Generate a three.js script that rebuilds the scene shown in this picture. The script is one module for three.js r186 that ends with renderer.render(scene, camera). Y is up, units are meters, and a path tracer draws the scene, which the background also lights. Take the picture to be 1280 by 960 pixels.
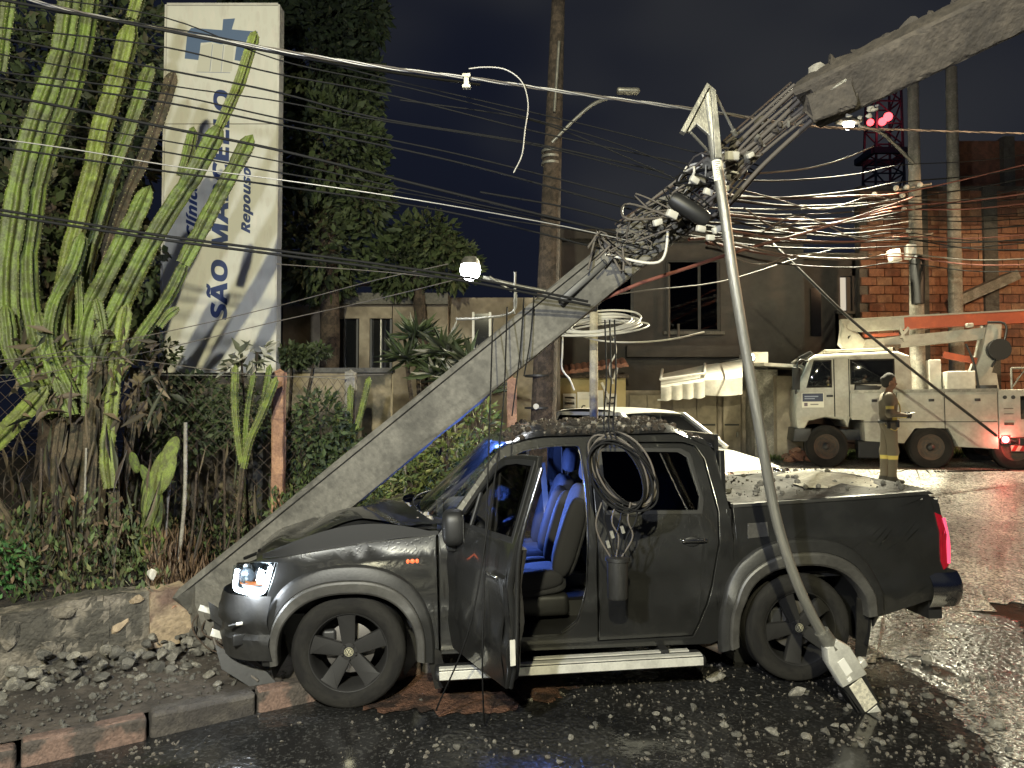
import * as THREE from 'three';
import { RoundedBoxGeometry } from 'three/addons/geometries/RoundedBoxGeometry.js';
import { mergeGeometries, mergeVertices, toCreasedNormals } from 'three/addons/utils/BufferGeometryUtils.js';
import { TessellateModifier } from 'three/addons/modifiers/TessellateModifier.js';
import { MarchingCubes } from 'three/addons/objects/MarchingCubes.js';

// ---------------------------------------------------------------- camera, sky, lamps, exposure
const scene = new THREE.Scene();
const EYE = 1.95, FOCAL = 961, PITCH = Math.atan(34 / 961);      // lens of 961 px over a 1280 x 960 frame
const camera = new THREE.PerspectiveCamera(2 * Math.atan(480 / FOCAL) * 180 / Math.PI, 4 / 3, 0.05, 400);
camera.position.set(0, EYE, 0);
camera.rotation.x = PITCH;
const renderer = new THREE.WebGLRenderer({ antialias: true });
renderer.toneMapping = THREE.LinearToneMapping;
renderer.toneMappingExposure = 1.0;
renderer.shadowMap.enabled = true;

// periodic value noise, used by the sky and all textures
function hash(i, j, s) { let h = (Math.imul(i, 374761393) + Math.imul(j, 668265263) + Math.imul(s, 974634533)) | 0; h = Math.imul(h ^ (h >>> 13), 1274126177); return ((h ^ (h >>> 16)) >>> 0) / 4294967296; }
function vnoise(u, v, f, s) {
  const x = u * f, y = v * f, i = Math.floor(x), j = Math.floor(y), a = x - i, b = y - j, p = a * a * (3 - 2 * a), q = b * b * (3 - 2 * b);
  const m = k => ((k % f) + f) % f, i0 = m(i), i1 = m(i + 1), j0 = m(j), j1 = m(j + 1);
  return (hash(i0, j0, s) * (1 - p) + hash(i1, j0, s) * p) * (1 - q) + (hash(i0, j1, s) * (1 - p) + hash(i1, j1, s) * p) * q;
}
function fbm(u, v, f, s, o = 4) { let r = 0, a = 0.5, t = 0; for (let k = 0; k < o; k++) { r += a * vnoise(u, v, f, s + k * 17); t += a; a *= 0.55; f *= 2; } return r / t; }
function rng(seed) { let a = seed >>> 0; return () => { a = (a + 0x6D2B79F5) | 0; let t = Math.imul(a ^ (a >>> 15), 1 | a); t = (t + Math.imul(t ^ (t >>> 7), 61 | t)) ^ t; return ((t ^ (t >>> 14)) >>> 0) / 4294967296; }; }

// night sky: dark navy air with faint warm-grey town-lit cloud
{
  const w = 512, h = 256, d = new Float32Array(w * h * 4);
  for (let j = 0; j < h; j++) for (let i = 0; i < w; i++) {
    const el = (j / (h - 1) - 0.5) * Math.PI, c = Math.cos(el), az = i / w * 2 * Math.PI;
    const n = fbm(i / w + 0.03 * Math.sin(el * 3), j / h, 6, 5, 5), k = THREE.MathUtils.smoothstep(n + 0.62 * Math.max(0, Math.sin(el)), 0.80, 0.98);
    const o = (j * w + i) * 4;
    const q = 0.45 + 0.8 * n; d[o] = 0.0078 * q + 0.016 * k; d[o + 1] = 0.0098 * q + 0.0155 * k; d[o + 2] = 0.0190 * q + 0.0105 * k; d[o + 3] = 1;
  }
  const t = new THREE.DataTexture(d, w, h, THREE.RGBAFormat, THREE.FloatType);
  t.mapping = THREE.EquirectangularReflectionMapping; t.magFilter = t.minFilter = THREE.LinearFilter; t.needsUpdate = true;
  scene.background = t; scene.environment = t;
}
// lamp(name, place, colour, candela, size): the light that a lit fitting gives off; the fitting itself is built with its post further down
function lampLight(x, y, z, color, cd, size, parent = scene) {
  const l = new THREE.PointLight(color, cd, 0, 2); l.position.set(x, y, z); l.castShadow = true; l.shadow.radius = size / 0.02; l.shadow.mapSize.set(2048, 2048); parent.add(l); return l;
}
const STREET = [-1.0, 7.0, 6.5];                                   // lit street lamp over the road by the photographer
{ // full cut-off luminaire: nothing above a line a little over the horizontal
  const l = new THREE.SpotLight(new THREE.Color(1.0, 0.94, 0.63), 640, 0, Math.PI / 2, 0.02, 2); l.position.set(...STREET); l.target.position.set(STREET[0], STREET[1] - 5, STREET[2] - 0.12); l.castShadow = true; l.shadow.radius = 6; scene.add(l, l.target);
}

// ---------------------------------------------------------------- helpers
const V = (x, y, z) => new THREE.Vector3(x, y, z);
const C = (r, g, b) => new THREE.Color().setRGB(r, g, b);
const D2R = Math.PI / 180;
// survey: the point seen at (px, py) of the photograph, standing at the distance d that its real size gives
function spot(px, py, d) {
  const a = (px - 640) / FOCAL, b = (480 - py) / FOCAL, y = b * Math.cos(PITCH) + Math.sin(PITCH), z = Math.cos(PITCH) - b * Math.sin(PITCH);
  return V(a / z * d, EYE + y / z * d, -d);
}
function rise(d) { return d < 6.5 ? 0.02 * (d - 5.06) : d < 13.5 ? 0.0288 + 0.105 * (d - 6.5) : 0.7638 + 0.03 * (d - 13.5); }
function roadY(x, z) { return 0.0155 * (x + 1.06) + rise(-z); }
function onRoad(px, py, off = 0) { for (let d = 1; d < 80; d += 0.004) { const p = spot(px, py, d); if (p.y <= roadY(p.x, p.z) + off) return p; } return spot(px, py, 40); }
const names = {};
function numbered(n) { const k = names[n] = (names[n] ?? -1) + 1; return k ? n + '_' + String(k).padStart(3, '0') : n; }
function tag(o, label, category, group, kind) { o.userData.label = label; if (category) o.userData.category = category; if (group) o.userData.group = group; if (kind) o.userData.kind = kind; return o; }
function thing(name, label, category, group, pos) { const o = new THREE.Group(); o.name = numbered(name); scene.add(o); if (pos) o.position.copy(pos); return tag(o, label, category, group); }
function part(name, geo, mat, parent) { const m = new THREE.Mesh(geo, mat); m.name = parent === scene ? numbered(name) : name; m.castShadow = m.receiveShadow = true; parent.add(m); return m; }
function structure(name, geo, mat) { const m = part(name, geo, mat, scene); m.userData.kind = 'structure'; return m; }
function flatG(g) { const r = g.index ? g.toNonIndexed() : g; for (const k of Object.keys(r.attributes)) if (!['position', 'normal', 'uv', 'color'].includes(k)) r.deleteAttribute(k); return r; }
function uvm(g0) {                                                   // uv in metres, per face along its main direction
  const g = flatG(g0), p = g.attributes.position, uv = new Float32Array(p.count * 2), a = V(), b = V(), c = V();
  for (let i = 0; i < p.count; i += 3) {
    a.fromBufferAttribute(p, i); b.fromBufferAttribute(p, i + 1); c.fromBufferAttribute(p, i + 2);
    const n = b.clone().sub(a).cross(c.clone().sub(a)), x = Math.abs(n.x), y = Math.abs(n.y), z = Math.abs(n.z);
    [a, b, c].forEach((v, k) => { const [s, t] = x >= y && x >= z ? [v.z, v.y] : y >= z ? [v.x, v.z] : [v.x, v.y]; uv[(i + k) * 2] = s; uv[(i + k) * 2 + 1] = t; });
  }
  g.setAttribute('uv', new THREE.BufferAttribute(uv, 2)); return g;
}
function mg(list) { const l = list.map(flatG); for (const g of l) { if (!g.attributes.uv) g.setAttribute('uv', new THREE.BufferAttribute(new Float32Array(g.attributes.position.count * 2), 2)); if (!g.attributes.normal) g.computeVertexNormals(); } return l.length > 1 ? mergeGeometries(l) : l[0]; }
function box(w, h, d, x = 0, y = 0, z = 0, bev = 0, rot) {
  const g = bev ? new RoundedBoxGeometry(w, h, d, 2, Math.min(bev, w / 2.01, h / 2.01, d / 2.01)) : new THREE.BoxGeometry(w, h, d);
  if (rot) g.applyMatrix4(new THREE.Matrix4().makeRotationFromEuler(new THREE.Euler(...rot)));
  return uvm(g.translate(x, y, z));
}
function rod(a, b, r1, r2 = r1, n = 10, open = false) {
  const d = b.clone().sub(a), g = new THREE.CylinderGeometry(r2, r1, d.length(), n, 1, open);
  g.applyQuaternion(new THREE.Quaternion().setFromUnitVectors(V(0, 1, 0), d.clone().normalize())).translate((a.x + b.x) / 2, (a.y + b.y) / 2, (a.z + b.z) / 2); return uvm(g);
}
function bar(a, b, w, t, side) {                                     // a square-section bar from a to b
  const d = b.clone().sub(a), L = d.length(), z = d.normalize(), x = (side || (Math.abs(z.y) > 0.95 ? V(1, 0, 0) : V(0, 1, 0))).clone().cross(z).normalize(), y = z.clone().cross(x);
  return uvm(new THREE.BoxGeometry(w, t, L).applyMatrix4(new THREE.Matrix4().makeBasis(x, y, z)).translate((a.x + b.x) / 2, (a.y + b.y) / 2, (a.z + b.z) / 2));
}
function tube(pts, r, seg = 24, n = 6, closed = false) { const c = new THREE.CatmullRomCurve3(pts, closed, 'centripetal'); return flatG(new THREE.TubeGeometry(c, seg, r, n, closed)); }
function surf(nu, nv, fn, metres = true) {                            // grid surface fn(u, v) -> Vector3
  const pos = [], uv = [], idx = [];
  for (let j = 0; j <= nv; j++) for (let i = 0; i <= nu; i++) { const p = fn(i / nu, j / nv); pos.push(p.x, p.y, p.z); uv.push(metres ? p.x : i / nu, metres ? p.z : j / nv); }
  for (let j = 0; j < nv; j++) for (let i = 0; i < nu; i++) { const a = j * (nu + 1) + i, b = a + 1, c = a + nu + 1, d = c + 1; idx.push(a, b, d, a, d, c); }
  const g = new THREE.BufferGeometry(); g.setAttribute('position', new THREE.Float32BufferAttribute(pos, 3)); g.setAttribute('uv', new THREE.Float32BufferAttribute(uv, 2)); g.setIndex(idx); g.computeVertexNormals(); return g;
}
function poly(pts, depth, bev = 0, hole, curve = 6) {                        // extruded outline, front face at z = 0, going back
  const s = new THREE.Shape(pts.map(p => new THREE.Vector2(p[0], p[1]))); for (const h of hole || []) s.holes.push(new THREE.Path(h.map(p => new THREE.Vector2(p[0], p[1]))));
  const g = new THREE.ExtrudeGeometry(s, { depth: depth - 2 * bev, bevelEnabled: bev > 0, bevelSize: bev, bevelThickness: bev, bevelOffset: -bev, bevelSegments: 2, curveSegments: curve });
  g.translate(0, 0, -depth + bev); return flatG(g);
}
function smooth(g, deg = 35) { const q = flatG(g).clone(); q.deleteAttribute('normal'); return toCreasedNormals(q, deg * D2R); }
function lathe(pts, n = 32) { return flatG(new THREE.LatheGeometry(pts.map(p => new THREE.Vector2(p[0], p[1])), n)); }
function moved(g, x, y, z, rx = 0, ry = 0, rz = 0, s = 1) { return g.clone().applyMatrix4(new THREE.Matrix4().compose(V(x, y, z), new THREE.Quaternion().setFromEuler(new THREE.Euler(rx, ry, rz)), V(s, s, s))); }
function rock(seed, w, h, d, detail = 1) {                              // an angular broken lump, base near y = 0
  const R = rng(seed), g = new THREE.IcosahedronGeometry(1, detail), p = g.attributes.position, v = V(), cuts = [];
  for (let k = 0; k < 12; k++) cuts.push([V(R() * 2 - 1, R() * 2 - 1, R() * 2 - 1).normalize(), 0.38 + R() * 0.42]);
  for (let i = 0; i < p.count; i++) { v.fromBufferAttribute(p, i); for (const [n, c] of cuts) { const t = v.dot(n); if (t > c) v.addScaledVector(n, c - t); } p.setXYZ(i, v.x * w / 2, v.y * h / 2 + h * 0.3, v.z * d / 2); }
  const q = flatG(g); q.computeVertexNormals(); return uvm(q);
}

// ---------------------------------------------------------------- textures and materials
function texture(size, fn, srgb, metres = 1) {
  const d = new Uint8Array(size * size * 4);
  for (let j = 0; j < size; j++) for (let i = 0; i < size; i++) { const c = fn(i / size, j / size), o = (j * size + i) * 4; d[o] = c[0]; d[o + 1] = c[1] ?? c[0]; d[o + 2] = c[2] ?? c[0]; d[o + 3] = 255; }
  const t = new THREE.DataTexture(d, size, size); t.wrapS = t.wrapT = THREE.RepeatWrapping; t.magFilter = THREE.LinearFilter; t.minFilter = THREE.LinearMipmapLinearFilter; t.generateMipmaps = true;
  t.repeat.set(1 / metres, 1 / metres); if (srgb) t.colorSpace = THREE.SRGBColorSpace; t.needsUpdate = true; return t;
}
const s8 = c => 255 * Math.pow(Math.min(1, Math.max(0, c)), 1 / 2.2);
const mix = (a, b, t) => a + (b - a) * t, mix3 = (a, b, t) => [mix(a[0], b[0], t), mix(a[1], b[1], t), mix(a[2], b[2], t)];
const sstep = THREE.MathUtils.smoothstep;
const bumps = {};
// a mottled surface: base and stain colours (linear), coarse and fine grain, bump
function mottled(seed, A, B, o = {}) {
  const f = o.freq || 4, m = o.metres || 1.5, size = o.size || 256, amt = o.fine ?? 0.25;
  const map = texture(size, (u, v) => { const k = sstep(fbm(u, v, f, seed, 5), 0.5 - (o.soft ?? 0.18), 0.5 + (o.soft ?? 0.18)), g = 1 + amt * (fbm(u, v, f * 8, seed + 90, 3) - 0.5) * 2, c = mix3(A, B, k); return c.map(x => s8(x * g)); }, true, m);
  const key = f <= 4 ? 4 : f <= 6 ? 6 : 9; bumps[key] ??= texture(512, (u, v) => [255 * (0.5 * fbm(u, v, key * 2, key + 7, 4) + 0.5 * fbm(u, v, key * 10, key + 31, 3))], false, 1);
  const bump = bumps[key].clone(); bump.repeat.set(1 / m, 1 / m); bump.offset.set(hash(seed, 1, 1), hash(seed, 2, 1)); bump.needsUpdate = true;
  return new THREE.MeshPhysicalMaterial({ map, bumpMap: bump, bumpScale: o.bump ?? 0.01, roughness: o.rough ?? 0.85, metalness: 0, side: THREE.DoubleSide, ...(o.extra || {}) });
}
const plain = (r, g, b, rough = 0.6, metal = 0, extra = {}) => new THREE.MeshPhysicalMaterial({ color: C(r, g, b), roughness: rough, metalness: metal, side: THREE.DoubleSide, ...extra });
const glow = (r, g, b, k) => new THREE.MeshStandardMaterial({ color: 0x000000, emissive: C(r, g, b), emissiveIntensity: k, roughness: 0.4 });
const glass = (r, g, b, rough = 0.03) => new THREE.MeshPhysicalMaterial({ color: C(r, g, b), transmission: 1, thickness: 0, roughness: rough, ior: 1.5, side: THREE.DoubleSide });

const M = {};
M.asphalt = (() => {
  const map = texture(1024, (u, v) => { const a = fbm(u, v, 5, 11, 5), g = fbm(u, v, 160, 12, 2), k = g > 0.66 ? 0.032 : 0.009; const w = sstep(a, 0.35, 0.7); return [s8(k * mix(0.7, 1.35, w)), s8(k * mix(0.7, 1.3, w)), s8(k * mix(0.7, 1.2, w))]; }, true, 2.4);
  const rough = texture(1024, (u, v) => { const a = sstep(fbm(u, v, 4, 21, 5), 0.42, 0.58), g = fbm(u, v, 120, 12, 2); return [0, 255 * mix(0.12, 0.30 + 0.3 * g, a), 0]; }, false, 3.1);
  const bump = texture(1024, (u, v) => { const a = sstep(fbm(u, v, 4, 21, 5), 0.40, 0.60); return [255 * (0.25 + 0.5 * a * fbm(u, v, 110, 12, 2) + 0.25 * fbm(u, v, 9, 4, 3))]; }, false, 3.1);
  return new THREE.MeshPhysicalMaterial({ map, roughnessMap: rough, roughness: 1, bumpMap: bump, bumpScale: 0.022, metalness: 0, side: THREE.DoubleSide });
})();
M.concrete = mottled(31, [0.125, 0.118, 0.10], [0.075, 0.071, 0.06], { freq: 5, metres: 1.1, bump: 0.008, fine: 0.35, size: 512 });
M.gritRoad = (() => { const map = texture(1024, (u, v) => { const a = fbm(u, v, 5, 111, 5), g = fbm(u, v, 110, 112, 2), k = g > 0.58 ? 0.40 : g > 0.45 ? 0.22 : 0.08, w = mix(0.6, 1.25, sstep(a, 0.35, 0.65)); return [s8(k * w), s8(k * w * 0.97), s8(k * w * 0.86)]; }, true, 2.2), bump = texture(1024, (u, v) => [255 * fbm(u, v, 110, 112, 2)], false, 2.2), rough = texture(512, (u, v) => [0, 255 * mix(0.16, 0.5, fbm(u, v, 60, 113, 3)), 0], false, 2.2); return new THREE.MeshPhysicalMaterial({ map, bumpMap: bump, bumpScale: 0.03, roughness: 1, roughnessMap: rough, side: THREE.DoubleSide }); })();
M.redMud = mottled(115, [0.12, 0.062, 0.040], [0.030, 0.020, 0.016], { freq: 7, metres: 0.8, bump: 0.02, fine: 0.6, rough: 0.4 });
M.concreteBrown = mottled(32, [0.075, 0.062, 0.048], [0.042, 0.035, 0.028], { freq: 5, metres: 0.9, bump: 0.012, fine: 0.4, size: 512 });
M.concreteLight = mottled(33, [0.34, 0.32, 0.27], [0.22, 0.205, 0.17], { freq: 5, metres: 0.7, bump: 0.012, fine: 0.35 });
M.sidewalk = mottled(35, [0.075, 0.062, 0.05], [0.035, 0.029, 0.024], { freq: 4, metres: 1.4, bump: 0.015, fine: 0.5, size: 512, rough: 0.7 });
M.soil = mottled(37, [0.045, 0.031, 0.020], [0.018, 0.014, 0.010], { freq: 6, metres: 1.3, bump: 0.05, fine: 0.6, size: 512, rough: 0.95 });
M.kerbRed = mottled(39, [0.135, 0.085, 0.064], [0.05, 0.040, 0.032], { freq: 5, metres: 0.7, bump: 0.012, fine: 0.5, soft: 0.09 });
M.kerbGrey = mottled(40, [0.06, 0.052, 0.043], [0.035, 0.03, 0.026], { freq: 6, metres: 0.6, bump: 0.01, fine: 0.4 });
M.wallPlaster = mottled(41, [0.30, 0.23, 0.15], [0.12, 0.075, 0.055], { freq: 5, metres: 1.3, bump: 0.02, fine: 0.4, size: 512, soft: 0.1 });
M.wallDirty = mottled(43, [0.16, 0.14, 0.11], [0.05, 0.045, 0.035], { freq: 5, metres: 1.0, bump: 0.025, fine: 0.5, size: 512, soft: 0.1 });
M.stone = mottled(45, [0.30, 0.27, 0.22], [0.16, 0.14, 0.115], { freq: 6, metres: 0.5, bump: 0.01, fine: 0.35 });
M.brickRaw = mottled(47, [0.40, 0.19, 0.105], [0.26, 0.125, 0.075], { freq: 6, metres: 0.6, bump: 0.008, fine: 0.3 });
M.brickPale = mottled(48, [0.42, 0.24, 0.14], [0.28, 0.155, 0.095], { freq: 6, metres: 0.6, bump: 0.008, fine: 0.3 });
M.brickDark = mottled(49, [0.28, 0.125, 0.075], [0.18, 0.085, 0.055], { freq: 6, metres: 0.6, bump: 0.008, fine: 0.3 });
M.mortar = mottled(50, [0.17, 0.15, 0.12], [0.11, 0.10, 0.08], { freq: 6, metres: 1, bump: 0.01 });
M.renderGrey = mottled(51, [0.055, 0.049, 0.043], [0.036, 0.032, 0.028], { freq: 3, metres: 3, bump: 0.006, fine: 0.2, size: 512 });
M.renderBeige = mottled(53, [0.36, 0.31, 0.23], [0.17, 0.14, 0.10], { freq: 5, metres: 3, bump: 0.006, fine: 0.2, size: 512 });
M.renderYellow = mottled(55, [0.48, 0.40, 0.20], [0.38, 0.31, 0.15], { freq: 3, metres: 3, bump: 0.004, fine: 0.15 });
M.cactus = mottled(57, [0.13, 0.185, 0.028], [0.075, 0.09, 0.026], { freq: 6, metres: 0.5, bump: 0.008, fine: 0.45, rough: 0.55 });
M.cactusPale = mottled(58, [0.175, 0.225, 0.038], [0.11, 0.125, 0.034], { freq: 6, metres: 0.5, bump: 0.008, fine: 0.45, rough: 0.55 });
M.cactusOldAndShade = mottled(59, [0.10, 0.075, 0.045], [0.04, 0.036, 0.02], { freq: 7, metres: 0.5, bump: 0.012, fine: 0.5, rough: 0.9 });
M.spine = plain(0.30, 0.29, 0.14, 0.8);
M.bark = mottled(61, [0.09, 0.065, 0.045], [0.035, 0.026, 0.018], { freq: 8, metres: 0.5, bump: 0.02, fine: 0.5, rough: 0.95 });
const leafM = (r, g, b) => new THREE.MeshPhysicalMaterial({ color: C(r, g, b), roughness: 0.75, transmission: 0.25, thickness: 0, side: THREE.DoubleSide });
M.leafDark = leafM(0.030, 0.048, 0.018); M.leafMid = leafM(0.065, 0.10, 0.026); M.leafLime = leafM(0.17, 0.21, 0.05); M.leafDry = leafM(0.15, 0.105, 0.055); M.leafBlack = leafM(0.02, 0.027, 0.014); M.leafGreen = leafM(0.05, 0.14, 0.03);
M.galv = mottled(63, [0.30, 0.29, 0.25], [0.20, 0.195, 0.17], { freq: 6, metres: 0.5, bump: 0.002, fine: 0.2, rough: 0.42, extra: { metalness: 0.55 } });
M.steelDark = plain(0.05, 0.05, 0.05, 0.5, 0.6);
M.rust = mottled(64, [0.11, 0.07, 0.045], [0.06, 0.05, 0.042], { freq: 8, metres: 0.4, bump: 0.004, rough: 0.75, extra: { metalness: 0.3 } });
M.cable = plain(0.010, 0.010, 0.010, 0.7, 0, { specularIntensity: 0.3 }); M.cableGrey = plain(0.10, 0.088, 0.075, 0.6, 0, { specularIntensity: 0.5 }); M.cableWhite = plain(0.55, 0.53, 0.47, 0.5); M.cableAlu = plain(0.30, 0.29, 0.27, 0.45, 0.5); M.cableRed = plain(0.16, 0.06, 0.045, 0.6, 0, { specularIntensity: 0.4 });
M.black = plain(0.012, 0.012, 0.012, 0.5); M.rubber = mottled(65, [0.008, 0.0075, 0.007], [0.015, 0.014, 0.012], { freq: 6, metres: 0.6, bump: 0.002, rough: 0.85, extra: { specularIntensity: 0.35 } });
M.plasticLip = mottled(67, [0.060, 0.058, 0.052], [0.042, 0.040, 0.036], { freq: 5, metres: 0.7, bump: 0.001, rough: 0.45 });  // paler copy of the dark plastic, highlight on flare lips put into colour
M.plasticDark = mottled(66, [0.011, 0.011, 0.0105], [0.018, 0.0175, 0.016], { freq: 5, metres: 0.7, bump: 0.001, rough: 0.5 });
M.paint = (() => {                                                   // wet, dusty dark grey metallic paint with rain drops
  const map = texture(512, (u, v) => { const k = fbm(u, v, 5, 71, 5), d = fbm(u, v, 90, 72, 2), c = 0.021 + 0.004 * sstep(k, 0.4, 0.7) ; return [s8(c), s8(c * 1.01), s8(c * 0.98)]; }, true, 1.2);
  const rough = texture(512, (u, v) => [0, 255 * (0.30 + 0.08 * sstep(fbm(u, v, 5, 71, 5), 0.35, 0.7)), 0], false, 1.2);
  const bump = texture(512, (u, v) => [255 * sstep(fbm(u, v, 90, 72, 2), 0.62, 0.8)], false, 1.2);
  return new THREE.MeshPhysicalMaterial({ map, roughness: 1, roughnessMap: rough, metalness: 0.5, clearcoat: 1, clearcoatRoughness: 0.08, bumpMap: bump, bumpScale: 0.0004, side: THREE.DoubleSide });
})();
M.lorryWhite = mottled(72, [0.40, 0.385, 0.33], [0.31, 0.295, 0.25], { freq: 5, metres: 1.8, bump: 0.002, fine: 0.14, rough: 0.5, size: 512 });
M.white = mottled(73, [0.74, 0.73, 0.68], [0.62, 0.61, 0.56], { freq: 4, metres: 1.5, bump: 0.001, fine: 0.06, rough: 0.4, extra: { clearcoat: 0.3 } });
M.whiteDull = mottled(74, [0.60, 0.58, 0.51], [0.47, 0.45, 0.39], { freq: 4, metres: 1.6, bump: 0.003, fine: 0.12, rough: 0.7 });
M.orange = mottled(75, [0.48, 0.10, 0.035], [0.36, 0.075, 0.03], { freq: 4, metres: 1, bump: 0.001, fine: 0.1, rough: 0.45 });
M.chrome = plain(0.75, 0.75, 0.75, 0.14, 1); M.alu = mottled(76, [0.62, 0.61, 0.55], [0.50, 0.49, 0.44], { freq: 6, metres: 0.5, bump: 0.001, fine: 0.12, rough: 0.42, extra: { metalness: 0.35 } });
M.glassDark = glass(0.10, 0.11, 0.12); M.glassClear = glass(0.75, 0.8, 0.82); M.tint = plain(0.008, 0.009, 0.010, 0.06, 0, { clearcoat: 1, clearcoatRoughness: 0.03 });
M.seat = mottled(77, [0.028, 0.028, 0.032], [0.020, 0.020, 0.023], { freq: 8, metres: 0.3, bump: 0.003, rough: 0.9 });
M.seatEdge = plain(0.022, 0.022, 0.025, 0.75, 0, { specularIntensity: 0.5 });

// ---------------------------------------------------------------- the setting: road, kerb, pavement, garden soil, retaining wall
const K0 = V(-2.82, 0, -4.30), KD = V(0.842, 0, -0.54), KN = V(-0.54, 0, -0.842);          // kerb line: start, direction, away from the road
const kp = (t, w, y = 0) => { const p = K0.clone().addScaledVector(KD, t).addScaledVector(KN, w); p.y = roadY(p.x, p.z) + y; return p; };
{
  const xs = [], zs = [];
  for (let k = 0; k <= 90; k++) { const a = k / 90 * 2 - 1; xs.push(2 + (Math.abs(a) ** 1.9) * Math.sign(a) * 70); }
  for (let k = 0; k <= 90; k++) zs.push(14 - (k / 90) ** 1.0 * 40); for (let k = 1; k < 12; k++) zs.push(-26 - k * 10);
  structure('road', surf(90, zs.length - 1, (u, v) => { const x = xs[Math.round(u * 90)], z = zs[Math.round(v * (zs.length - 1))]; return V(x, roadY(x, Math.max(z, -40)), z); }), M.asphalt);
  structure('pavement', surf(70, 14, (u, v) => { const t = -5 + u * 9.4, w = 0.11 + v * 1.45, p = kp(t, w, 0.122); p.y += 0.035 * (fbm(u, v, 9, 3, 3) - 0.5) * Math.min(1, v * 6) + 0.02 * v; return p; }), M.sidewalk);
  const kerb = new THREE.Group(); kerb.name = 'kerb'; kerb.userData = { kind: 'structure', label: 'low concrete kerb with faded red paint along the pavement' }; scene.add(kerb);
  const runs = [[-2.9, -2.12, 'r'], [-2.10, -1.35, 'g'], [-1.33, -0.62, 'r'], [-0.60, 0.08, 'r'], [0.10, 0.74, 'r'], [0.76, 1.38, 'g'], [1.40, 1.94, 'r'], [1.96, 2.58, 'r'], [2.60, 3.2, 'g'], [3.22, 3.8, 'r'], [3.82, 4.4, 'g']];
  for (let k = 0; k < runs.length; k++) {
    const [ta, tb, tone] = runs[k], tt = (ta + tb) / 2, g = new RoundedBoxGeometry(tb - ta, 0.26, 0.13, 4, 0.03), p = g.attributes.position;
    for (let i = 0; i < p.count; i++) { const n = fbm(p.getX(i) * 0.7 + 0.5 + k * 0.13, p.getY(i) + p.getZ(i) + 0.5, 8, k, 3) - 0.5; p.setY(i, p.getY(i) + n * 0.05); p.setZ(i, p.getZ(i) + n * 0.05); }
    g.computeVertexNormals();
    const m = part('kerb_stone', uvm(g), tone === 'r' ? M.kerbRed : M.kerbGrey, kerb), c = kp(tt, 0.065, 0.005 + (k % 3) * 0.004);
    m.position.copy(c); m.rotation.y = Math.atan2(-KD.z, KD.x) + (k % 2 ? 0.012 : -0.01);
  }
}
// grit-strewn paler surface further up the road, and red mud washed out under the pickup
{
  const patch = (name, outline, mat, lift, hump = 0) => { const s = new THREE.Shape(outline.map(([x, z]) => new THREE.Vector2(x, z))); let g = flatG(new THREE.ShapeGeometry(s)); g = flatG(new TessellateModifier(0.4, 7).modify(g)); const p = g.attributes.position; for (let i = 0; i < p.count; i++) { const x = p.getX(i), z = p.getY(i); p.setXYZ(i, x, roadY(x, z) + lift + hump * fbm(x * 0.21 + 3, z * 0.21 + 3, 12, 6, 3), z); } g.computeVertexNormals(); structure(name, uvm(g), mat); };
  const rough = (pts, amp, seed, n = 9) => { const o = []; pts.forEach((a, i) => { const b = pts[(i + 1) % pts.length]; for (let k = 0; k < n; k++) { const t = k / n, q = (fbm((i + t) * 0.13, 0.4, 40, seed, 4) - 0.5) * amp, dx = b[0] - a[0], dz = b[1] - a[1], l = Math.hypot(dx, dz) || 1; o.push([mix(a[0], b[0], t) - dz / l * q, mix(a[1], b[1], t) + dx / l * q]); } }); return o; };
  patch('gritty_road_surface', rough([[1.6, -6.6], [2.3, -5.75], [2.9, -5.82], [3.5, -6.35], [4.2, -7.0], [5.2, -7.2], [8.0, -6.9], [13, -8], [14, -17], [3, -17], [0.6, -10]], 0.7, 44), M.gritRoad, 0.006);
  patch('grit_drift', rough([[2.86, -5.1], [3.1, -5.5], [3.6, -5.2], [3.9, -4.4], [3.2, -4.1], [2.75, -4.3]], 0.35, 45), M.gritRoad, 0.005);
  patch('red_mud', rough([[-0.95, -5.12], [-0.4, -4.98], [0.15, -5.10], [0.42, -5.35], [0.3, -5.9], [-0.6, -6.0], [-0.9, -5.6]], 0.32, 46, 22), M.redMud, 0.005, 0.006);
}
// garden soil, held up by the low wall
const wallX = d => -3.48 + (d - 5.29) / 0.605 * 0.796;
const soilEdge = d => d < 6.05 ? wallX(d) - 0.08 : d < 7.5 ? -2.5 + sstep(d, 6.9, 7.5) * 1.45 : -1.05 + (d - 7.5) * 0.34;
function soilY(x, d) { const e = soilEdge(d), k = d < 6.05 ? 1 : sstep(e - x, 0, 0.5); return mix(roadY(x, -d) + 0.1, 0.52 + 0.035 * (d - 5.3) + 0.12 * (fbm(x * 0.21 + 9, d * 0.2, 8, 77, 3) - 0.5), k); }
structure('garden_soil_ground', surf(90, 70, (u, v) => { const d = 3.2 + v * 14, e = soilEdge(d), x = -16 + (e + 16) * (u ** 0.6); return V(x, soilY(x, d), -d); }), M.soil);

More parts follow.
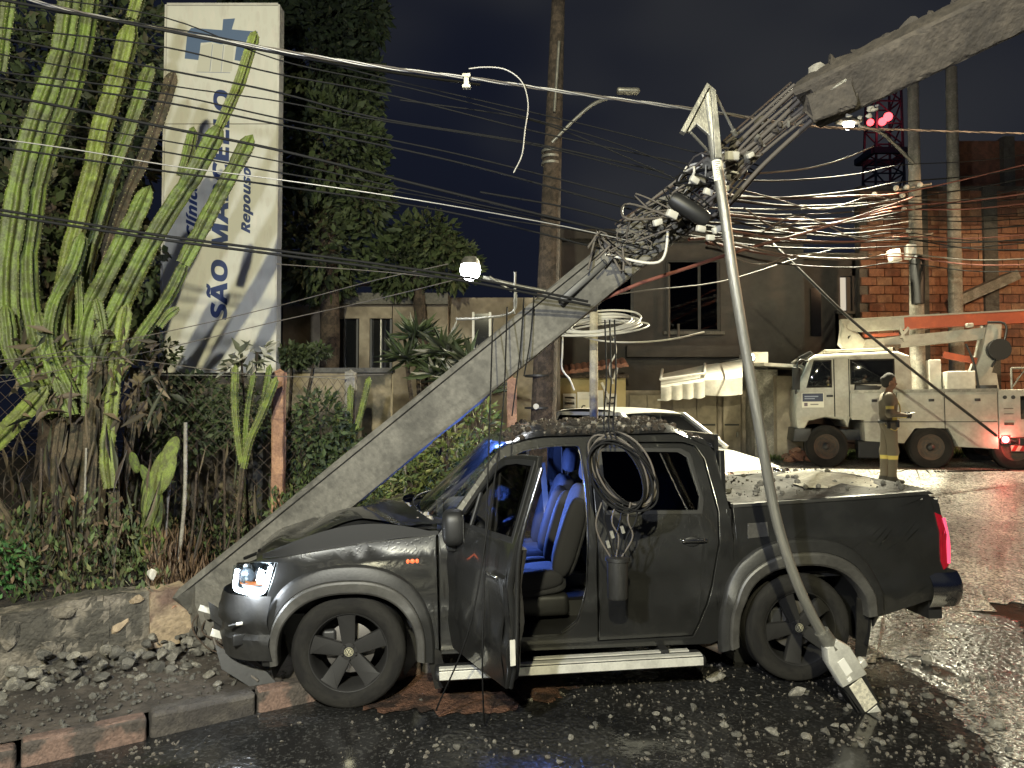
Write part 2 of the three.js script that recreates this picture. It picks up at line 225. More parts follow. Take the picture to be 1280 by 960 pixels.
const WD = V(0.796, 0, -0.605), WN = V(0.605, 0, 0.796), W0 = V(-3.48, 0, -5.29);           // wall direction, outward, a point at its foot
const wp = (t, h, out = 0) => { const p = W0.clone().addScaledVector(WD, t).addScaledVector(WN, out); p.y = roadY(p.x, p.z) + 0.13 + h; return p; };
{
  const wall = thing('retaining_wall', 'low crumbling plastered stone wall holding up the cactus garden', 'wall');
  const top = t => 0.47 + 0.05 * (fbm(t * 0.3 + 3, 0.4, 12, 8, 3) - 0.5) * 2 - 0.10 * sstep(t, 1.15, 1.45) + (t > 1.0 ? 0.05 * (fbm(t, 0.1, 30, 9, 2) - 0.5) : 0);
  const section = (t0, t1, mat, out0, amp, seed, h0 = 0) => {
    const f = (t, h, o) => wp(t, h, out0 + o + amp * (fbm(t * 0.21 + 5, h * 0.6 + 0.3, 24, seed, 4) - 0.5));
    const n = Math.round((t1 - t0) * 26);
    const front = surf(n, 12, (u, v) => { const t = mix(t0, t1, u); return f(t, mix(h0, top(t), v), 0); });
    const cap = surf(n, 3, (u, v) => { const t = mix(t0, t1, u), p = f(t, top(t), -0.24 * v); return p; });
    const end = s => surf(3, 10, (u, v) => { const t = s; return f(t, mix(h0, top(t), v), -0.24 * u); });
    part('wall_section', uvm(mg([front, cap, end(t0), end(t1)].map(g => smooth(g, 60)))), mat, wall);
  };
  section(-4.2, 0.03, M.wallDirty, 0, 0.06, 4); section(0.0, 0.66, M.wallDirty, 0.012, 0.10, 5); section(0.62, 0.96, M.wallDirty, 0.02, 0.09, 15); section(0.93, 1.42, M.wallPlaster, 0.045, 0.035, 6, 0.05);
  const R = rng(7);
  for (const [t, h, w, hh] of [[0.72, 0.26, 0.16, 0.19], [0.84, 0.42, 0.13, 0.10], [-0.25, 0.28, 0.3, 0.2], [0.05, 0.30, 0.22, 0.24], [0.5, 0.1, 0.22, 0.15], [0.38, 0.42, 0.2, 0.1], [0.30, 0.2, 0.16, 0.2], [1.0, 0.43, 0.16, 0.09], [1.18, 0.40, 0.15, 0.08], [1.1, 0.33, 0.1, 0.1]]) {
    const m = part('stone', rock(R() * 1e6, w, hh, 0.12, 2), t > 0.95 ? M.brickPale : t > 0.6 ? M.wallPlaster : M.wallDirty, wall); m.position.copy(wp(t, h - hh * 0.3, 0.0)); m.rotation.y = Math.atan2(-WD.z, WD.x); m.rotation.z = (R() - 0.5) * 0.4;
  }
}

// ---------------------------------------------------------------- the crashed pickup (own axes: x towards the tail, y up, z towards its driver's side; origin on the ground between the front wheels)
const pickup = thing('pickup_truck', 'dark grey double cab pickup crashed under the fallen concrete pole, driver door open', 'pickup truck');
{
  const T = pickup; T.rotation.order = 'YZX'; T.rotation.set(0.012, 5.6 * D2R, 1.37 * D2R);
  T.position.set(-1.06 - 0.95 * Math.sin(5.6 * D2R), 0.004, -5.06 - 0.95 * Math.cos(5.6 * D2R));
  const W = (x, y) => {
    let b = 0.945; if (x < -0.25) b -= 0.30 * ((-0.25 - x) / 0.65) ** 2.2; if (x > 3.6) b -= 0.05 * ((x - 3.6) / 0.7) ** 2;
    if (y < 0.75) b -= 0.05 * ((0.75 - y) / 0.5) ** 2; if (y > 1.0) b -= 0.03 * (Math.min(y - 1.0, 0.2) / 0.2) ** 1.5; if (y > 1.2) b -= (y - 1.2) * 0.36;
    return b + 0.014 * Math.exp(-(((y - 0.99) / 0.05) ** 2)) + 0.016 * Math.exp(-(((y - 0.60) / 0.06) ** 2)) - 0.010 * Math.exp(-(((y - 0.75) / 0.09) ** 2));
  };
  const panel = (pts, o = {}) => {
    let g = poly(pts, o.t || 0.03, o.bev ?? 0.005, o.holes); g = new TessellateModifier(o.edge || 0.10, 5).modify(g); g = flatG(g);
    const p = g.attributes.position, n0 = g.attributes.normal, face = []; for (let i = 0; i < p.count; i++) { face.push(n0.getZ(i) > 0.97); p.setZ(i, (p.getZ(i) + W(p.getX(i), p.getY(i)) + (o.out || 0)) * (o.far ? -1 : 1)); }
    const r = uvm(smooth(g, 32)), q = r.attributes.position, nn = r.attributes.normal, e = 0.004; // the outer skin takes the true normal of the body surface
    for (let i = 0; i < q.count; i++) if (face[i]) { const x = q.getX(i), y = q.getY(i), v = V(-(W(x + e, y) - W(x - e, y)) / (2 * e), -(W(x, y + e) - W(x, y - e)) / (2 * e), 1).normalize(); nn.setXYZ(i, v.x, v.y, v.z * (o.far ? -1 : 1)); }
    return r;
  };
  const both = (name, pts, mat, o = {}) => { const a = part(name, panel(pts, o), mat, T); part(name, panel(pts, { ...o, far: true }), mat, T); return a; };
  const arc = (cx, cy, rx, ry, a0, a1, n = 18, e = 1) => { const r = []; for (let k = 0; k <= n; k++) { const a = mix(a0, a1, k / n) * D2R, c = Math.cos(a), s = Math.sin(a); r.push([cx + rx * Math.sign(c) * Math.abs(c) ** e, cy + ry * Math.sign(s) * Math.abs(s) ** e]); } return r; };
  // front wings with the arch cut out
  const wing = [[-0.62, 0.985], [-0.30, 1.04], [0.10, 1.09], [0.588, 1.125], [0.592, 0.34], [0.52, 0.33], ...arc(0, 0.37, 0.50, 0.50, -4, 176, 22, 0.86), [-0.50, 0.46], [-0.52, 0.76], [-0.44, 0.985]];
  both('front_wing', wing, M.paint);
  // cab side: sill, pillars and roof rail round the two door openings
  const cab = [[0.602, 0.33], [0.602, 1.13], [0.80, 1.38], [1.02, 1.655], [1.12, 1.715], [1.30, 1.75], [1.80, 1.76], [2.35, 1.74], [2.50, 1.70], [2.57, 1.60], [2.612, 1.20], [2.612, 0.36], [2.45, 0.30]];
  const openF = [[0.665, 0.48], [0.672, 1.12], [0.87, 1.36], [1.08, 1.60], [1.20, 1.655], [1.40, 1.68], [1.595, 1.68], [1.615, 1.60], [1.622, 1.2], [1.60, 0.72], [1.53, 0.50], [1.42, 0.415], [0.72, 0.415]];
  const doorR = [[1.668, 0.37], [2.315, 0.37], [2.36, 0.46], [2.455, 0.72], [2.505, 1.00], [2.520, 1.20], [2.475, 1.55], [2.42, 1.645], [2.34, 1.672], [1.700, 1.690], [1.668, 1.60]];
  const grow = (pts, k) => { const cx = pts.reduce((s, p) => s + p[0], 0) / pts.length, cy = pts.reduce((s, p) => s + p[1], 0) / pts.length; return pts.map(([x, y]) => [x + Math.sign(x - cx) * k, y + Math.sign(y - cy) * k]); };
  part('cab_side', panel(cab, { holes: [openF, grow(doorR, 0.008)], t: 0.07 }), M.paint, T);
  part('cab_side', panel(cab, { holes: [grow(openF, -0.02), grow(doorR, 0.008)], t: 0.05, far: true }), M.paint, T);
  const seal = tube(openF.map(([x, y]) => V(x, y, W(x, y) - 0.012)), 0.012, 80, 6, true); part('door_seal', seal, M.rubber, T);
  // rear doors with glass
  const winR = [[1.735, 1.225], [2.40, 1.205], [2.425, 1.30], [2.375, 1.59], [2.31, 1.628], [1.735, 1.648]];
  for (const far of [false, true]) {
    const d = part('rear_door', panel(doorR, { holes: [winR], t: 0.035, far }), M.paint, T);
    part('window_seal', panel(grow(winR, 0.012), { holes: [grow(winR, -0.016)], t: 0.03, bev: 0.003, out: 0.002, far }), M.black, d);
    part('window', panel(grow(winR, -0.01), { t: 0.006, bev: 0, out: -0.012, far }), M.glassDark, d);
    const s = far ? -1 : 1, hx = 2.33, hy = 1.02;
    const cup = new THREE.SphereGeometry(1, 16, 10); cup.scale(0.062, 0.036, 0.012); part('handle_cup', moved(flatG(cup), hx - 0.01, hy - 0.004, s * W(hx, hy)), M.black, d);
    part('handle', smooth(mg([box(0.17, 0.024, 0.016, hx, hy + 0.006, s * (W(hx, hy) + 0.030), 0.007), box(0.02, 0.022, 0.035, hx + 0.075, hy + 0.004, s * (W(hx, hy) + 0.013), 0.006), box(0.02, 0.022, 0.035, hx - 0.075, hy + 0.004, s * (W(hx, hy) + 0.013), 0.006)])), M.chrome, d);
    part('door_liner', panel(grow(doorR, 0.03), { t: 0.01, bev: 0, out: -0.06, far, holes: [grow(winR, 0.01)] }), M.black, d);
  }
  // bed sides
  const bed = [[2.632, 1.225], [4.10, 1.262], [4.165, 1.20], [4.20, 0.73], [4.18, 0.56], [3.66, 0.43], ...arc(3.095, 0.39, 0.53, 0.55, -2, 182, 24, 0.86), [2.50, 0.335], [2.632, 0.42]];
  both('bed_side', bed, M.paint, { edge: 0.12 });
  both('bed_rail_cap', [[2.634, 1.226], [2.634, 1.250], [4.105, 1.288], [4.15, 1.262], [4.10, 1.263]], M.plasticDark, { t: 0.06, bev: 0.006, out: 0.004 });
  part('fuel_flap', panel([[2.715, 1.02], [2.865, 1.03], [2.865, 1.125], [2.725, 1.12]], { t: 0.006, bev: 0.002, out: 0.004 }), M.plasticLip, T);
  // arch flares: a band standing off the body and a lip that turns in
  const flare = (cx, cy, ro, ri, a0, a1, far, lip) => {
    const s = far ? -1 : 1, n = 46, prof = lip ? [[0.50, 0.040], [0.53, 0.056], [0.60, 0.064], [0.90, 0.058], [0.97, 0.048], [1, 0.030], [1.0, -0.06]] : [[0, 0.004], [0.06, 0.024], [0.14, 0.034], [0.48, 0.046], [0.52, 0.038], [0.54, 0.03]];
    const at = (a, k) => { const A = mix(a0, a1, a) * D2R, c = Math.cos(A), q = Math.sin(A), e = 0.84, ex = Math.sign(c) * Math.abs(c) ** e, ey = Math.sign(q) * Math.abs(q) ** e, [f, z] = prof[k]; const x = cx + mix(ro[0], ri[0], f) * ex, y = cy + mix(ro[1], ri[1], f) * ey; return V(x, y, s * (W(x, Math.max(0.3, y)) + z)); };
    return uvm(smooth(surf(n, prof.length - 1, (u, v) => at(u, Math.round(v * (prof.length - 1)))), 28));
  };
  for (const far of [false, true]) for (const [cx, cy, ro, ri, a0, a1] of [[0, 0.37, [0.565, 0.585], [0.445, 0.40], -6, 184], [3.095, 0.38, [0.60, 0.635], [0.46, 0.44], 6, 189]]) { const f = part('arch_flare', flare(cx, cy, ro, ri, a0, a1, far, false), M.plasticDark, T); part('flare_lip', flare(cx, cy, ro, ri, a0, a1, far, true), M.plasticLip, f); }
  // wheel wells, dark boxes behind the arches
  for (const cx of [0, 3.095]) for (const s of [-1, 1]) { const w = surf(20, 1, (u, v) => { const a = Math.PI * (u * 1.2 - 0.1); return V(cx + 0.50 * Math.cos(a), 0.38 + 0.47 * Math.sin(a), s * mix(0.42, 0.92, v)); }); part('wheel_well', mg([w, moved(flatG(new THREE.CircleGeometry(0.50, 24)), cx, 0.40, s * 0.42)]), M.black, T); }
  // bonnet, dented where the pole came down on it
  const dent = (x, z) => sstep(0.14 - z, 0, 0.26) * sstep(0.30 - x, 0, 0.7);
  const bonnet = (x0, x1, drop) => surf(44, 36, (u, v) => {
    const z = mix(-0.86, 0.86, v), e = Math.abs(z) / 0.86, front = -0.70 + 0.16 * e ** 3, dn = dent(mix(x0, x1, u), z), x = mix(front + 0.42 * sstep(0.16 - z, 0, 0.32), x1 - 0.27 * (1 - e * e), u);
    const crown = 1.06 + 0.205 * sstep(u, -0.12, 0.75) - 0.07 * e ** 2.4 - 0.085 * (1 - Math.min(1, u * 5)) ** 2;
    const ridge = t => 1 - Math.abs(((t % 2) + 2) % 2 - 1) * 2, crease = (0.030 * ridge(x * 2.1 + z * 1.5) + 0.020 * ridge(x * 3.3 - z * 2.4 + 0.7)) * sstep(u, 0.05, 0.4) * (1 - sstep(u, 0.8, 1)) + 0.03 * (fbm(x * 0.3 + 1, z * 0.3 + 1, 12, 3, 3) - 0.5);
    return V(x, crown + crease + 0.055 * sstep(z, 0.2, 0.8) * Math.sin(Math.min(1, u * 1.05) * Math.PI) - dn * 0.42 - drop, Math.sign(z) * Math.min(Math.abs(z), W(x, 1.05) - 0.03));
  });
  part('bonnet', uvm(smooth(bonnet(-0.70, 0.60, 0), 9)), M.paint, T); part('bonnet_underside', uvm(smooth(bonnet(-0.70, 0.60, 0.035), 24)), M.black, T);
  part('bonnet_edge', uvm(smooth(surf(44, 1, (u, v) => V(mix(-0.55, 0.60, u), mix(0.985, 1.12, sstep(u, -0.3, 1)) + v * (0.03 + 0.10 * Math.sin(Math.PI * Math.min(1, u * 1.05))), W(mix(-0.55, 0.60, u), 1.05) - 0.035)), 24)), M.black, T);
  part('scuttle', uvm(surf(12, 4, (u, v) => (z => V(mix(0.54, 0.72, v) - 0.28 * (1 - (z / 0.8) ** 2), mix(1.17, 1.20, v), z))(mix(-0.80, 0.80, u)))), M.black, T);
  part('wiper', mg([tube([V(0.47, 1.215, 0.5), V(0.42, 1.24, 0.2), V(0.41, 1.24, -0.15)], 0.008, 12, 5), tube([V(0.40, 1.215, -0.1), V(0.45, 1.24, -0.4), V(0.56, 1.24, -0.65)], 0.008, 12, 5)]), M.black, T);
  // windscreen, roof, cab back
  const scr = (u, v) => { const z = mix(-1, 1, u), w = mix(0.83, 0.70, v), b = 1 - z * z; return V(mix(0.66, 1.13, v) - b * mix(0.30, 0.10, v) + 0.02, mix(1.155, 1.715, v) + 0.05 * b * v, z * w); };
  part('windscreen', smooth(surf(20, 10, scr), 60), M.glassClear, T);
  const roofY = (x, z) => { const rail = x < 1.3 ? mix(1.700, 1.75, sstep(x, 1.05, 1.3)) : x < 2.3 ? 1.755 : mix(1.752, 1.63, sstep(x, 2.25, 2.62)); return rail + 0.075 * (1 - Math.abs(z / 0.76) ** 2.6) * sstep(x, 0.95, 1.4) * (1 - 0.4 * sstep(x, 2.3, 2.6)) + 0.006; };
  part('roof', uvm(smooth(surf(30, 24, (u, v) => { const z = mix(-0.755, 0.755, v), x = mix(1.10 - 0.11 * (1 - (z / 0.755) ** 2), 2.58, u); return V(x, roofY(x, z) - 0.012 * sstep(Math.abs(z), 0.7, 0.755), z); }), 40)), M.paint, T);
  part('headlining', surf(10, 10, (u, v) => { const z = mix(-0.72, 0.72, v), x = mix(1.12, 2.55, u); return V(x, roofY(x, z) - 0.05, z); }), M.seatEdge, T);
  const back = part('cab_back', uvm(mg([box(0.03, 0.86, 1.84, 2.60, 0.79, 0), box(0.03, 0.14, 1.5, 2.585, 1.66, 0), box(0.03, 0.40, 0.14, 2.595, 1.42, 0.77), box(0.03, 0.40, 0.14, 2.595, 1.42, -0.77)])), M.paint, T); part('rear_window', box(0.006, 0.40, 1.40, 2.592, 1.42, 0), M.glassDark, back);
  part('chassis', uvm(mg([box(4.6, 0.14, 0.09, 1.75, 0.46, 0.42), box(4.6, 0.14, 0.09, 1.75, 0.46, -0.42), box(1.96, 0.04, 1.78, 1.61, 0.40, 0), box(0.05, 0.7, 1.7, 0.62, 0.78, 0), box(1.5, 0.04, 1.6, 3.38, 0.72, 0), box(0.12, 0.12, 1.5, 3.095, 0.38, 0, 0.03), box(0.12, 0.12, 1.5, 0, 0.36, 0, 0.03), box(0.6, 0.3, 0.7, 0.3, 0.55, -0.2), box(0.10, 0.85, 1.7, 4.13, 0.80, 0)])), M.black, T);
  part('tailgate', uvm(box(0.05, 0.52, 1.60, 4.175, 0.98, 0, 0.015)), M.paint, T);
  // cover over the bed: dark vinyl, sagging, wet
  part('bed_cover', uvm(smooth(surf(40, 30, (u, v) => { const x = mix(2.65, 4.13, u), z = mix(-0.87, 0.865, v); return V(x, mix(1.252, 1.286, u) + 0.03 * (1 - (z / 0.87) ** 2) * 0.7 + 0.018 * (fbm(u, v, 5, 88, 3) - 0.5) - 0.015 * Math.sin(u * 9) ** 6, z); }), 40)), mottled(78, [0.06, 0.056, 0.05], [0.02, 0.019, 0.018], { freq: 5, metres: 0.9, bump: 0.01, rough: 0.8, fine: 0.4, extra: { specularIntensity: 0.4 } }), T);
  part('pale_bed_mound', uvm(smooth(surf(24, 20, (u, v) => { const r = Math.sqrt(v), a = u * 2 * Math.PI, e = 1 + 0.25 * Math.sin(a * 3) + 0.2 * Math.sin(a * 5 + 1); const x = 3.80 + 0.34 * r * Math.cos(a) * e * 0.9, z = -0.05 + 0.62 * r * Math.sin(a) * e; return V(Math.min(4.12, x), 1.285 + 0.060 * (1 - r ** 1.5) + (1 - r) * 0.004, z); }), 50)), mottled(79, [0.46, 0.43, 0.34], [0.30, 0.28, 0.22], { freq: 6, metres: 0.5, bump: 0.01, rough: 0.8 }), T);  // pale low mound over the rear of the bed cover
  // tail lamps and bumper
  for (const far of [false, true]) part('tail_lamp', panel([[4.115, 1.14], [4.165, 1.12], [4.205, 0.76], [4.165, 0.735], [4.14, 0.80]], { t: 0.05, bev: 0.008, out: 0.014, far, edge: 0.05 }), new THREE.MeshPhysicalMaterial({ color: C(0.22, 0.006, 0.012), roughness: 0.1, emissive: C(0.5, 0.008, 0.03), emissiveIntensity: 0.16, clearcoat: 1 }), T);
  part('tail_lamp_strip', tube([V(4.172, 1.10, W(4.17, 1.1) + 0.012), V(4.190, 0.94, W(4.19, 0.94) + 0.014), V(4.200, 0.78, W(4.2, 0.78) + 0.012)], 0.013, 14, 8), glow(1, 0.10, 0.20, 1.5), T);
  part('rear_bumper', uvm(smooth(surf(26, 8, (u, v) => { const a = mix(-1, 1, u), s = Math.sign(a), k = Math.abs(a), z = s * Math.min(0.945, k * 1.25 * 0.945), x = k > 0.8 ? mix(4.30, 4.06, (k - 0.8) / 0.2) : 4.30 + 0.03 * (1 - k); return V(x - 0.02 * (2 * v - 1) ** 2, mix(0.475, 0.715, v), z - s * 0.03 * (2 * v - 1) ** 2); }), 50)), M.chrome, T);
  // front end: bumper skin pushed in on the far side, broken grille and shards
  const plan = new THREE.CatmullRomCurve3([V(-0.475, 0, 0.955), V(-0.62, 0, 0.915), V(-0.78, 0, 0.80), V(-0.86, 0, 0.62), V(-0.80, 0, 0.42), V(-0.52, 0, 0.22), V(-0.36, 0, -0.1), V(-0.36, 0, -0.5), V(-0.48, 0, -0.88)], false, 'centripetal');
  const skin = (y0, y1, off, u0 = 0, u1 = 1) => surf(50, 12, (u, v) => { const p = plan.getPoint(mix(u0, u1, u)), y = mix(y0, y1, v), n = V(p.x - 0.3, 0, p.z * 0.8).normalize(); return V(p.x, y, p.z).addScaledVector(n, off + 0.035 * Math.sin(v * Math.PI) - 0.03 * Math.exp(-(((v - 0.45) / 0.07) ** 2)) + 0.02 * (fbm(u * 2, v, 8, 13, 3) - 0.5)); });
  const bump = part('front_bumper', uvm(smooth(skin(0.36, 0.775, 0), 30)), M.plasticDark, T);
  part('fog_lamp_recess', uvm(smooth(mg([box(0.16, 0.075, 0.02, -0.66, 0.50, 0.90, 0.02, [0, 0.55, 0]), box(0.20, 0.016, 0.02, -0.665, 0.60, 0.905, 0.006, [0, 0.5, 0])]))), M.black, bump);
  part('bumper_trim', uvm(smooth(mg([box(0.11, 0.02, 0.012, -0.655, 0.605, 0.917, 0.005, [0, 0.52, 0])]))), M.alu, bump);
  part('grille', uvm(mg([0.80, 0.85, 0.90, 0.95].map(y => tube([V(-0.74, y, 0.55), V(-0.66, y + 0.01, 0.40), V(-0.44, y - 0.02, 0.2), V(-0.32, y - 0.04, -0.2)], 0.012, 14, 5)).concat([surf(8, 3, (u, v) => V(mix(-0.66, -0.28, u), mix(0.76, 1.0, v), mix(0.5, -0.4, u)))]))), M.black, T);
  const shard = (pts, x, y, z, rx, ry, rz, mat, name = 'broken_trim') => part(name, uvm(moved(poly(pts, 0.012, 0.002), x, y, z, rx, ry, rz)), mat, T);
  shard([[-0.05, 0.12], [0.30, -0.10], [0.36, -0.18], [0.12, -0.10], [-0.02, 0.0]], -0.93, 0.56, 0.62, 0, 0.35, -0.12, M.plasticDark);
  shard([[0, 0], [0.42, -0.34], [0.40, -0.40], [0.02, -0.10]], -0.95, 0.58, 0.58, 0, 0.3, -0.10, M.black);
  shard([[0, 0], [0.34, -0.20], [0.46, -0.34], [0.34, -0.36], [0.05, -0.16]], -0.90, 0.42, 0.72, -0.3, 0.3, 0.02, M.plasticDark);
  shard([[0, 0], [0.30, -0.03], [0.32, -0.055], [0.0, -0.04]], -1.02, 0.66, 0.62, 0.2, 0.2, -0.42, M.alu); shard([[0, 0], [0.08, -0.02], [0.07, -0.11], [0.02, -0.09]], -0.84, 0.62, 0.70, 0, 0.3, 0.2, M.alu);
  shard([[0, 0], [0.13, -0.02], [0.11, -0.06], [0.0, -0.05]], -0.92, 0.52, 0.70, 0, 0.2, -0.3, M.alu);
  part('radiator_wiring', mg([tube([V(-0.9, 0.6, 0.5), V(-0.95, 0.4, 0.55), V(-0.8, 0.22, 0.6), V(-0.66, 0.20, 0.7)], 0.012, 18, 5), tube([V(-0.85, 0.55, 0.45), V(-0.8, 0.3, 0.66), V(-0.62, 0.16, 0.72)], 0.009, 18, 5)]), M.cableGrey, T);
  // head lamp: dark housing, glowing U, projector, amber strip, clear cover
  const hl = [[-0.745, 0.955], [-0.455, 0.990], [-0.535, 0.765], [-0.785, 0.765]];
  const lamp = part('head_lamp', panel(hl, { t: 0.05, bev: 0.004, out: -0.045, edge: 0.06 }), M.tint, T);
  const hz = (x, y, o = 0) => V(x, y, W(x, y) + o);
  part('daytime_running_light', tube([hz(-0.725, 0.925), hz(-0.745, 0.80), hz(-0.70, 0.785), hz(-0.56, 0.785), hz(-0.535, 0.81), hz(-0.485, 0.955)], 0.016, 40, 6), glow(0.86, 0.93, 1.0, 26), lamp);
  part('projector', mg([moved(lathe([[0, 0], [0.045, 0.005], [0.055, 0.03], [0.05, 0.032]], 20), -0.655, 0.895, W(-0.655, 0.89) - 0.02, Math.PI / 2, 0, 0), moved(lathe([[0, 0], [0.03, 0.005], [0.036, 0.03]], 20), -0.56, 0.91, W(-0.56, 0.9) - 0.02, Math.PI / 2, 0, 0)]), plain(0.10, 0.10, 0.11, 0.3, 0.6), lamp);
  part('indicator_strip', tube([hz(-0.70, 0.842, -0.005), hz(-0.62, 0.84, -0.005), hz(-0.55, 0.845, -0.005)], 0.013, 12, 6), glow(1, 0.28, 0.05, 1.6), lamp);
  part('lens_cover', panel(grow(hl, 0.003), { t: 0.004, bev: 0, out: 0.018, edge: 0.06 }), M.glassClear, lamp);
  lampLight(-0.66, 0.84, W(-0.66, 0.84) + 0.14, C(0.86, 0.93, 1.0), 1.3, 0.04, T);
  part('side_repeater', mg([0, 1, 2].map(k => { const g = new THREE.SphereGeometry(0.014, 10, 8); g.scale(k === 1 ? 1.1 : 0.8, 1, 0.5); return g.translate(0.40 + k * 0.03, 0.965, W(0.43, 0.965) + 0.004); })), glow(1, 0.16, 0.05, 2.2), T);
  // side step
  const step = part('side_step', uvm(smooth(mg([box(1.80, 0.075, 0.17, 1.46, 0.245, 1.00, 0.03)]))), M.black, T);
  part('tread_plate', uvm(mg([box(1.06, 0.008, 0.045, 1.74, 0.287, 0.955), box(1.74, 0.010, 0.05, 1.46, 0.285, 1.045), box(1.74, 0.055, 0.008, 1.46, 0.252, 1.088, 0.003)])), M.alu, step);
  part('step_bracket', mg([box(0.05, 0.06, 0.3, 0.85, 0.28, 0.85), box(0.05, 0.06, 0.3, 2.1, 0.28, 0.85)]), M.black, step);
  part('exhaust_bracket', uvm(rod(V(2.42, 0.30, 0.80), V(2.56, 0.24, 0.82), 0.04, 0.045, 12)), M.rust, T);
  both('mud_flap', [[0.50, 0.40], [0.60, 0.36], [0.66, 0.10], [0.56, 0.09]], M.rubber, { t: 0.012, bev: 0.002, out: 0.01 });
  both('mud_flap', [[3.50, 0.58], [3.63, 0.50], [3.60, 0.13], [3.52, 0.14]], M.rubber, { t: 0.012, bev: 0.002, out: -0.02 });
  // wheels
  const tyre = lathe([[0.255, -0.10], [0.30, -0.122], [0.345, -0.118], [0.366, -0.10], [0.374, -0.075], [0.374, -0.05], [0.366, -0.047], [0.366, -0.04], [0.375, -0.036], [0.376, 0.036], [0.366, 0.04], [0.366, 0.047], [0.374, 0.05], [0.374, 0.075], [0.366, 0.10], [0.345, 0.118], [0.30, 0.122], [0.258, 0.108], [0.255, 0.09], [0.255, -0.10]], 64).rotateX(Math.PI / 2);
  const rimG = lathe([[0.258, 0.112], [0.250, 0.112], [0.244, 0.09], [0.232, 0.06], [0.225, -0.09]], 48).rotateX(Math.PI / 2);
  const spokeG = (() => { const g = poly([[-0.040, 0.03], [0.040, 0.03], [0.050, 0.13], [0.058, 0.225], [0.070, 0.246], [-0.070, 0.246], [-0.058, 0.225], [-0.050, 0.13]], 0.045, 0.008); const p = g.attributes.position; for (let i = 0; i < p.count; i++) p.setZ(i, p.getZ(i) + 0.085 + 0.02 * (p.getY(i) / 0.25) ** 2 - 0.012 * (1 - Math.abs(p.getX(i)) / 0.06)); return uvm(smooth(g, 30)); })();
  const emblem = (() => { const c = document.createElement('canvas'); c.width = c.height = 128; const x = c.getContext('2d'); x.fillStyle = '#b9b49a'; x.fillRect(0, 0, 128, 128); x.strokeStyle = '#3b3a34'; x.lineWidth = 9; x.beginPath(); x.arc(64, 64, 52, 0, 7); x.stroke(); x.beginPath(); x.moveTo(38, 22); x.lineTo(64, 66); x.lineTo(90, 22); x.moveTo(20, 42); x.lineTo(44, 104); x.lineTo(64, 66); x.lineTo(84, 104); x.lineTo(108, 42); x.stroke(); const t = new THREE.CanvasTexture(c); t.colorSpace = THREE.SRGBColorSpace; return new THREE.MeshPhysicalMaterial({ map: t, roughness: 0.35, metalness: 0.4 }); })();
  const rimMat = plain(0.018, 0.0175, 0.017, 0.6, 0, { specularIntensity: 0.6 });
  const wheel = (x, y, s, turn, spin) => {
    const w = new THREE.Group(); w.name = 'wheel'; T.add(w); w.position.set(x, y, s * 0.79); w.rotation.y = turn + (s < 0 ? Math.PI : 0);
    part('tyre', tyre, M.rubber, w); part('rim', rimG, rimMat, w);
    for (let k = 0; k < 5; k++) { const q = part('spoke', spokeG, rimMat, w); q.rotation.z = spin + k * 2 * Math.PI / 5; }
    part('hub', smooth(mg([moved(lathe([[0, 0.09], [0.055, 0.085], [0.062, 0.06], [0.062, 0.0]], 24).rotateX(Math.PI / 2), 0, 0, 0), ...[0, 1, 2, 3, 4].map(k => moved(new THREE.CylinderGeometry(0.009, 0.009, 0.02, 6).rotateX(Math.PI / 2), 0.046 * Math.cos(k * 1.2566 + 0.9 + spin), 0.046 * Math.sin(k * 1.2566 + 0.9 + spin), 0.092))])), rimMat, w);
    part('hub_cap', new THREE.CircleGeometry(0.030, 24).translate(0, 0, 0.0935), emblem, w);
    part('brake_disc', lathe([[0.04, 0.0], [0.165, 0.0], [0.165, -0.025], [0.04, -0.025]], 32).rotateX(Math.PI / 2), plain(0.16, 0.15, 0.14, 0.45, 0.7), w); part('brake_caliper', box(0.09, 0.16, 0.06, -0.135, 0.05, 0.0, 0.02), M.steelDark, w);
    return w;
  };
  wheel(0, 0.372, 1, 0, 0.05); wheel(3.095, 0.372, 1, 0, 0.4); wheel(0, 0.40, -1, 0, 0); wheel(3.095, 0.372, -1, 0, 0.2);
  // open driver's door on its front hinge
  const HX = 0.672, HZ = 0.925, doorF = [[0.672, 0.375], [1.50, 0.375], [1.575, 0.50], [1.628, 0.74], [1.655, 1.2], [1.648, 1.62], [1.625, 1.684], [1.40, 1.684], [1.19, 1.660], [1.07, 1.605], [0.86, 1.36], [0.672, 1.135]];
  const winF = [[0.80, 1.215], [0.93, 1.36], [1.115, 1.575], [1.22, 1.625], [1.40, 1.645], [1.595, 1.645], [1.605, 1.225]];
  const place = g => g.translate(-HX, 0, -HZ);
  const door = part('driver_door', place(panel(doorF, { holes: [winF], t: 0.035 })), M.paint, T); door.position.set(HX, 0, HZ); door.rotation.y = -70 * D2R;
  part('window', place(panel(grow(winF, 0.012), { t: 0.006, bev: 0, out: -0.014 })), M.glassDark, door);
  part('window_divider', place(tube([V(0.985, 1.20, W(0.985, 1.2) - 0.01), V(0.985, 1.43, W(0.985, 1.43) - 0.01)], 0.012, 4, 6)), M.black, door);
  part('window_seal', place(panel(grow(winF, 0.014), { holes: [grow(winF, -0.012)], t: 0.03, bev: 0.003, out: 0.003 })), M.black, door);
  part('door_trim', place(panel(grow(doorF.map(([x, y]) => [x, Math.min(y, 1.22)]).filter((p, i, a) => i === 0 || p[0] !== a[i - 1][0] || p[1] !== a[i - 1][1]).slice(0, 5).concat([[1.62, 1.21], [0.80, 1.21], [0.70, 1.13]]), -0.03), { t: 0.07, bev: 0.012, out: -0.035 })), M.seat, door);
  part('edge_reflector', place(box(0.006, 0.14, 0.03, 1.640, 0.62, W(1.64, 0.62) - 0.022)), M.whiteDull, door);
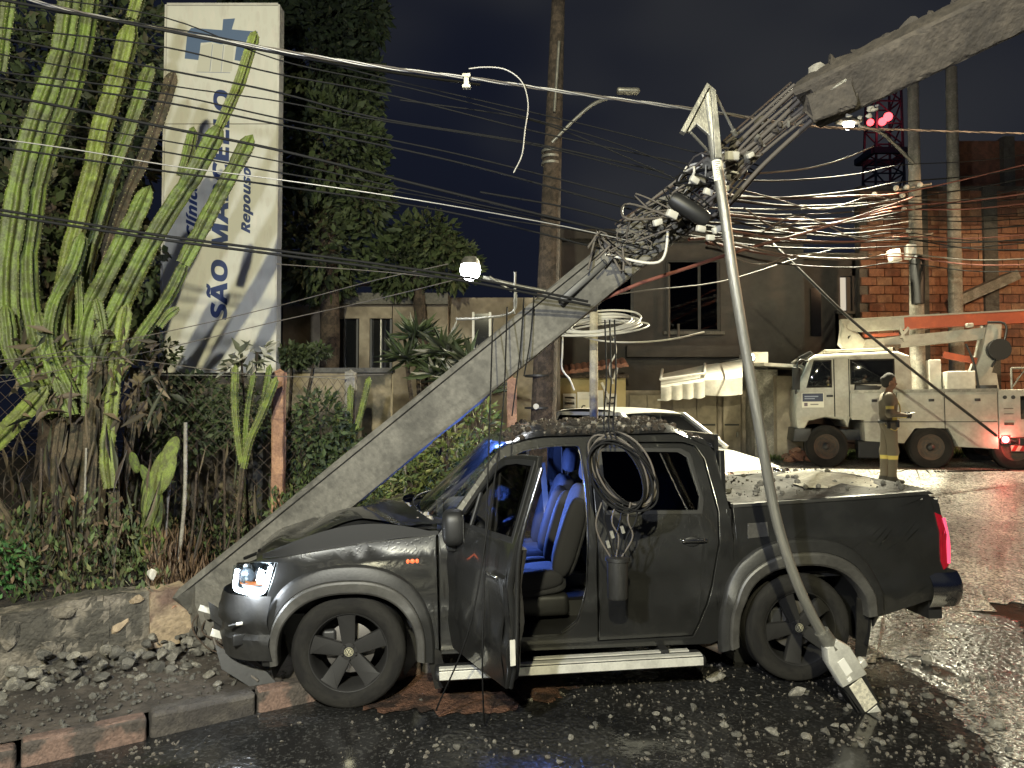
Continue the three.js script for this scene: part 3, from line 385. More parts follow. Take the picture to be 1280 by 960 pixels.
  part('handle', place(smooth(box(0.17, 0.024, 0.016, 1.48, 1.02, W(1.48, 1.02) + 0.030, 0.007))), M.chrome, door);
  part('door_edge', place(tube([V(1.505, 0.38, W(1.5, 0.4) - 0.035), V(1.59, 0.52, W(1.59, 0.5) - 0.035), V(1.640, 0.75, W(1.64, 0.75) - 0.03), V(1.665, 1.2, W(1.66, 1.2) - 0.03), V(1.655, 1.62, W(1.655, 1.62) - 0.03)], 0.014, 26, 6)), M.paint, door);
  // door mirror, on the door's front corner
  const mir = new THREE.Group(); mir.name = 'door_mirror'; T.add(mir); mir.position.set(0.70, 1.20, 1.10);
  const sh = new THREE.SphereGeometry(1, 22, 16); { const p = sh.attributes.position; for (let i = 0; i < p.count; i++) { const x = p.getX(i), y = p.getY(i), z = p.getZ(i), e = v => Math.sign(v) * Math.abs(v) ** 0.6; p.setXYZ(i, e(x) * 0.075, e(y) * 0.115, e(z) * 0.105); } }
  part('mirror_shell', smooth(flatG(sh), 60), M.black, mir); part('mirror_glass', moved(box(0.006, 0.17, 0.16, 0.073, 0, 0, 0.002), 0, 0, 0, 0, -0.15, 0), M.chrome, mir); part('mirror_foot', smooth(mg([box(0.08, 0.07, 0.14, -0.01, -0.13, -0.07, 0.03), box(0.06, 0.05, 0.16, 0, -0.09, -0.12, 0.02)])), M.black, mir);
  // cabin: dash, wheel, seats
  part('dashboard', uvm(smooth(mg([box(0.42, 0.22, 1.60, 0.86, 1.06, 0, 0.07), box(0.30, 0.5, 0.34, 1.0, 0.78, 0, 0.05)]))), M.seat, T);
  part('steering_wheel', mg([moved(flatG(new THREE.TorusGeometry(0.185, 0.016, 8, 32)), 1.12, 1.10, 0.38, 0, 1.15, 0), moved(box(0.30, 0.05, 0.03, 0, 0, 0), 1.12, 1.10, 0.38, 0, 1.15, 0), rod(V(0.90, 1.00, 0.38), V(1.11, 1.09, 0.38), 0.03)]), M.black, T);
  const seat = (x, z, wide) => {
    const s = new THREE.Group(); s.name = 'seat'; T.add(s); s.position.set(x, 0.42, z);
    const soft = (w, h, d, e) => { const g = new THREE.SphereGeometry(1, 26, 18), p = g.attributes.position; for (let i = 0; i < p.count; i++) { const f = (v, q) => Math.sign(v) * Math.abs(v) ** q; p.setXYZ(i, f(p.getX(i), e) * w / 2, f(p.getY(i), e) * h / 2, f(p.getZ(i), e) * d / 2); } return smooth(flatG(g), 60); };
    part('cushion', uvm(moved(soft(0.54, 0.17, wide, 0.45), 0, 0.26, 0, 0, 0, 0.08)), M.seat, s); part('backrest', uvm(moved(soft(0.15, 0.68, wide * 0.9, 0.5), 0.34, 0.62, 0, 0, 0, -0.30)), M.seat, s);
    if (wide < 1) {
      for (const k of [-1, 1]) { part('bolster', uvm(moved(soft(0.16, 0.58, 0.10, 0.7), 0.28, 0.60, k * wide * 0.44, 0, 0, -0.30)), M.seatEdge, s); part('side_bolster', uvm(moved(soft(0.50, 0.15, 0.09, 0.7), -0.02, 0.30, k * wide * 0.45, 0, 0, 0.08)), M.seatEdge, s); }
      part('headrest', uvm(moved(soft(0.11, 0.20, 0.27, 0.6), 0.475, 1.07, 0, 0, 0, -0.2)), M.seat, s); part('headrest_post', mg([rod(V(0.43, 0.90, 0.06), V(0.46, 1.0, 0.06), 0.007), rod(V(0.43, 0.90, -0.06), V(0.46, 1.0, -0.06), 0.007)]), M.chrome, s);
      part('seat_base', uvm(smooth(box(0.50, 0.16, wide * 0.9, 0.02, 0.12, 0, 0.04))), M.black, s);
    }
  };
  seat(1.25, 0.40, 0.52); seat(1.25, -0.40, 0.52); seat(2.08, 0, 1.45);
  part('seat_belt', uvm(mg([surf(8, 1, (u, v) => V(1.70, mix(0.95, 1.58, u), -0.70 + v * 0.05)), surf(8, 1, (u, v) => V(1.50 + 0.05 * v, mix(0.75, 1.45, u), mix(-0.30, -0.66, u)))])), M.cableGrey, T);
  part('dash_paper', uvm(moved(box(0.16, 0.004, 0.2), 0.86, 1.185, 0.30, 0, 0, 0.25)), M.white, T);
  part('dash_screen', smooth(moved(box(0.02, 0.11, 0.19, 0, 0, 0, 0.006), 1.02, 1.235, -0.05, 0, 0, -0.25)), glow(0.10, 0.22, 1.0, 4), T);
  lampLight(1.10, 1.27, -0.05, C(0.13, 0.26, 1.0), 8.0, 0.06, T);
  // grit thrown over roof, scuttle and bed
  const R = rng(222), grain = flatG(new THREE.IcosahedronGeometry(0.5, 0));
  const grit = (name, n, fn, mat) => { const l = []; for (let k = 0; k < n; k++) { const [p, s] = fn(); l.push(moved(grain, p.x, p.y, p.z, R() * 6, R() * 6, R() * 6, s)); } const m = part(name, uvm(mg(l)), mat, T); m.userData.kind = 'stuff'; return m; };
  grit('roof_grit', 110, () => { const z = 0.74 - R() ** 1.5 * 1.3, x = mix(1.08, 2.5, R()); return [V(x, roofY(x, z) + 0.003, z), 0.006 + R() ** 3 * 0.035]; }, M.stone);
  grit('roof_soil', 260, () => { const z = 0.73 - R() ** 1.5 * 1.0, x = mix(1.08, 2.5, R()); return [V(x, roofY(x, z) + 0.003, z), 0.01 + R() ** 2 * 0.05]; }, M.soil);
  grit('bed_grit', 200, () => { const x = mix(2.68, 4.1, R() ** 1.3), z = mix(-0.8, 0.8, R()); return [V(x, mix(1.262, 1.29, (x - 2.65) / 1.48) + 0.02, z), 0.008 + R() ** 3 * 0.055]; }, M.concrete);
  grit('bonnet_grit', 60, () => { const z = mix(-0.2, 0.75, R()), x = mix(0.50, 0.66, R()) - 0.27 * (1 - (z / 0.8) ** 2); return [V(x, 1.205, z), 0.01 + R() ** 3 * 0.05]; }, M.concreteLight);
}

// ---------------------------------------------------------------- the broken concrete pole, its cables, lamp posts
function poleBody(a, b, w0, w1, t0, t1, seed, face = V(0, 0.15, 1), jag0 = 0, jag1 = 0, n = 60, rib = 0, foot = 0) {
  const D = b.clone().sub(a), L = D.length(); D.normalize(); const N = face.clone().addScaledVector(D, -face.dot(D)).normalize(), U = N.clone().cross(D).normalize();
  const ring = [[-1, -0.86], [-0.9, -1], [-0.74, -1], [-0.68, -0.74], [0, -0.74], [0.68, -0.74], [0.74, -1], [0.9, -1], [1, -0.86], [1, 0], [1, 0.80], [0.88, 1], [0.74, 1], [0.69, 0.76], [0, 0.76], [-0.69, 0.76], [-0.74, 1], [-0.88, 1], [-1, 0.80], [-1, 0], [-1, -0.86]], RN = 20;
  const P = (k, v) => { let [s, t] = ring[k]; if (Math.abs(t) > 0.7 && Math.abs(t) < 0.78 && Math.abs(s) < 0.8 && !rib) t = Math.sign(t); if (rib && t > 0.7 && s < 0.5 && s > -0.8 && t < 0.8) t = 0.86; if (rib && s < -0.6 && t > 0.7) t = Math.min(t, 0.88); const w = mix(w0, w1, v) / 2, h = mix(t0, t1, v) / 2, q = fbm(k / RN, v * 0.7 + 0.1, 14, seed, 3) - 0.5, c = Math.abs(s) > 0.85 && Math.abs(t) > 0.8 ? 0.02 * (fbm(k / RN, v, 40, seed + 3, 2) - 0.6) : 0; let l = v * L; if (v < 0.06) l += jag0 * (fbm(k / RN, 0.3, 9, seed + 1, 2) - 0.4) * (1 - v / 0.06); if (v > 0.94) l += jag1 * (fbm(k / RN, 0.7, 9, seed + 2, 2) - 0.5) * (v - 0.94) / 0.06; return a.clone().addScaledVector(D, l).addScaledVector(U, s * (w + (s < 0 ? foot * (1 - sstep(v, 0, 0.16)) : 0) + q * 0.006 + c)).addScaledVector(N, t * (h + q * 0.006 + c)); };
  const body = surf(RN, n, (u, v) => P(Math.round(u * RN), v)), cap = v => surf(RN, 3, (u, r) => { const p = P(Math.round(u * RN), v), c = a.clone().addScaledVector(D, v * L + (v ? 0.05 : -0.05) * fbm(u, 0.5, 6, seed, 2)); return p.lerp(c, r); });
  const loc = g => { g.translate(-a.x, -a.y, -a.z); return g; };
  return { geo: uvm(loc(smooth(mg([body, cap(0), cap(1)]), 25))), D, N, U, L };
}
const poleA = spot(241, 762, 5.98), poleB = spot(846, 266, 5.2);
{
  const pole = thing('broken_concrete_pole', 'snapped concrete utility pole leaning over the pickup bonnet from the garden wall', 'utility pole', null, poleA);
  const b = poleBody(poleA, poleB, 0.36, 0.285, 0.25, 0.20, 5, V(0.05, 0.10, 1), 0.85, 0.3, 90, 1, 0.20);
  part('shaft', b.geo, M.concrete, pole);
  const R = rng(55), w = (p) => p.sub(poleA);
  // crumbled concrete and bent bars at the break
  for (let k = 0; k < 86; k++) { const t = R(), c = spot(mix(770, 960, t), mix(325, 165, t) + (R() - 0.5) * mix(46, 30, t), mix(5.22, 4.9, t) + (R() - 0.5) * 0.12), s = 0.03 + R() ** 2 * 0.10; const m = part('concrete_chunk', rock(900 + k, s * 1.3, s, s, 1), R() < 0.08 ? M.concreteLight : M.concrete, pole); m.position.copy(w(c)); m.rotation.set(R() * 6, R() * 6, R() * 6); }
  for (let k = 0; k < 34; k++) { const t = R(), s = 0.02 + R() ** 2 * 0.07, c = spot(mix(925, 1012, t) + (R() - 0.5) * 14, mix(192, 126, t) + (R() - 0.5) * 22, mix(4.95, 4.66, t)); const m = part('concrete_chunk', rock(1700 + k, s * 1.6, s, s, 1), k % 5 ? M.concreteBrown : M.concrete, pole); m.position.copy(w(c)); m.rotation.set(R() * 6, R() * 6, R() * 6); }
  for (let k = 0; k < 13; k++) { const o = (k - 6) * 3.6; part('reinforcing_bar', tube([spot(790 + o, 300 + o * 0.9, 5.25), spot(870 + o * 1.2 + R() * 14, 238 + o + R() * 16, 5.1), spot(940 + o, 178 + o * 0.8 + R() * 10, 4.9), spot(1015 + o * 1.2, 118 + o * 0.7, 4.62)].map(w), 0.007 + 0.004 * (k % 3), 24, 6), k % 3 ? M.cableGrey : M.rust, pole); }
  for (let k = 0; k < 16; k++) { const s = 0.05 + R() * 0.12, c = spot(236 + R() * 70, 762 + R() * 52, 5.86 + (R() - 0.5) * 0.2); const m = part('concrete_chunk', rock(1500 + k, s * 1.4, s, s, 1), M.concrete, pole); m.position.copy(w(c)); m.rotation.set(R() * 6, R() * 6, R() * 6); }
  for (let k = 0; k < 5; k++) part('reinforcing_bar', tube([spot(255 + k * 9, 760 + k * 5, 5.9), spot(240 + k * 12, 782 + k * 6, 5.8), spot(262 + k * 14, 800 + k * 3 + R() * 14, 5.75), spot(290 + k * 8, 806 + R() * 12, 5.7)].map(w), 0.006, 16, 5), M.rust, pole);
  part('cable_clamp', uvm(moved(smooth(box(0.42, 0.05, 0.30, 0, 0, 0, 0.01)), ...w(spot(727, 356, 5.36)).toArray(), 0, 0, 0.72)), M.steelDark, pole);
  const top = spot(1012, 128, 4.62), end = spot(1420, -66, 3.75);
  const up = thing('hanging_pole_section', 'broken upper length of concrete pole hanging in the cables above the road', 'utility pole', null, top);
  const u = poleBody(top, end, 0.30, 0.255, 0.20, 0.17, 9, V(0.1, -0.55, 1), 0.5, 0.1); part('shaft', u.geo, M.concreteBrown, up);
  const w2 = p => p.sub(top);
  const crown = poleBody(spot(1012, 137, 4.52), spot(1066, 116, 4.44), 0.16, 0.17, 0.1, 0.1, 12, V(0.1, -0.1, 1), 0.05, 0.05, 16); const cm = part('split_end', crown.geo, M.concreteBrown, up); cm.position.copy(w2(spot(1012, 137, 4.52)));
  for (let k = 0; k < 46; k++) { const t = R(), s = 0.03 + R() ** 2 * 0.13, c = spot(mix(1000, 1290, t), mix(108, -28, t) + (R() - 0.5) * 16, mix(4.6, 4.0, t)); const m = part('concrete_chunk', rock(1200 + k, s * 1.5, s * 0.7, s, 1), R() < 0.1 ? M.concreteLight : M.concreteBrown, up); m.position.copy(w2(c)); m.rotation.set((R() - 0.5), R() * 6, 0.4 + (R() - 0.5)); }
  for (let k = 0; k < 10; k++) { const s = 0.02 + R() * 0.02; const m = part('concrete_chunk', rock(1300 + k, s * 1.5, s, s, 1), M.concreteLight, up); m.position.copy(w2(spot(1020 + R() * 80, 132 + R() * 22, 4.5))); }
  part('brace_strap', mg([tube([spot(1000, 108, 4.6), spot(1030, 92, 4.6), spot(1078, 76, 4.5)].map(w2), 0.012, 10, 6), tube([spot(1010, 128, 4.5), spot(1045, 108, 4.42), spot(1058, 100, 4.4)].map(w2), 0.012, 10, 6)]), M.galv, up);
}
// ---- cables
let cableCount = 0;
function cable(pts, r, mat, label, group, seg = 40, name = 'overhead_cable') { const p = pts.map(q => spot(...q)), o = p[0].clone(); const m = part(name, tube(p.map(q => q.sub(o)), r, seg, 6), mat, scene); m.position.copy(o); cableCount++; return tag(m, label, 'cable', group); }
{
  const LG = 'cables strung over the cactus garden', LL = 'thin sagging overhead cable strung across the cactus garden and sign';
  const dl = (x) => mix(4.55, 5.15, sstep(x, -60, 860));
  const left = [[[-40, 2], [206, 34], [345, 62], [470, 95], [740, 158], [875, 192]], [[-40, 30], [206, 59], [345, 92], [470, 115], [680, 167], [860, 205]], [[-40, 40], [206, 87], [345, 115], [460, 145], [670, 180], [830, 215]], [[-40, 60], [206, 106], [345, 126], [460, 148], [670, 182], [840, 225]], [[-40, 85], [206, 117], [345, 147], [560, 190], [800, 250]], [[-40, 92], [206, 128], [345, 155], [560, 200], [790, 262]], [[-40, 135], [206, 176], [345, 201], [560, 248], [770, 290]], [[-40, 150], [206, 190], [345, 215], [500, 240], [620, 263], [740, 290], [830, 302]], [[-40, 178], [206, 214], [345, 232], [560, 265], [780, 318]], [[-40, -14], [206, 22], [345, 74], [520, 112], [760, 176], [860, 214]], [[500, 125], [640, 145], [690, 158], [850, 226]], [[600, 240], [720, 262], [800, 285]], [[610, 272], [700, 285], [790, 300]]];
  left.forEach((l, k) => cable(l.map(([x, y]) => [x, y, dl(x) + (k % 3) * 0.04]), 0.0044 + (k % 3) * 0.0010, M.cable, LL, LG));
  for (const l of [[[-40, 110], [206, 159], [345, 187], [560, 240], [780, 294]], [[-40, 256], [206, 295], [345, 313], [480, 331], [590, 348], [735, 377]], [[-40, 262], [206, 300], [345, 318], [480, 336], [590, 353], [738, 382]], [[-40, -8], [206, 38], [345, 66], [500, 92], [600, 106]]]) cable(l.map(([x, y]) => [x, y, dl(x) - 0.03]), 0.009, M.cable, 'thick black overhead cable strung across the cactus garden', LG);
  cable([[-40, 168, 4.6], [100, 188, 4.7], [206, 206, 4.75], [345, 224, 4.8], [520, 250, 4.9], [700, 282, 5.05], [800, 304, 5.1]], 0.0042, M.cableAlu, 'pale thin overhead cable crossing in front of the sign', null);
  for (const l of [[[-40, 462], [220, 412], [345, 383], [470, 350], [560, 330]], [[-40, 486], [220, 432], [345, 402], [470, 374], [600, 342]], [[-40, 452], [120, 446], [340, 470], [480, 468]], [[345, 330], [480, 340], [590, 352]]]) cable(l.map(([x, y]) => [x, y, 6.4]), 0.004, M.cableGrey, 'thin slack service wire hanging low over the garden', 'slack wires over the garden');
  // the twisted bundle that carries on over the road
  const bundle = thing('twisted_cable_bundle', 'twisted aluminium cable bundle crossing above everything from garden to brick building', 'cable', null, spot(-60, -32, 4.6));
  const c = new THREE.CatmullRomCurve3([[-60, -32, 4.6], [60, 6, 4.65], [205, 37, 4.7], [343, 62, 4.75], [480, 84, 4.8], [590, 98, 4.85], [720, 117, 4.9], [870, 137, 5.0], [1000, 156, 5.8], [1150, 163, 9], [1320, 168, 11]].map(q => spot(...q).sub(bundle.position)), false, 'centripetal');
  for (let s = 0; s < 3; s++) { const pts = []; for (let k = 0; k <= 150; k++) { const p = c.getPointAt(k / 150), a = k * 0.9 + s * 2.094; pts.push(p.add(V(0, Math.cos(a) * 0.007, Math.sin(a) * 0.007))); } part('strand', tube(pts, 0.0055, 320, 5), s ? M.cableAlu : M.cableGrey, bundle); }
  part('suspension_clamp', mg([box(0.03, 0.07, 0.03), box(0.05, 0.02, 0.04, 0, 0.03, 0), box(0.05, 0.02, 0.04, 0, -0.04, 0)].map(g => { const p = spot(583, 101, 4.82).sub(bundle.position); return g.translate(p.x, p.y, p.z); })), M.galv, bundle);
  cable([[586, 86, 4.8], [605, 84, 4.8], [632, 87, 4.8], [652, 102, 4.8], [660, 128, 4.8], [656, 165, 4.8], [652, 195, 4.8], [642, 216, 4.8]], 0.005, M.cableAlu, 'stiff loose cable end curling up from the twisted bundle', null);
  // slack between the break and the poles across the road
  const RG = 'cables from the break to the poles across the road', RL = 'overhead cable running from the broken pole to the poles across the road', R = rng(31);
  const run = [[222, 205, 188], [244, 238, 196], [250, 246, 215], [258, 250, 238], [262, 254, 244], [266, 262, 250], [272, 270, 262], [276, 274, 270], [280, 286, 278], [284, 296, 290], [292, 300, 296], [296, 308, 300], [302, 318, 322], [306, 322, 330], [270, 292, 300], [262, 300, 312], [248, 226, 204], [300, 256, 236], [288, 262, 226], [310, 330, 338]];
  run.forEach(([a, b, e], k) => { const x0 = 846 + R() * 70, sag = 6 + R() * 14; cable([[x0, a - 4 + R() * 8, 5.05], [mix(x0, 1143, 0.35), mix(a, b, 0.4) + sag * 0.6, 7.2], [mix(x0, 1143, 0.7), mix(a, b, 0.75) + sag * 0.5, 10.5], [1143, b, 15.25], [1215, mix(b, e, 0.5) + 5, 14.5], [1320, e, 13.5]], 0.008 + R() * 0.006, k % 9 === 3 ? M.cableGrey : k % 4 === 1 ? M.cableRed : M.cable, RL, RG, 50); });
  for (const l of [[[905, 232, 5], [960, 246, 6], [1030, 262, 8], [1090, 246, 10], [1143, 262, 15.2]], [[890, 300, 5], [950, 292, 6], [985, 272, 6.5], [1060, 286, 9], [1143, 276, 15.2]], [[930, 260, 5.2], [970, 285, 6], [1010, 275, 7], [1080, 300, 10], [1143, 288, 15.2]], [[870, 276, 5.1], [900, 310, 5.2], [940, 330, 5.6], [1000, 318, 7], [1090, 318, 10]], [[930, 218, 5.1], [1000, 212, 6], [1050, 200, 7.5], [1092, 183, 9.5]]]) cable(l, 0.007, M.cableGrey, 'pale slack cable looping between the break and the far poles', 'pale looping cables');
  cable([[744, 378, 5.3], [800, 354, 5.25], [850, 338, 5.3], [930, 312, 5.8], [1010, 290, 7], [1080, 268, 9.5], [1143, 246, 15.2]], 0.014, M.cableRed, 'thick reddish cable stretched from the lamp post bracket to the far pole', null);
  cable([[960, 300, 12.8], [1000, 338, 12.8], [1060, 396, 12.7], [1150, 470, 12.6], [1246, 545, 12.6]], 0.024, M.black, 'thick black cable slanting down in front of the white lorry', null);
  cable([[1040, 312, 12.8], [1000, 322, 12], [900, 352, 10], [800, 364, 8.6], [742, 372, 8.5]], 0.008, M.cableGrey, 'thin cable from the lamp post to the poles by the bricks', null);
  // hanging tails in front of the pickup
  for (const l of [[[616, 398, 5.2], [611, 560, 4.6], [606, 700, 4.45], [603, 820, 4.4], [605, 905, 4.75]], [[634, 384, 5.2], [628, 520, 4.7], [612, 640, 4.5], [588, 780, 4.42], [545, 888, 4.85]], [[655, 372, 5.3], [650, 440, 5.25], [640, 520, 5.2]], [[668, 366, 5.3], [662, 430, 5.25], [655, 470, 5.2]]]) cable(l, 0.005, M.cable, 'thin black cable tail hanging down past the open pickup door', 'cable tails hanging by the door');
  const tang = thing('cable_tangle', 'knot of torn cables and connector boxes wrapped round the break in the pole', 'cables', null, spot(850, 250, 5.0));
  const w = p => p.sub(tang.position);
  for (let k = 0; k < 26; k++) { const t = R(), cx = mix(770, 935, t), cy = mix(318, 190, t), pts = []; for (let j = 0; j < 5; j++) pts.push(w(spot(cx + (R() - 0.5) * 90, cy + (R() - 0.5) * 60, 4.88 + R() * 0.35))); part('cable_loop', tube(pts, 0.004 + R() * 0.006, 26, 5), [M.cable, M.cableGrey, M.cableGrey, M.cableWhite][k % 4], tang); }
  for (const [x, y, s] of [[876, 286, 0.05], [896, 287, 0.05], [888, 297, 0.045], [840, 268, 0.06], [868, 225, 0.05], [885, 240, 0.05], [822, 278, 0.05], [915, 195, 0.07], [938, 194, 0.04], [905, 236, 0.05]]) part('connector_box', moved(smooth(box(s * 1.2, s * 0.8, s * 0.7, 0, 0, 0, 0.008)), ...w(spot(x, y, 4.85)).toArray(), 0.2, 0.3, R() - 0.5), M.whiteDull, tang);
  part('splice_sleeve', moved(smooth(lathe([[0, -0.14], [0.04, -0.14], [0.055, -0.1], [0.055, 0.1], [0.04, 0.14], [0, 0.14]], 16)), ...w(spot(862, 262, 4.9)).toArray(), 0, 0, 1.0), M.black, tang);
  // coil of black drop cable hung on the pickup and the splice canister below it
  const coil = thing('black_cable_coil', 'coil of thin black cable hanging against the pickup side', 'cable coil', null, spot(778, 592, 4.78));
  const wc = p => p.sub(coil.position);
  for (let k = 0; k < 15; k++) { const pts = [], ox = (R() - 0.5) * 14, oy = (R() - 0.5) * 16, rx = 30 + R() * 9, ry = 40 + R() * 9, d = 4.74 + R() * 0.08, tl = 0.25 + R() * 0.3; for (let j = 0; j < 14; j++) { const a = j / 14 * 2 * Math.PI; pts.push(wc(spot(777 + ox + rx * Math.cos(a) + ry * tl * Math.sin(a), 591 + oy + ry * Math.sin(a) * 0.95, d + 0.02 * Math.sin(a * 2 + k)))); } part('cable_turn', tube(pts, 0.0068, 60, 6, true), k % 3 === 2 ? M.cableGrey : M.cable, coil); }
  for (const [x, d] of [[756, 5.0], [762, 4.95], [768, 4.9]]) part('hanging_lead', tube([spot(x, 400, d + 0.3), spot(x + 2, 470, d + 0.1), spot(x, 540, 4.78), spot(x + 8, 560, 4.76)].map(wc), 0.006, 20, 5), M.cable, coil);
  const can = thing('splice_canister', 'black cylindrical cable splice canister dangling on cables beside the pickup door', 'splice canister', null, spot(772, 722, 4.80));
  const wk = p => p.sub(can.position);
  part('canister_body', smooth(lathe([[0, -0.13], [0.055, -0.13], [0.062, -0.12], [0.066, 0.10], [0.076, 0.105], [0.076, 0.125], [0.06, 0.13], [0, 0.13]], 26)), M.plasticDark, can);
  for (let k = 0; k < 6; k++) { const R1 = rng(k + 60), x = 752 + k * 8; part('lead', tube([spot(764 + k * 3, 698, 4.8), spot(x + (R1() - 0.5) * 20, 670, 4.78), spot(745 + k * 10, 655 - R1() * 10, 4.77), spot(752 + k * 9, 628, 4.77)].map(wk), 0.006, 20, 5), k % 2 ? M.cable : M.cableGrey, can); }
  part('lead_clamp', mg([[765, 668], [778, 662], [760, 680]].map(([x, y]) => moved(box(0.02, 0.045, 0.02), ...wk(spot(x, y, 4.765)).toArray(), 0, 0, 0.3))), M.galv, can);
}
// ---- lamp arm torn from the pole, luminaire resting on the road
{
  const foot = spot(1091, 893, 4.98); const arm = thing('fallen_street_light', 'galvanised street light arm leaning against the cables, lamp head resting on the road', 'street light', null, foot), w = p => p.sub(foot);
  const line = [[884, 118, 4.62], [893, 185, 4.62], [905, 262, 4.62], [916, 340, 4.63], [930, 425, 4.65], [944, 505, 4.67], [957, 580, 4.70], [972, 655, 4.74], [996, 728, 4.80], [1024, 786, 4.86], [1038, 808, 4.88]];
  part('arm_tube', smooth(tube(line.map(q => w(spot(...q))), 0.032, 60, 14), 60), M.galv, arm);
  const plate = (q, th) => { const o = spot(...q[0]), f = V(0, 0, th); const g = poly(q.map(p => { const s = spot(...p).sub(o); return [s.x, s.y]; }), th, 0.003); return uvm(g.translate(...w(o).toArray())); };
  part('bracket_plate', plate([[884, 103, 4.60], [895, 112, 4.60], [892, 130, 4.6], [900, 195, 4.60], [886, 168, 4.6], [871, 155, 4.6], [862, 165, 4.60], [851, 163, 4.60]], 0.03), M.galv, arm);
  part('bracket_flange', mg([plate([[884, 103, 4.57], [888, 106, 4.57], [857, 166, 4.57], [851, 163, 4.57]], 0.05), plate([[889, 112, 4.57], [895, 112, 4.57], [903, 197, 4.57], [894, 197, 4.57]], 0.05)]), M.galv, arm);
  part('brace_bolt', mg([rod(w(spot(893, 116, 4.6)), w(spot(918, 166, 4.75)), 0.008), rod(w(spot(864, 166, 4.6)), w(spot(890, 194, 4.75)), 0.008), rod(w(spot(916, 163, 4.74)), w(spot(919, 168, 4.76)), 0.016)]), M.galv, arm);
  // tag plate with small print
  const cv = document.createElement('canvas'); cv.width = 64; cv.height = 160; const x = cv.getContext('2d'); x.fillStyle = '#d9d6c2'; x.fillRect(0, 0, 64, 160); x.fillStyle = '#4a4a44'; for (let k = 0; k < 9; k++) x.fillRect(16 + (k % 2) * 4, 14 + k * 15, 26 - (k % 3) * 6, 6); const tt = new THREE.CanvasTexture(cv); tt.colorSpace = THREE.SRGBColorSpace;
  const sp = w(spot(897, 214, 4.572)); const st = part('maker_label', surf(6, 1, (u, v) => { const a = mix(-1.2, 1.2, u); return V(0.0345 * Math.sin(a), (v - 0.5) * 0.125, 0.0345 * Math.cos(a)); }, false), new THREE.MeshPhysicalMaterial({ map: tt, roughness: 0.6, side: THREE.DoubleSide }), arm); st.position.copy(w(spot(897, 214, 4.622))); st.rotation.z = 0.12;
  // luminaire: neck, housing with rib cover, LED window at the tip
  const A = w(spot(1034, 800, 4.87)), B = w(spot(1093, 893, 4.97)), D = B.clone().sub(A), L = D.length(); D.normalize();
  const N = V(-0.12, 0.35, 1); N.addScaledVector(D, -N.dot(D)).normalize(); const U = D.clone().cross(N).normalize();
  const mtx = new THREE.Matrix4().makeBasis(U, D, N).setPosition(A), set = g => uvm(g.applyMatrix4(mtx));
  const h = s => s * L;
  part('neck', set(rod(V(0, -0.07, 0), V(0, 0.06, 0), 0.046, 0.052, 16)), M.galv, arm);
  part('housing', smooth(set(poly([[-0.045, h(0.02)], [0.045, h(0.02)], [0.088, h(0.16)], [0.092, h(0.48)], [-0.088, h(0.53)], [-0.088, h(0.16)]], 0.08, 0.014).translate(0, 0, 0.05)), 40), M.alu, arm);
  part('rating_plate', set(box(0.05, 0.11, 0.004, 0.012, h(0.30), 0.053)), M.white, arm); part('small_label', set(box(0.03, 0.025, 0.004, 0.03, h(0.44), 0.053)), M.white, arm);
  part('latch', smooth(set(box(0.07, 0.06, 0.06, -0.10, h(0.44), 0.0, 0.015)), 40), M.alu, arm);
  part('heat_sink', set(mg([0, 1, 2, 3, 4, 5, 6].map(k => box(0.006, h(0.34), 0.05, 0.085 - k * 0.0035 * 0 + (k - 6) * 0.0, h(0.76), -0.005 - k * 0.009)).concat([uvm(poly([[-0.082, h(0.52)], [0.086, h(0.48)], [0.066, h(0.99)], [-0.05, h(0.99)]], 0.05, 0.004).translate(0, 0, 0.03))]))), M.plasticDark, arm);
  part('led_window', set(box(0.10, h(0.34), 0.012, 0.002, h(0.70), 0.030, 0.004)), mottled(91, [0.66, 0.62, 0.50], [0.42, 0.40, 0.33], { freq: 12, metres: 0.2, bump: 0.004, rough: 0.35 }), arm);
  part('tip_plate', set(box(0.085, h(0.09), 0.012, 0.006, h(0.935), 0.030, 0.003)), M.alu, arm);
}
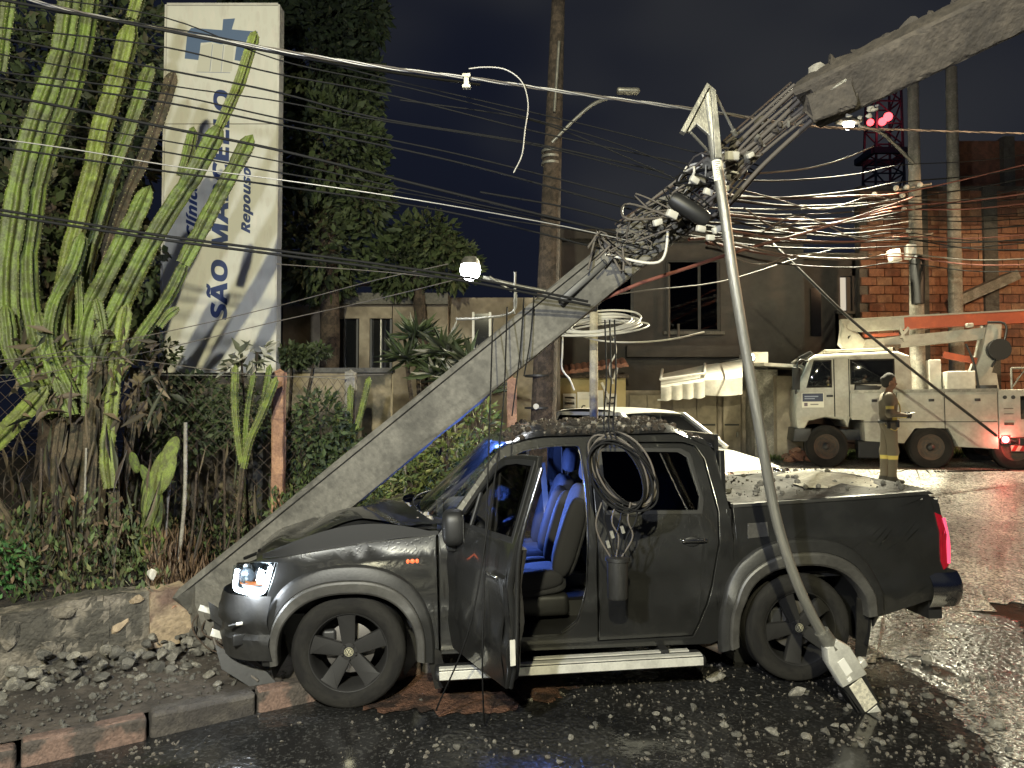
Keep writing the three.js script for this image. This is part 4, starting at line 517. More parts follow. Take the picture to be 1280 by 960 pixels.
// ---- posts
function roundPost(name, label, base, top, r0, r1, mat, group) { const o = thing(name, label, 'utility pole', group, base); part('shaft', smooth(rod(V(0, 0, 0), top.clone().sub(base), r0, r1, 18), 50), mat, o); return o; }
{
  // lit lamp on a thin post behind the pickup
  const gx = spot(742, 530, 8.5), base = V(gx.x, roadY(gx.x, gx.z) - 0.02, gx.z), head = spot(588, 338, 8.6);
  const o = thing('lit_street_lamp', 'thin galvanised lamp post behind the pickup with a glaring lit lamp on its arm', 'street lamp', null, base), w = p => p.sub(base);
  part('post', smooth(rod(V(0, 0, 0), w(spot(742, 384, 8.5)), 0.052, 0.045, 16), 50), mottled(92, [0.50, 0.45, 0.32], [0.40, 0.36, 0.26], { freq: 6, metres: 0.6, bump: 0.002 }), o);
  part('arm', smooth(tube([spot(742, 382, 8.5), spot(700, 368, 8.52), spot(650, 358, 8.56), spot(604, 347, 8.6)].map(w), 0.022, 24, 8), 60), M.galv, o);
  part('arm_bracket', mg([tube([spot(644, 358, 8.5), spot(643, 388, 8.5), spot(600, 398, 8.5), spot(570, 399, 8.5)].map(w), 0.014, 20, 6), rod(w(spot(644, 340, 8.5)), w(spot(643, 392, 8.5)), 0.012), rod(w(spot(612, 346, 8.5)), w(spot(640, 364, 8.5)), 0.014)]), M.galv, o);
  part('clamp', smooth(moved(box(0.12, 0.12, 0.12, 0, 0, 0, 0.03), ...w(spot(740, 384, 8.5)).toArray())), M.steelDark, o);
  part('lamp_housing', smooth(moved(lathe([[0, 0.09], [0.07, 0.085], [0.10, 0.05], [0.11, 0.0], [0.09, 0.0], [0, 0.02]], 20), ...w(head.clone().add(V(0, 0.065, 0))).toArray())), M.galv, o);
  part('lamp_bulb', moved(smooth(flatG(new THREE.SphereGeometry(0.115, 20, 14))), ...w(head).toArray()), glow(0.95, 0.97, 1.0, 60), o);
  lampLight(head.x, head.y - 0.004, head.z, C(0.90, 0.94, 1.0), 105, 0.08);
  const wl = thing('white_cable_coil', 'loose coil of pale wire hung round the lamp post top', 'cable coil', null, spot(745, 405, 8.35)), ww = p => p.sub(wl.position), R = rng(88);
  for (let k = 0; k < 9; k++) { const pts = []; const rx = 38 + R() * 18, ry = 7 + R() * 9, ox = (R() - 0.5) * 16; for (let j = 0; j < 12; j++) { const a = j / 12 * 2 * Math.PI; pts.push(ww(spot(750 + ox + rx * Math.cos(a), 402 + k * 1.2 - (rx * Math.cos(a)) * 0.10 + ry * Math.sin(a), 8.42 - 0.35 * Math.sin(a)))); } part('wire_turn', tube(pts, 0.011, 50, 5, true), M.cableWhite, wl); }
  for (const l of [[[704, 410, 8.3], [740, 424, 8.2], [790, 428, 8.2], [840, 424, 8.3], [880, 415, 8.6]], [[704, 412, 8.4], [703, 440, 8.4], [703, 462, 8.4], [712, 474, 8.4], [718, 488, 8.4]], [[764, 412, 8.3], [770, 440, 8.3], [762, 458, 8.3], [766, 480, 8.3]]]) part('wire_tail', tube(l.map(q => ww(spot(...q))), 0.010, 24, 5), M.cableWhite, wl);
  // tall pole behind, its shade put into dark bark colour; unlit lamp arm
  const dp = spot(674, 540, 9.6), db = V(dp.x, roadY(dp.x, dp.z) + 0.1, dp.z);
  const tall = roundPost('tall_shaded_pole', 'tall shade-coloured utility pole with an unlit lamp arm behind the fallen one', db, spot(700, -60, 9.6), 0.18, 0.075, M.bark);
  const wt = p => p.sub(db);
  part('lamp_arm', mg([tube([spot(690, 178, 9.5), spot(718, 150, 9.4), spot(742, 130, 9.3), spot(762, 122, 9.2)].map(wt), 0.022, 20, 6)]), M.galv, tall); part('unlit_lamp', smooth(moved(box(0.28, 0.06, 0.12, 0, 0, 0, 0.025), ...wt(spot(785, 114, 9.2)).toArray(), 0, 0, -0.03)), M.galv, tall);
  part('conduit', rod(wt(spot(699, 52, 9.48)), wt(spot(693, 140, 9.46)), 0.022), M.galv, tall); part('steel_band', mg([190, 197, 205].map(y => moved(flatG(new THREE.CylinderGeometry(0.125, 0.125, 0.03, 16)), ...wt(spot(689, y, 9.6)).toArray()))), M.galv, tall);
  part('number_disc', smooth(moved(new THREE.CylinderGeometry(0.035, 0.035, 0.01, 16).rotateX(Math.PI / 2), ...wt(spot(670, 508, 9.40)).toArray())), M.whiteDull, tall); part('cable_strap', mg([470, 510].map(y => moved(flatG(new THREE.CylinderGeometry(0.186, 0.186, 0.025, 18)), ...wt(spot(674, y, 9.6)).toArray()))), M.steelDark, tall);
  // poles across the road
  const q = spot(1148, 520, 15.6), qb = V(q.x, roadY(q.x, q.z) - 0.05, q.z), pole1 = roundPost('roadside_pole', 'slim pale pole with boxes and a lit lamp arm behind the lorry cab', qb, spot(1141, 95, 15.6), 0.16, 0.10, M.concreteLight), w1 = p => p.sub(qb);
  part('lamp_arm', smooth(tube([spot(1142, 205, 15.5), spot(1120, 182, 15.4), spot(1098, 164, 15.2), spot(1074, 157, 15.1)].map(w1), 0.035, 20, 6)), M.galv, pole1);
  const lh = spot(1061, 156, 15.0); part('lamp_housing', smooth(moved(box(0.5, 0.10, 0.24, 0, 0.08, 0, 0.04), ...w1(lh.clone()).toArray())), M.galv, pole1); part('lamp_bulb', moved(smooth(flatG(new THREE.SphereGeometry(0.10, 16, 12))), ...w1(lh.clone()).toArray()), glow(1, 0.95, 0.82, 40), pole1);
  { const l = new THREE.SpotLight(C(1, 0.94, 0.68), 1450, 0, 0.92, 0.4, 2); l.position.set(lh.x, lh.y - 0.005, lh.z); l.target.position.set(lh.x - 0.8, 0, lh.z + 4.6); l.castShadow = true; l.shadow.radius = 6; scene.add(l, l.target); }
  part('junction_box', mg([moved(smooth(box(0.22, 0.26, 0.16, 0, 0, 0, 0.03)), ...w1(spot(1118, 320, 15.3)).toArray(), 0, 0, 0.15), moved(smooth(box(0.2, 0.3, 0.16, 0, 0, 0, 0.03)), ...w1(spot(1138, 315, 15.4)).toArray())]), M.white, pole1);
  part('dark_canister', smooth(moved(lathe([[0, -0.5], [0.12, -0.48], [0.14, 0.4], [0.08, 0.5], [0, 0.5]], 16), ...w1(spot(1147, 350, 15.35)).toArray())), M.black, pole1);
  part('cross_arm', mg([rod(w1(spot(1118, 238, 15.4)), w1(spot(1164, 230, 15.4)), 0.03), rod(w1(spot(1120, 300, 15.4)), w1(spot(1166, 292, 15.4)), 0.025)]), M.galv, pole1);
  part('insulator', mg([[1120, 235], [1133, 234], [1128, 244], [1093, 243], [1150, 231], [1130, 262], [1136, 288]].map(([x, y]) => moved(flatG(new THREE.SphereGeometry(0.055, 10, 8)), ...w1(spot(x, y, 15.35)).toArray()))), M.whiteDull, pole1);
  const r2 = spot(1197, 520, 17.2), rb = V(r2.x, roadY(r2.x, r2.z) - 0.05, r2.z); roundPost('roadside_pole', 'slim pale bare pole standing against the brick building', rb, spot(1189, 85, 17.2), 0.17, 0.115, M.concreteLight);
  // far lattice mast with red warning lights
  const mb = spot(1106, 300, 64); mb.y = roadY(mb.x, -40); const mast = thing('lattice_mast', 'distant steel lattice mast with red warning lights above the roofs', 'mast', null, mb), wm = p => p.sub(mb), bars = [];
  const lv = y => spot(1104, y, 64).y; const legs = (y, k) => { const h = k * 1.25, c = spot(1104, y, 64); return [V(c.x - h, c.y, c.z - h), V(c.x + h, c.y, c.z - h), V(c.x + h, c.y, c.z + h), V(c.x - h, c.y, c.z + h)].map(wm); };
  const ys = [300, 260, 222, 205, 186, 160, 132, 108], steel = plain(0.10, 0.13, 0.17, 0.6, 0.2);
  for (let i = 0; i + 1 < ys.length; i++) { const a = legs(ys[i], 1 - i * 0.03), b = legs(ys[i + 1], 1 - (i + 1) * 0.03); for (let k = 0; k < 4; k++) { bars.push(bar(a[k], b[k], 0.16, 0.16), bar(a[k], b[(k + 1) % 4], 0.10, 0.10), bar(a[k], a[(k + 1) % 4], 0.11, 0.11)); } }
  part('lattice', mg(bars), steel, mast); const hd = legs(196, 1.25); part('platform', mg([0, 1, 2, 3].map(k => bar(hd[k], hd[(k + 1) % 4], 0.4, 0.5))), steel, mast);
  for (const [x, y, s] of [[1088, 153, 0.28], [1110, 146, 0.36], [1103, 152, 0.32]]) { const p = spot(x, y, 62.4); part('warning_light', moved(smooth(flatG(new THREE.SphereGeometry(s, 12, 10))), ...wm(p.clone()).toArray()), glow(1, 0.06, 0.07, 6), mast); }
  const wl2 = spot(1100, 146, 61.8); lampLight(wl2.x, wl2.y, wl2.z, C(1, 0.05, 0.08), 4, 0.3);
  // warm street lamp further along the brick side, out of the picture: it tints the bricks and cables
  const ob = V(13.2, roadY(13.2, -9.5), -9.5), ol = thing('sodium_street_lamp', 'warm orange street lamp on a short arm along the brick side of the road', 'street lamp', null, ob); part('post', smooth(rod(V(0, 0, 0), V(0, 6.4, 0), 0.09, 0.06, 16)), M.galv, ol); part('arm', tube([V(0, 6.35, 0), V(-0.2, 6.6, -0.3), V(-0.4, 6.62, -0.8)], 0.035, 14, 8), M.galv, ol); part('lamp_housing', smooth(box(0.24, 0.10, 0.5, -0.45, 6.66, -1.0, 0.03)), M.galv, ol); part('lamp_bulb', moved(smooth(flatG(new THREE.SphereGeometry(0.11, 16, 12))), -0.45, 6.52, -1.0), glow(1, 0.55, 0.22, 18), ol);
  { const l = new THREE.SpotLight(C(1, 0.60, 0.32), 135, 0, 1.5, 0.05, 2); l.position.set(ob.x - 0.45, ob.y + 6.515, ob.z - 1.0); l.target.position.set(ob.x - 0.45, 0, ob.z - 1.6); l.castShadow = true; l.shadow.radius = 6; scene.add(l, l.target); }
  // the lit street lamp over the photographer, out of the picture
  const sp = V(-3.0, roadY(-3.0, 0), 7.8), sl = thing('street_lamp', 'lit street lamp on a curved arm reaching over the road', 'street lamp', null, sp), ws = p => p.sub(sp);
  part('post', smooth(rod(V(0, 0, 0), V(0, 6.4, 0), 0.09, 0.06, 16)), M.galv, sl); part('arm', tube([V(-3.0, 6.3, 7.8), V(-2.7, 6.9, 7.6), V(-2.0, 7.14, 7.1), V(-1.15, 7.16, 6.6)].map(ws), 0.035, 24, 8), M.galv, sl);
  part('lamp_housing', smooth(moved(box(0.55, 0.08, 0.26, 0, 0.14, 0, 0.03), ...ws(V(...STREET)).toArray(), 0, 0.6, 0)), M.galv, sl); part('lamp_bulb', moved(smooth(flatG(new THREE.SphereGeometry(0.11, 16, 12))), ...ws(V(...STREET)).toArray()), glow(1, 0.93, 0.74, 30), sl);
}

// ---------------------------------------------------------------- the garden: sign, cacti, fence, shrubs, trees, house
const leafVM = new THREE.MeshPhysicalMaterial({ color: 0xffffff, vertexColors: true, roughness: 0.7, transmission: 0.2, thickness: 0, side: THREE.DoubleSide });
function leaves(seed, n, at, size, palette, long = 2.0, bend = 0.25) {           // n bent two-part leaves; at(R) -> [point, direction]
  const R = rng(seed), pos = [], col = [], idx = [], a = V(), b = V(), c = V();
  for (let k = 0; k < n; k++) {
    const [p, dir] = at(R), L = size * (0.6 + R() * 0.8), w = L / long / 2; a.copy(dir).normalize(); b.set(R() - 0.5, R() - 0.5, R() - 0.5).cross(a).normalize(); c.crossVectors(a, b);
    const q = (l, s, h) => { const v = p.clone().addScaledVector(a, l * L).addScaledVector(b, s * w).addScaledVector(c, h * L * bend); pos.push(v.x, v.y, v.z); };
    const i = pos.length / 3; q(0, 0, 0); q(0.45, 1, 0.3); q(1, 0, 0); q(0.45, -1, 0.3); q(0.5, 0, -0.05);
    const m = palette[Math.floor(R() * palette.length)], g = 0.75 + R() * 0.5; for (let j = 0; j < 5; j++) col.push(m[0] * g, m[1] * g, m[2] * g);
    idx.push(i, i + 4, i + 1, i + 1, i + 4, i + 2, i + 2, i + 4, i + 3, i + 3, i + 4, i);
  }
  const g = new THREE.BufferGeometry(); g.setAttribute('position', new THREE.Float32BufferAttribute(pos, 3)); g.setAttribute('color', new THREE.Float32BufferAttribute(col, 3)); g.setIndex(idx); g.computeVertexNormals(); return g;
}
const GREEN = [[0.05, 0.085, 0.02], [0.075, 0.11, 0.028], [0.035, 0.06, 0.018]], DARK = [[0.050, 0.075, 0.022], [0.042, 0.062, 0.020], [0.062, 0.085, 0.028]], LIME = [[0.16, 0.20, 0.045], [0.10, 0.14, 0.03], [0.20, 0.21, 0.07], [0.06, 0.09, 0.02]], DRY = [[0.10, 0.065, 0.035], [0.06, 0.042, 0.024], [0.15, 0.10, 0.055], [0.05, 0.06, 0.02]], PALE = [[0.35, 0.34, 0.28], [0.12, 0.13, 0.08], [0.05, 0.06, 0.03]];
function blobs(list, k = 0.75) { return R => { let r = R() * list.reduce((s, b) => s + b[2], 0), b = list[0]; for (const q of list) { if ((r -= q[2]) < 0) { b = q; break; } } const d = V(R() * 2 - 1, R() * 2 - 1, R() * 2 - 1); while (d.lengthSq() > 1) d.set(R() * 2 - 1, R() * 2 - 1, R() * 2 - 1); const l = d.length() ** k / Math.max(1e-3, d.length()); const p = V(b[0].x + d.x * l * b[1][0], b[0].y + d.y * l * b[1][1], b[0].z + d.z * l * b[1][2]); return [p, d.add(V((R() - 0.5) * 1.5, (R() - 0.7) * 1.5, (R() - 0.5) * 1.5))]; }; }
const soilAt = (px, d) => { const x = spot(px, 500, d).x; return V(x, soilY(x, d), -d); };
function tree(name, label, base, trunkTop, r, blobList, n, size, palette, seed, group, cat = 'tree') {
  const t = thing(name, label, cat, group, base), R = rng(seed), w = p => p.clone().sub(base), limbs = [tube([V(0, 0, 0), w(trunkTop).multiplyScalar(0.5).add(V(r, 0, r * 0.5)), w(trunkTop)], r, 14, 9)];
  for (const b of blobList) limbs.push(tube([w(trunkTop).multiplyScalar(0.7), w(b[0]).lerp(w(trunkTop), 0.5).add(V(0, -b[1][1] * 0.2, 0)), w(b[0])], r * 0.32, 10, 6));
  part('trunk', uvm(mg(limbs)), M.bark, t); part('crown', leaves(seed, n, (f => RR => { const [p, d] = f(RR); return [p.sub(base), d]; })(blobs(blobList)), size, palette), leafVM, t); return t;
}
// ---- tall sign board
{
  const d = 9.3, x0 = spot(205, 250, d).x, x1 = spot(345, 250, d).x, y0 = spot(275, 466, d).y, y1 = spot(275, 7, d).y, cx = (x0 + x1) / 2, W2 = x1 - x0, H = y1 - y0, base = V(cx, soilY(cx, d) - 0.05, -d);
  const s = thing('sign_tower', 'tall white sign board with blue lettering rising behind the cacti', 'sign', null, base);
  part('board', uvm(smooth(box(W2, H, 0.16, 0, (y0 + y1) / 2 - base.y, -0.08, 0.008))), mottled(95, [0.70, 0.69, 0.62], [0.56, 0.55, 0.49], { freq: 3, metres: 2.6, bump: 0.001, fine: 0.08, rough: 0.6 }), s);
  part('edge_frame', uvm(mg([box(0.025, H + 0.02, 0.18, W2 / 2 + 0.012, (y0 + y1) / 2 - base.y, -0.08), box(0.025, H + 0.02, 0.18, -W2 / 2 - 0.012, (y0 + y1) / 2 - base.y, -0.08), box(W2, 0.03, 0.18, 0, y1 - base.y + 0.015, -0.08)])), M.whiteDull, s);
  part('panel_joint', box(W2 - 0.01, 0.008, 0.004, 0, spot(275, 155, d).y - base.y, 0.003), M.cableGrey, s);
  for (const k of [-1, 1]) part('post', uvm(box(0.12, y0 - base.y, 0.12, k * W2 * 0.36, (y0 - base.y) / 2, -0.08)), M.steelDark, s);
  // lettering: a clear sheet of print, read from the foot upwards
  const c = document.createElement('canvas'); c.width = 560; c.height = Math.round(560 * H / W2); const g = c.getContext('2d'), k = c.width / 140, Y = py => (py - 7) * c.height / 459, X = px => (px - 205) * k;
  g.fillStyle = '#c6c5b9'; g.fillRect(0, 0, c.width, c.height);
  for (let j = 0; j < 900; j++) { const a = hash(j, 1, 9) * c.width, b = hash(j, 2, 9) * c.height, q = 4 + hash(j, 3, 9) * 26; g.fillStyle = `rgba(${hash(j, 4, 9) < 0.5 ? '120,116,100' : '225,223,210'},0.05)`; g.beginPath(); g.ellipse(a, b, q * 0.5, q * 1.6, 0, 0, 7); g.fill(); }
  const write = (text, px, py, size, len, font) => { g.save(); g.translate(X(px), Y(py)); g.rotate(-Math.PI / 2); g.font = font + ' ' + size * k + 'px sans-serif'; g.fillStyle = g.strokeStyle = '#1b2f5e'; g.lineWidth = size * k * 0.05; const m = g.measureText(text).width; g.scale(len * c.height / 459 / m, 1); g.transform(1, 0, -0.12, 1, 0, 0); g.fillText(text, 0, 0); g.strokeText(text, 0, 0); g.restore(); };
  write('SÃO MARCELLO', 285, 402, 27, 288, 'bold'); write('Repouso', 313, 295, 15, 82, 'italic bold'); write('Clínica de', 246, 302, 17, 104, 'italic bold');
  // emblem: two blue brackets over pale fingers
  g.fillStyle = '#50637f'; const P = pts => { g.beginPath(); pts.forEach(([x, y], i) => i ? g.lineTo(X(x), Y(y)) : g.moveTo(X(x), Y(y))); g.closePath(); g.fill(); };
  P([[236, 35], [275, 38], [276, 24], [291, 23], [287, 37], [320, 40], [318, 50], [306, 50], [303, 78], [291, 76], [294, 52], [274, 56], [262, 53], [248, 54], [246, 76], [228, 74], [231, 40]]);
  g.fillStyle = '#b9b7a8'; P([[248, 58], [262, 54], [260, 92], [243, 90]]); P([[264, 55], [276, 56], [273, 92], [262, 92]]); P([[279, 58], [290, 56], [288, 90], [276, 92]]);
  g.strokeStyle = '#7d8290'; g.lineWidth = 3; g.beginPath(); for (const [a, b, e, f] of [[263, 56, 260, 90], [277, 57, 274, 92], [243, 91, 286, 92]]) { g.moveTo(X(a), Y(b)); g.lineTo(X(e), Y(f)); } g.stroke();
  const t = new THREE.CanvasTexture(c); t.colorSpace = THREE.SRGBColorSpace; const pl = new THREE.PlaneGeometry(W2 - 0.006, H - 0.006); part('lettering', pl.translate(0, (y0 + y1) / 2 - base.y, 0.0045 - 0.004 + 0.0005), new THREE.MeshPhysicalMaterial({ map: t, roughness: 0.55 }), s);
}
// ---- columnar cacti
function cactusArm(pts, r, ribs = 5, seed = 1) {
  const curve = new THREE.CatmullRomCurve3(pts, false, 'centripetal'), L = curve.getLength(), n = Math.max(14, Math.round(L / 0.045)), fr = curve.computeFrenetFrames(n, false), m = ribs * 6, pos = [], idx = [], spine = [];
  for (let i = 0; i <= n; i++) {
    const t = i / n, l = t * L, p = curve.getPointAt(t), tip = Math.min(1, Math.sqrt(Math.max(0, (L - l) / (r * 1.5)))), seg = 1 - 0.13 * Math.exp(-(((l % 0.62) - 0.31) ** 2) / 0.002) * (L > 0.8 ? 1 : 0), rr = r * (0.86 + 0.2 * fbm(t * 0.7 + 0.1, seed * 0.17 % 1, 12, 3, 2)) * seg * Math.max(0.02, tip) * (0.88 + 0.12 * Math.min(1, l / 0.2));
    for (let j = 0; j <= m; j++) { const a = j / m * 2 * Math.PI + seed, c = Math.abs(Math.cos(a * ribs / 2 - seed * ribs / 2)), q = rr * (0.50 + 0.56 * c ** 1.7); pos.push(p.x + q * (Math.cos(a) * fr.normals[i].x + Math.sin(a) * fr.binormals[i].x), p.y + q * (Math.cos(a) * fr.normals[i].y + Math.sin(a) * fr.binormals[i].y), p.z + q * (Math.cos(a) * fr.normals[i].z + Math.sin(a) * fr.binormals[i].z)); }
    if (tip > 0.4) for (let k = 0; k < ribs; k++) { const a = k / ribs * 2 * Math.PI + seed, q = rr * 1.05; spine.push(V(p.x + q * (Math.cos(a) * fr.normals[i].x + Math.sin(a) * fr.binormals[i].x), p.y + q * (Math.cos(a) * fr.normals[i].y + Math.sin(a) * fr.binormals[i].y), p.z + q * (Math.cos(a) * fr.normals[i].z + Math.sin(a) * fr.binormals[i].z))); }
  }
  for (let i = 0; i < n; i++) for (let j = 0; j < m; j++) { const a = i * (m + 1) + j, b = a + 1, c = a + m + 1; idx.push(a, b, c + 1, a, c + 1, c); }
  const g = new THREE.BufferGeometry(); g.setAttribute('position', new THREE.Float32BufferAttribute(pos, 3)); g.setIndex(idx); g.computeVertexNormals(); const body = uvm(g);
  return { body, spine };
}
{
  const areole = flatG(new THREE.TetrahedronGeometry(0.0075, 0));
  function cactus(name, label, base, trunks, arms, group) {
    const t = thing(name, label, 'cactus', group, base), sp = []; let k = 0;
    const make = (nm, l, d, wpx, mat) => { const pts = l.map(([x, y, dd]) => spot(x, y, dd ?? d).sub(base)); const { body, spine } = cactusArm(pts, wpx / 961 * d / 2 * 0.86, nm === 'trunk' ? 6 : 5, (k * 1.37) % 6); part(nm, body, mat, t); if (nm === 'arm') for (const p of spine) sp.push(areole.clone().translate(p.x, p.y, p.z)); k++; };
    for (const [l, d, w] of trunks) make('trunk', l, d, w, M.cactusOldAndShade);
    for (const [l, d, w, m] of arms) make('arm', l, d, w, m === 2 ? M.cactusPale : m === 3 ? M.cactusOldAndShade : M.cactus);  // old-trunk brown also paints shade onto one arm
    if (sp.length) { const s = part('areoles', mg(sp), M.spine, t); s.userData.kind = 'stuff'; } return t;
  }
  cactus('giant_cactus', 'giant clump of ribbed columnar cactus towering over the low wall', soilAt(112, 6.7), [
    [[[118, 738], [112, 640], [117, 540], [121, 440]], 6.6, 27], [[[52, 712], [72, 640], [95, 560], [104, 430]], 6.75, 22], [[[141, 700], [143, 640], [139, 550]], 6.65, 16], [[[92, 735], [100, 640], [88, 540], [60, 480]], 6.9, 17], [[[38, 728], [20, 670], [-10, 620]], 6.6, 14], [[[150, 728], [150, 640], [160, 560], [170, 480]], 6.95, 15], [[[84, 730], [70, 600], [78, 520]], 6.7, 15]], [
    [[[0, 90], [6, 40], [16, -30]], 6.7, 20, 1], [[[70, 520], [18, 440], [8, 350], [15, 290], [26, 220], [42, 160], [60, 110], [78, 55], [90, -30]], 6.75, 30, 1], [[[88, 520], [44, 420], [34, 330], [40, 280], [48, 230], [62, 180], [86, 120], [102, 60], [114, -20]], 6.9, 28, 1], [[[112, 500], [76, 420], [86, 330], [102, 262], [116, 212], [127, 160], [146, 100], [160, 46], [166, 24]], 6.7, 29, 2], [[[165, 24], [170, 8], [178, -24]], 6.7, 20, 2], [[[108, 430], [104, 340], [122, 270], [140, 215], [160, 165], [176, 120], [191, 78]], 6.95, 22, 1], [[[116, 440], [130, 330], [160, 240], [176, 208], [192, 168], [206, 128], [218, 88]], 7.2, 19, 3],
    [[[112, 520], [120, 440], [150, 378], [166, 346], [188, 304], [212, 264], [238, 224], [262, 182], [276, 155]], 6.6, 27, 1], [[[274, 158], [286, 132], [298, 106], [309, 72], [320, 38]], 6.6, 17, 2], [[[226, 220], [234, 192], [242, 158]], 6.75, 17, 1], [[[130, 500], [176, 420], [196, 392], [216, 360], [232, 326]], 6.6, 18, 1], [[[230, 330], [254, 284], [276, 242], [296, 206], [316, 168]], 6.6, 24, 1], [[[100, 480], [108, 400], [130, 352], [150, 312], [170, 272], [188, 232]], 6.65, 27, 1], [[[138, 610], [134, 568], [138, 530], [142, 490], [147, 452], [152, 420], [159, 378]], 6.55, 21, 2], [[[-20, 568], [28, 518], [60, 482]], 6.55, 27, 2], [[[90, 520], [62, 448], [56, 420], [48, 388]], 6.5, 24, 1], [[[60, 520], [14, 440], [10, 410], [6, 380]], 6.6, 22, 1], [[[92, 500], [62, 430], [66, 385], [92, 330], [104, 290]], 6.5, 22, 1], [[[96, 440], [100, 400], [98, 340]], 6.6, 13, 1], [[[200, 408], [210, 395], [224, 384]], 6.55, 13, 1], [[[130, 420], [126, 396], [120, 372]], 6.5, 15, 1], [[[150, 470], [170, 430], [205, 380], [226, 350]], 6.8, 14, 1], [[[100, 520], [92, 420], [110, 330], [134, 250], [150, 190], [166, 140]], 7.1, 18, 2], [[[120, 500], [140, 430], [158, 380], [176, 340], [200, 290], [222, 250]], 7.05, 16, 2]], null);
  cactus('young_cactus', 'slim forked cactus growing beside the brick fence post', soilAt(299, 7.2), [[[[297, 655], [301, 610], [304, 570]], 7.2, 8]], [[[[304, 585], [312, 550], [326, 520], [346, 470]], 7.2, 12, 2], [[[302, 580], [296, 540], [293, 500], [294, 455]], 7.2, 11, 2], [[[306, 560], [310, 510], [318, 465]], 7.25, 9, 1], [[[316, 545], [330, 500], [338, 455]], 7.3, 9, 1]], null);
  cactus('young_cactus', 'slim branching cactus against the pale yard wall', soilAt(440, 8.2), [], [[[[434, 590], [436, 540], [438, 480]], 8.2, 9, 2], [[[438, 560], [450, 520], [462, 470]], 8.2, 9, 2], [[[430, 580], [420, 540], [424, 500]], 8.25, 8, 1]], null);
  part('dead_fronds', leaves(333, 230, R => { const p = spot(20 + R() * 190, 405 + R() * 120, 6.35 + R() * 0.6); return [p, V(R() - 0.5, -R() * 1.2 + 0.2, R() - 0.3)]; }, 0.17, [[0.10, 0.075, 0.045], [0.05, 0.04, 0.022], [0.03, 0.035, 0.015], [0.16, 0.12, 0.07]], 4, 0.4).translate(...soilAt(112, 6.7).negate().toArray()), leafVM, scene.getObjectByName('giant_cactus')).userData.kind = 'stuff';
  // paddle cactus
  const pb = soilAt(190, 6.5), pad = thing('prickly_pear', 'small prickly pear with flat pads standing between bare sticks', 'cactus', null, pb), padG = smooth(flatG(new THREE.SphereGeometry(1, 16, 12)), 70);
  for (const [x, y, w, h, rz, m] of [[203, 590, 15, 32, -0.35, M.cactusPale], [212, 566, 9, 22, -0.4, M.cactusPale], [183, 630, 7, 34, 0.05, M.cactusPale], [181, 670, 6, 26, 0.0, M.cactusPale], [186, 600, 6, 22, 0.45, M.cactus], [168, 578, 6, 14, 0.3, M.cactus], [193, 640, 10, 36, -0.05, M.cactus], [196, 690, 12, 32, 0.1, M.cactus]]) { const q = part('pad', padG, m, pad); q.position.copy(spot(x, y, 6.5).sub(pb)); q.scale.set(w / 148, h / 148, 0.018); q.rotation.set(0, (x % 7) * 0.1, rz); }
}
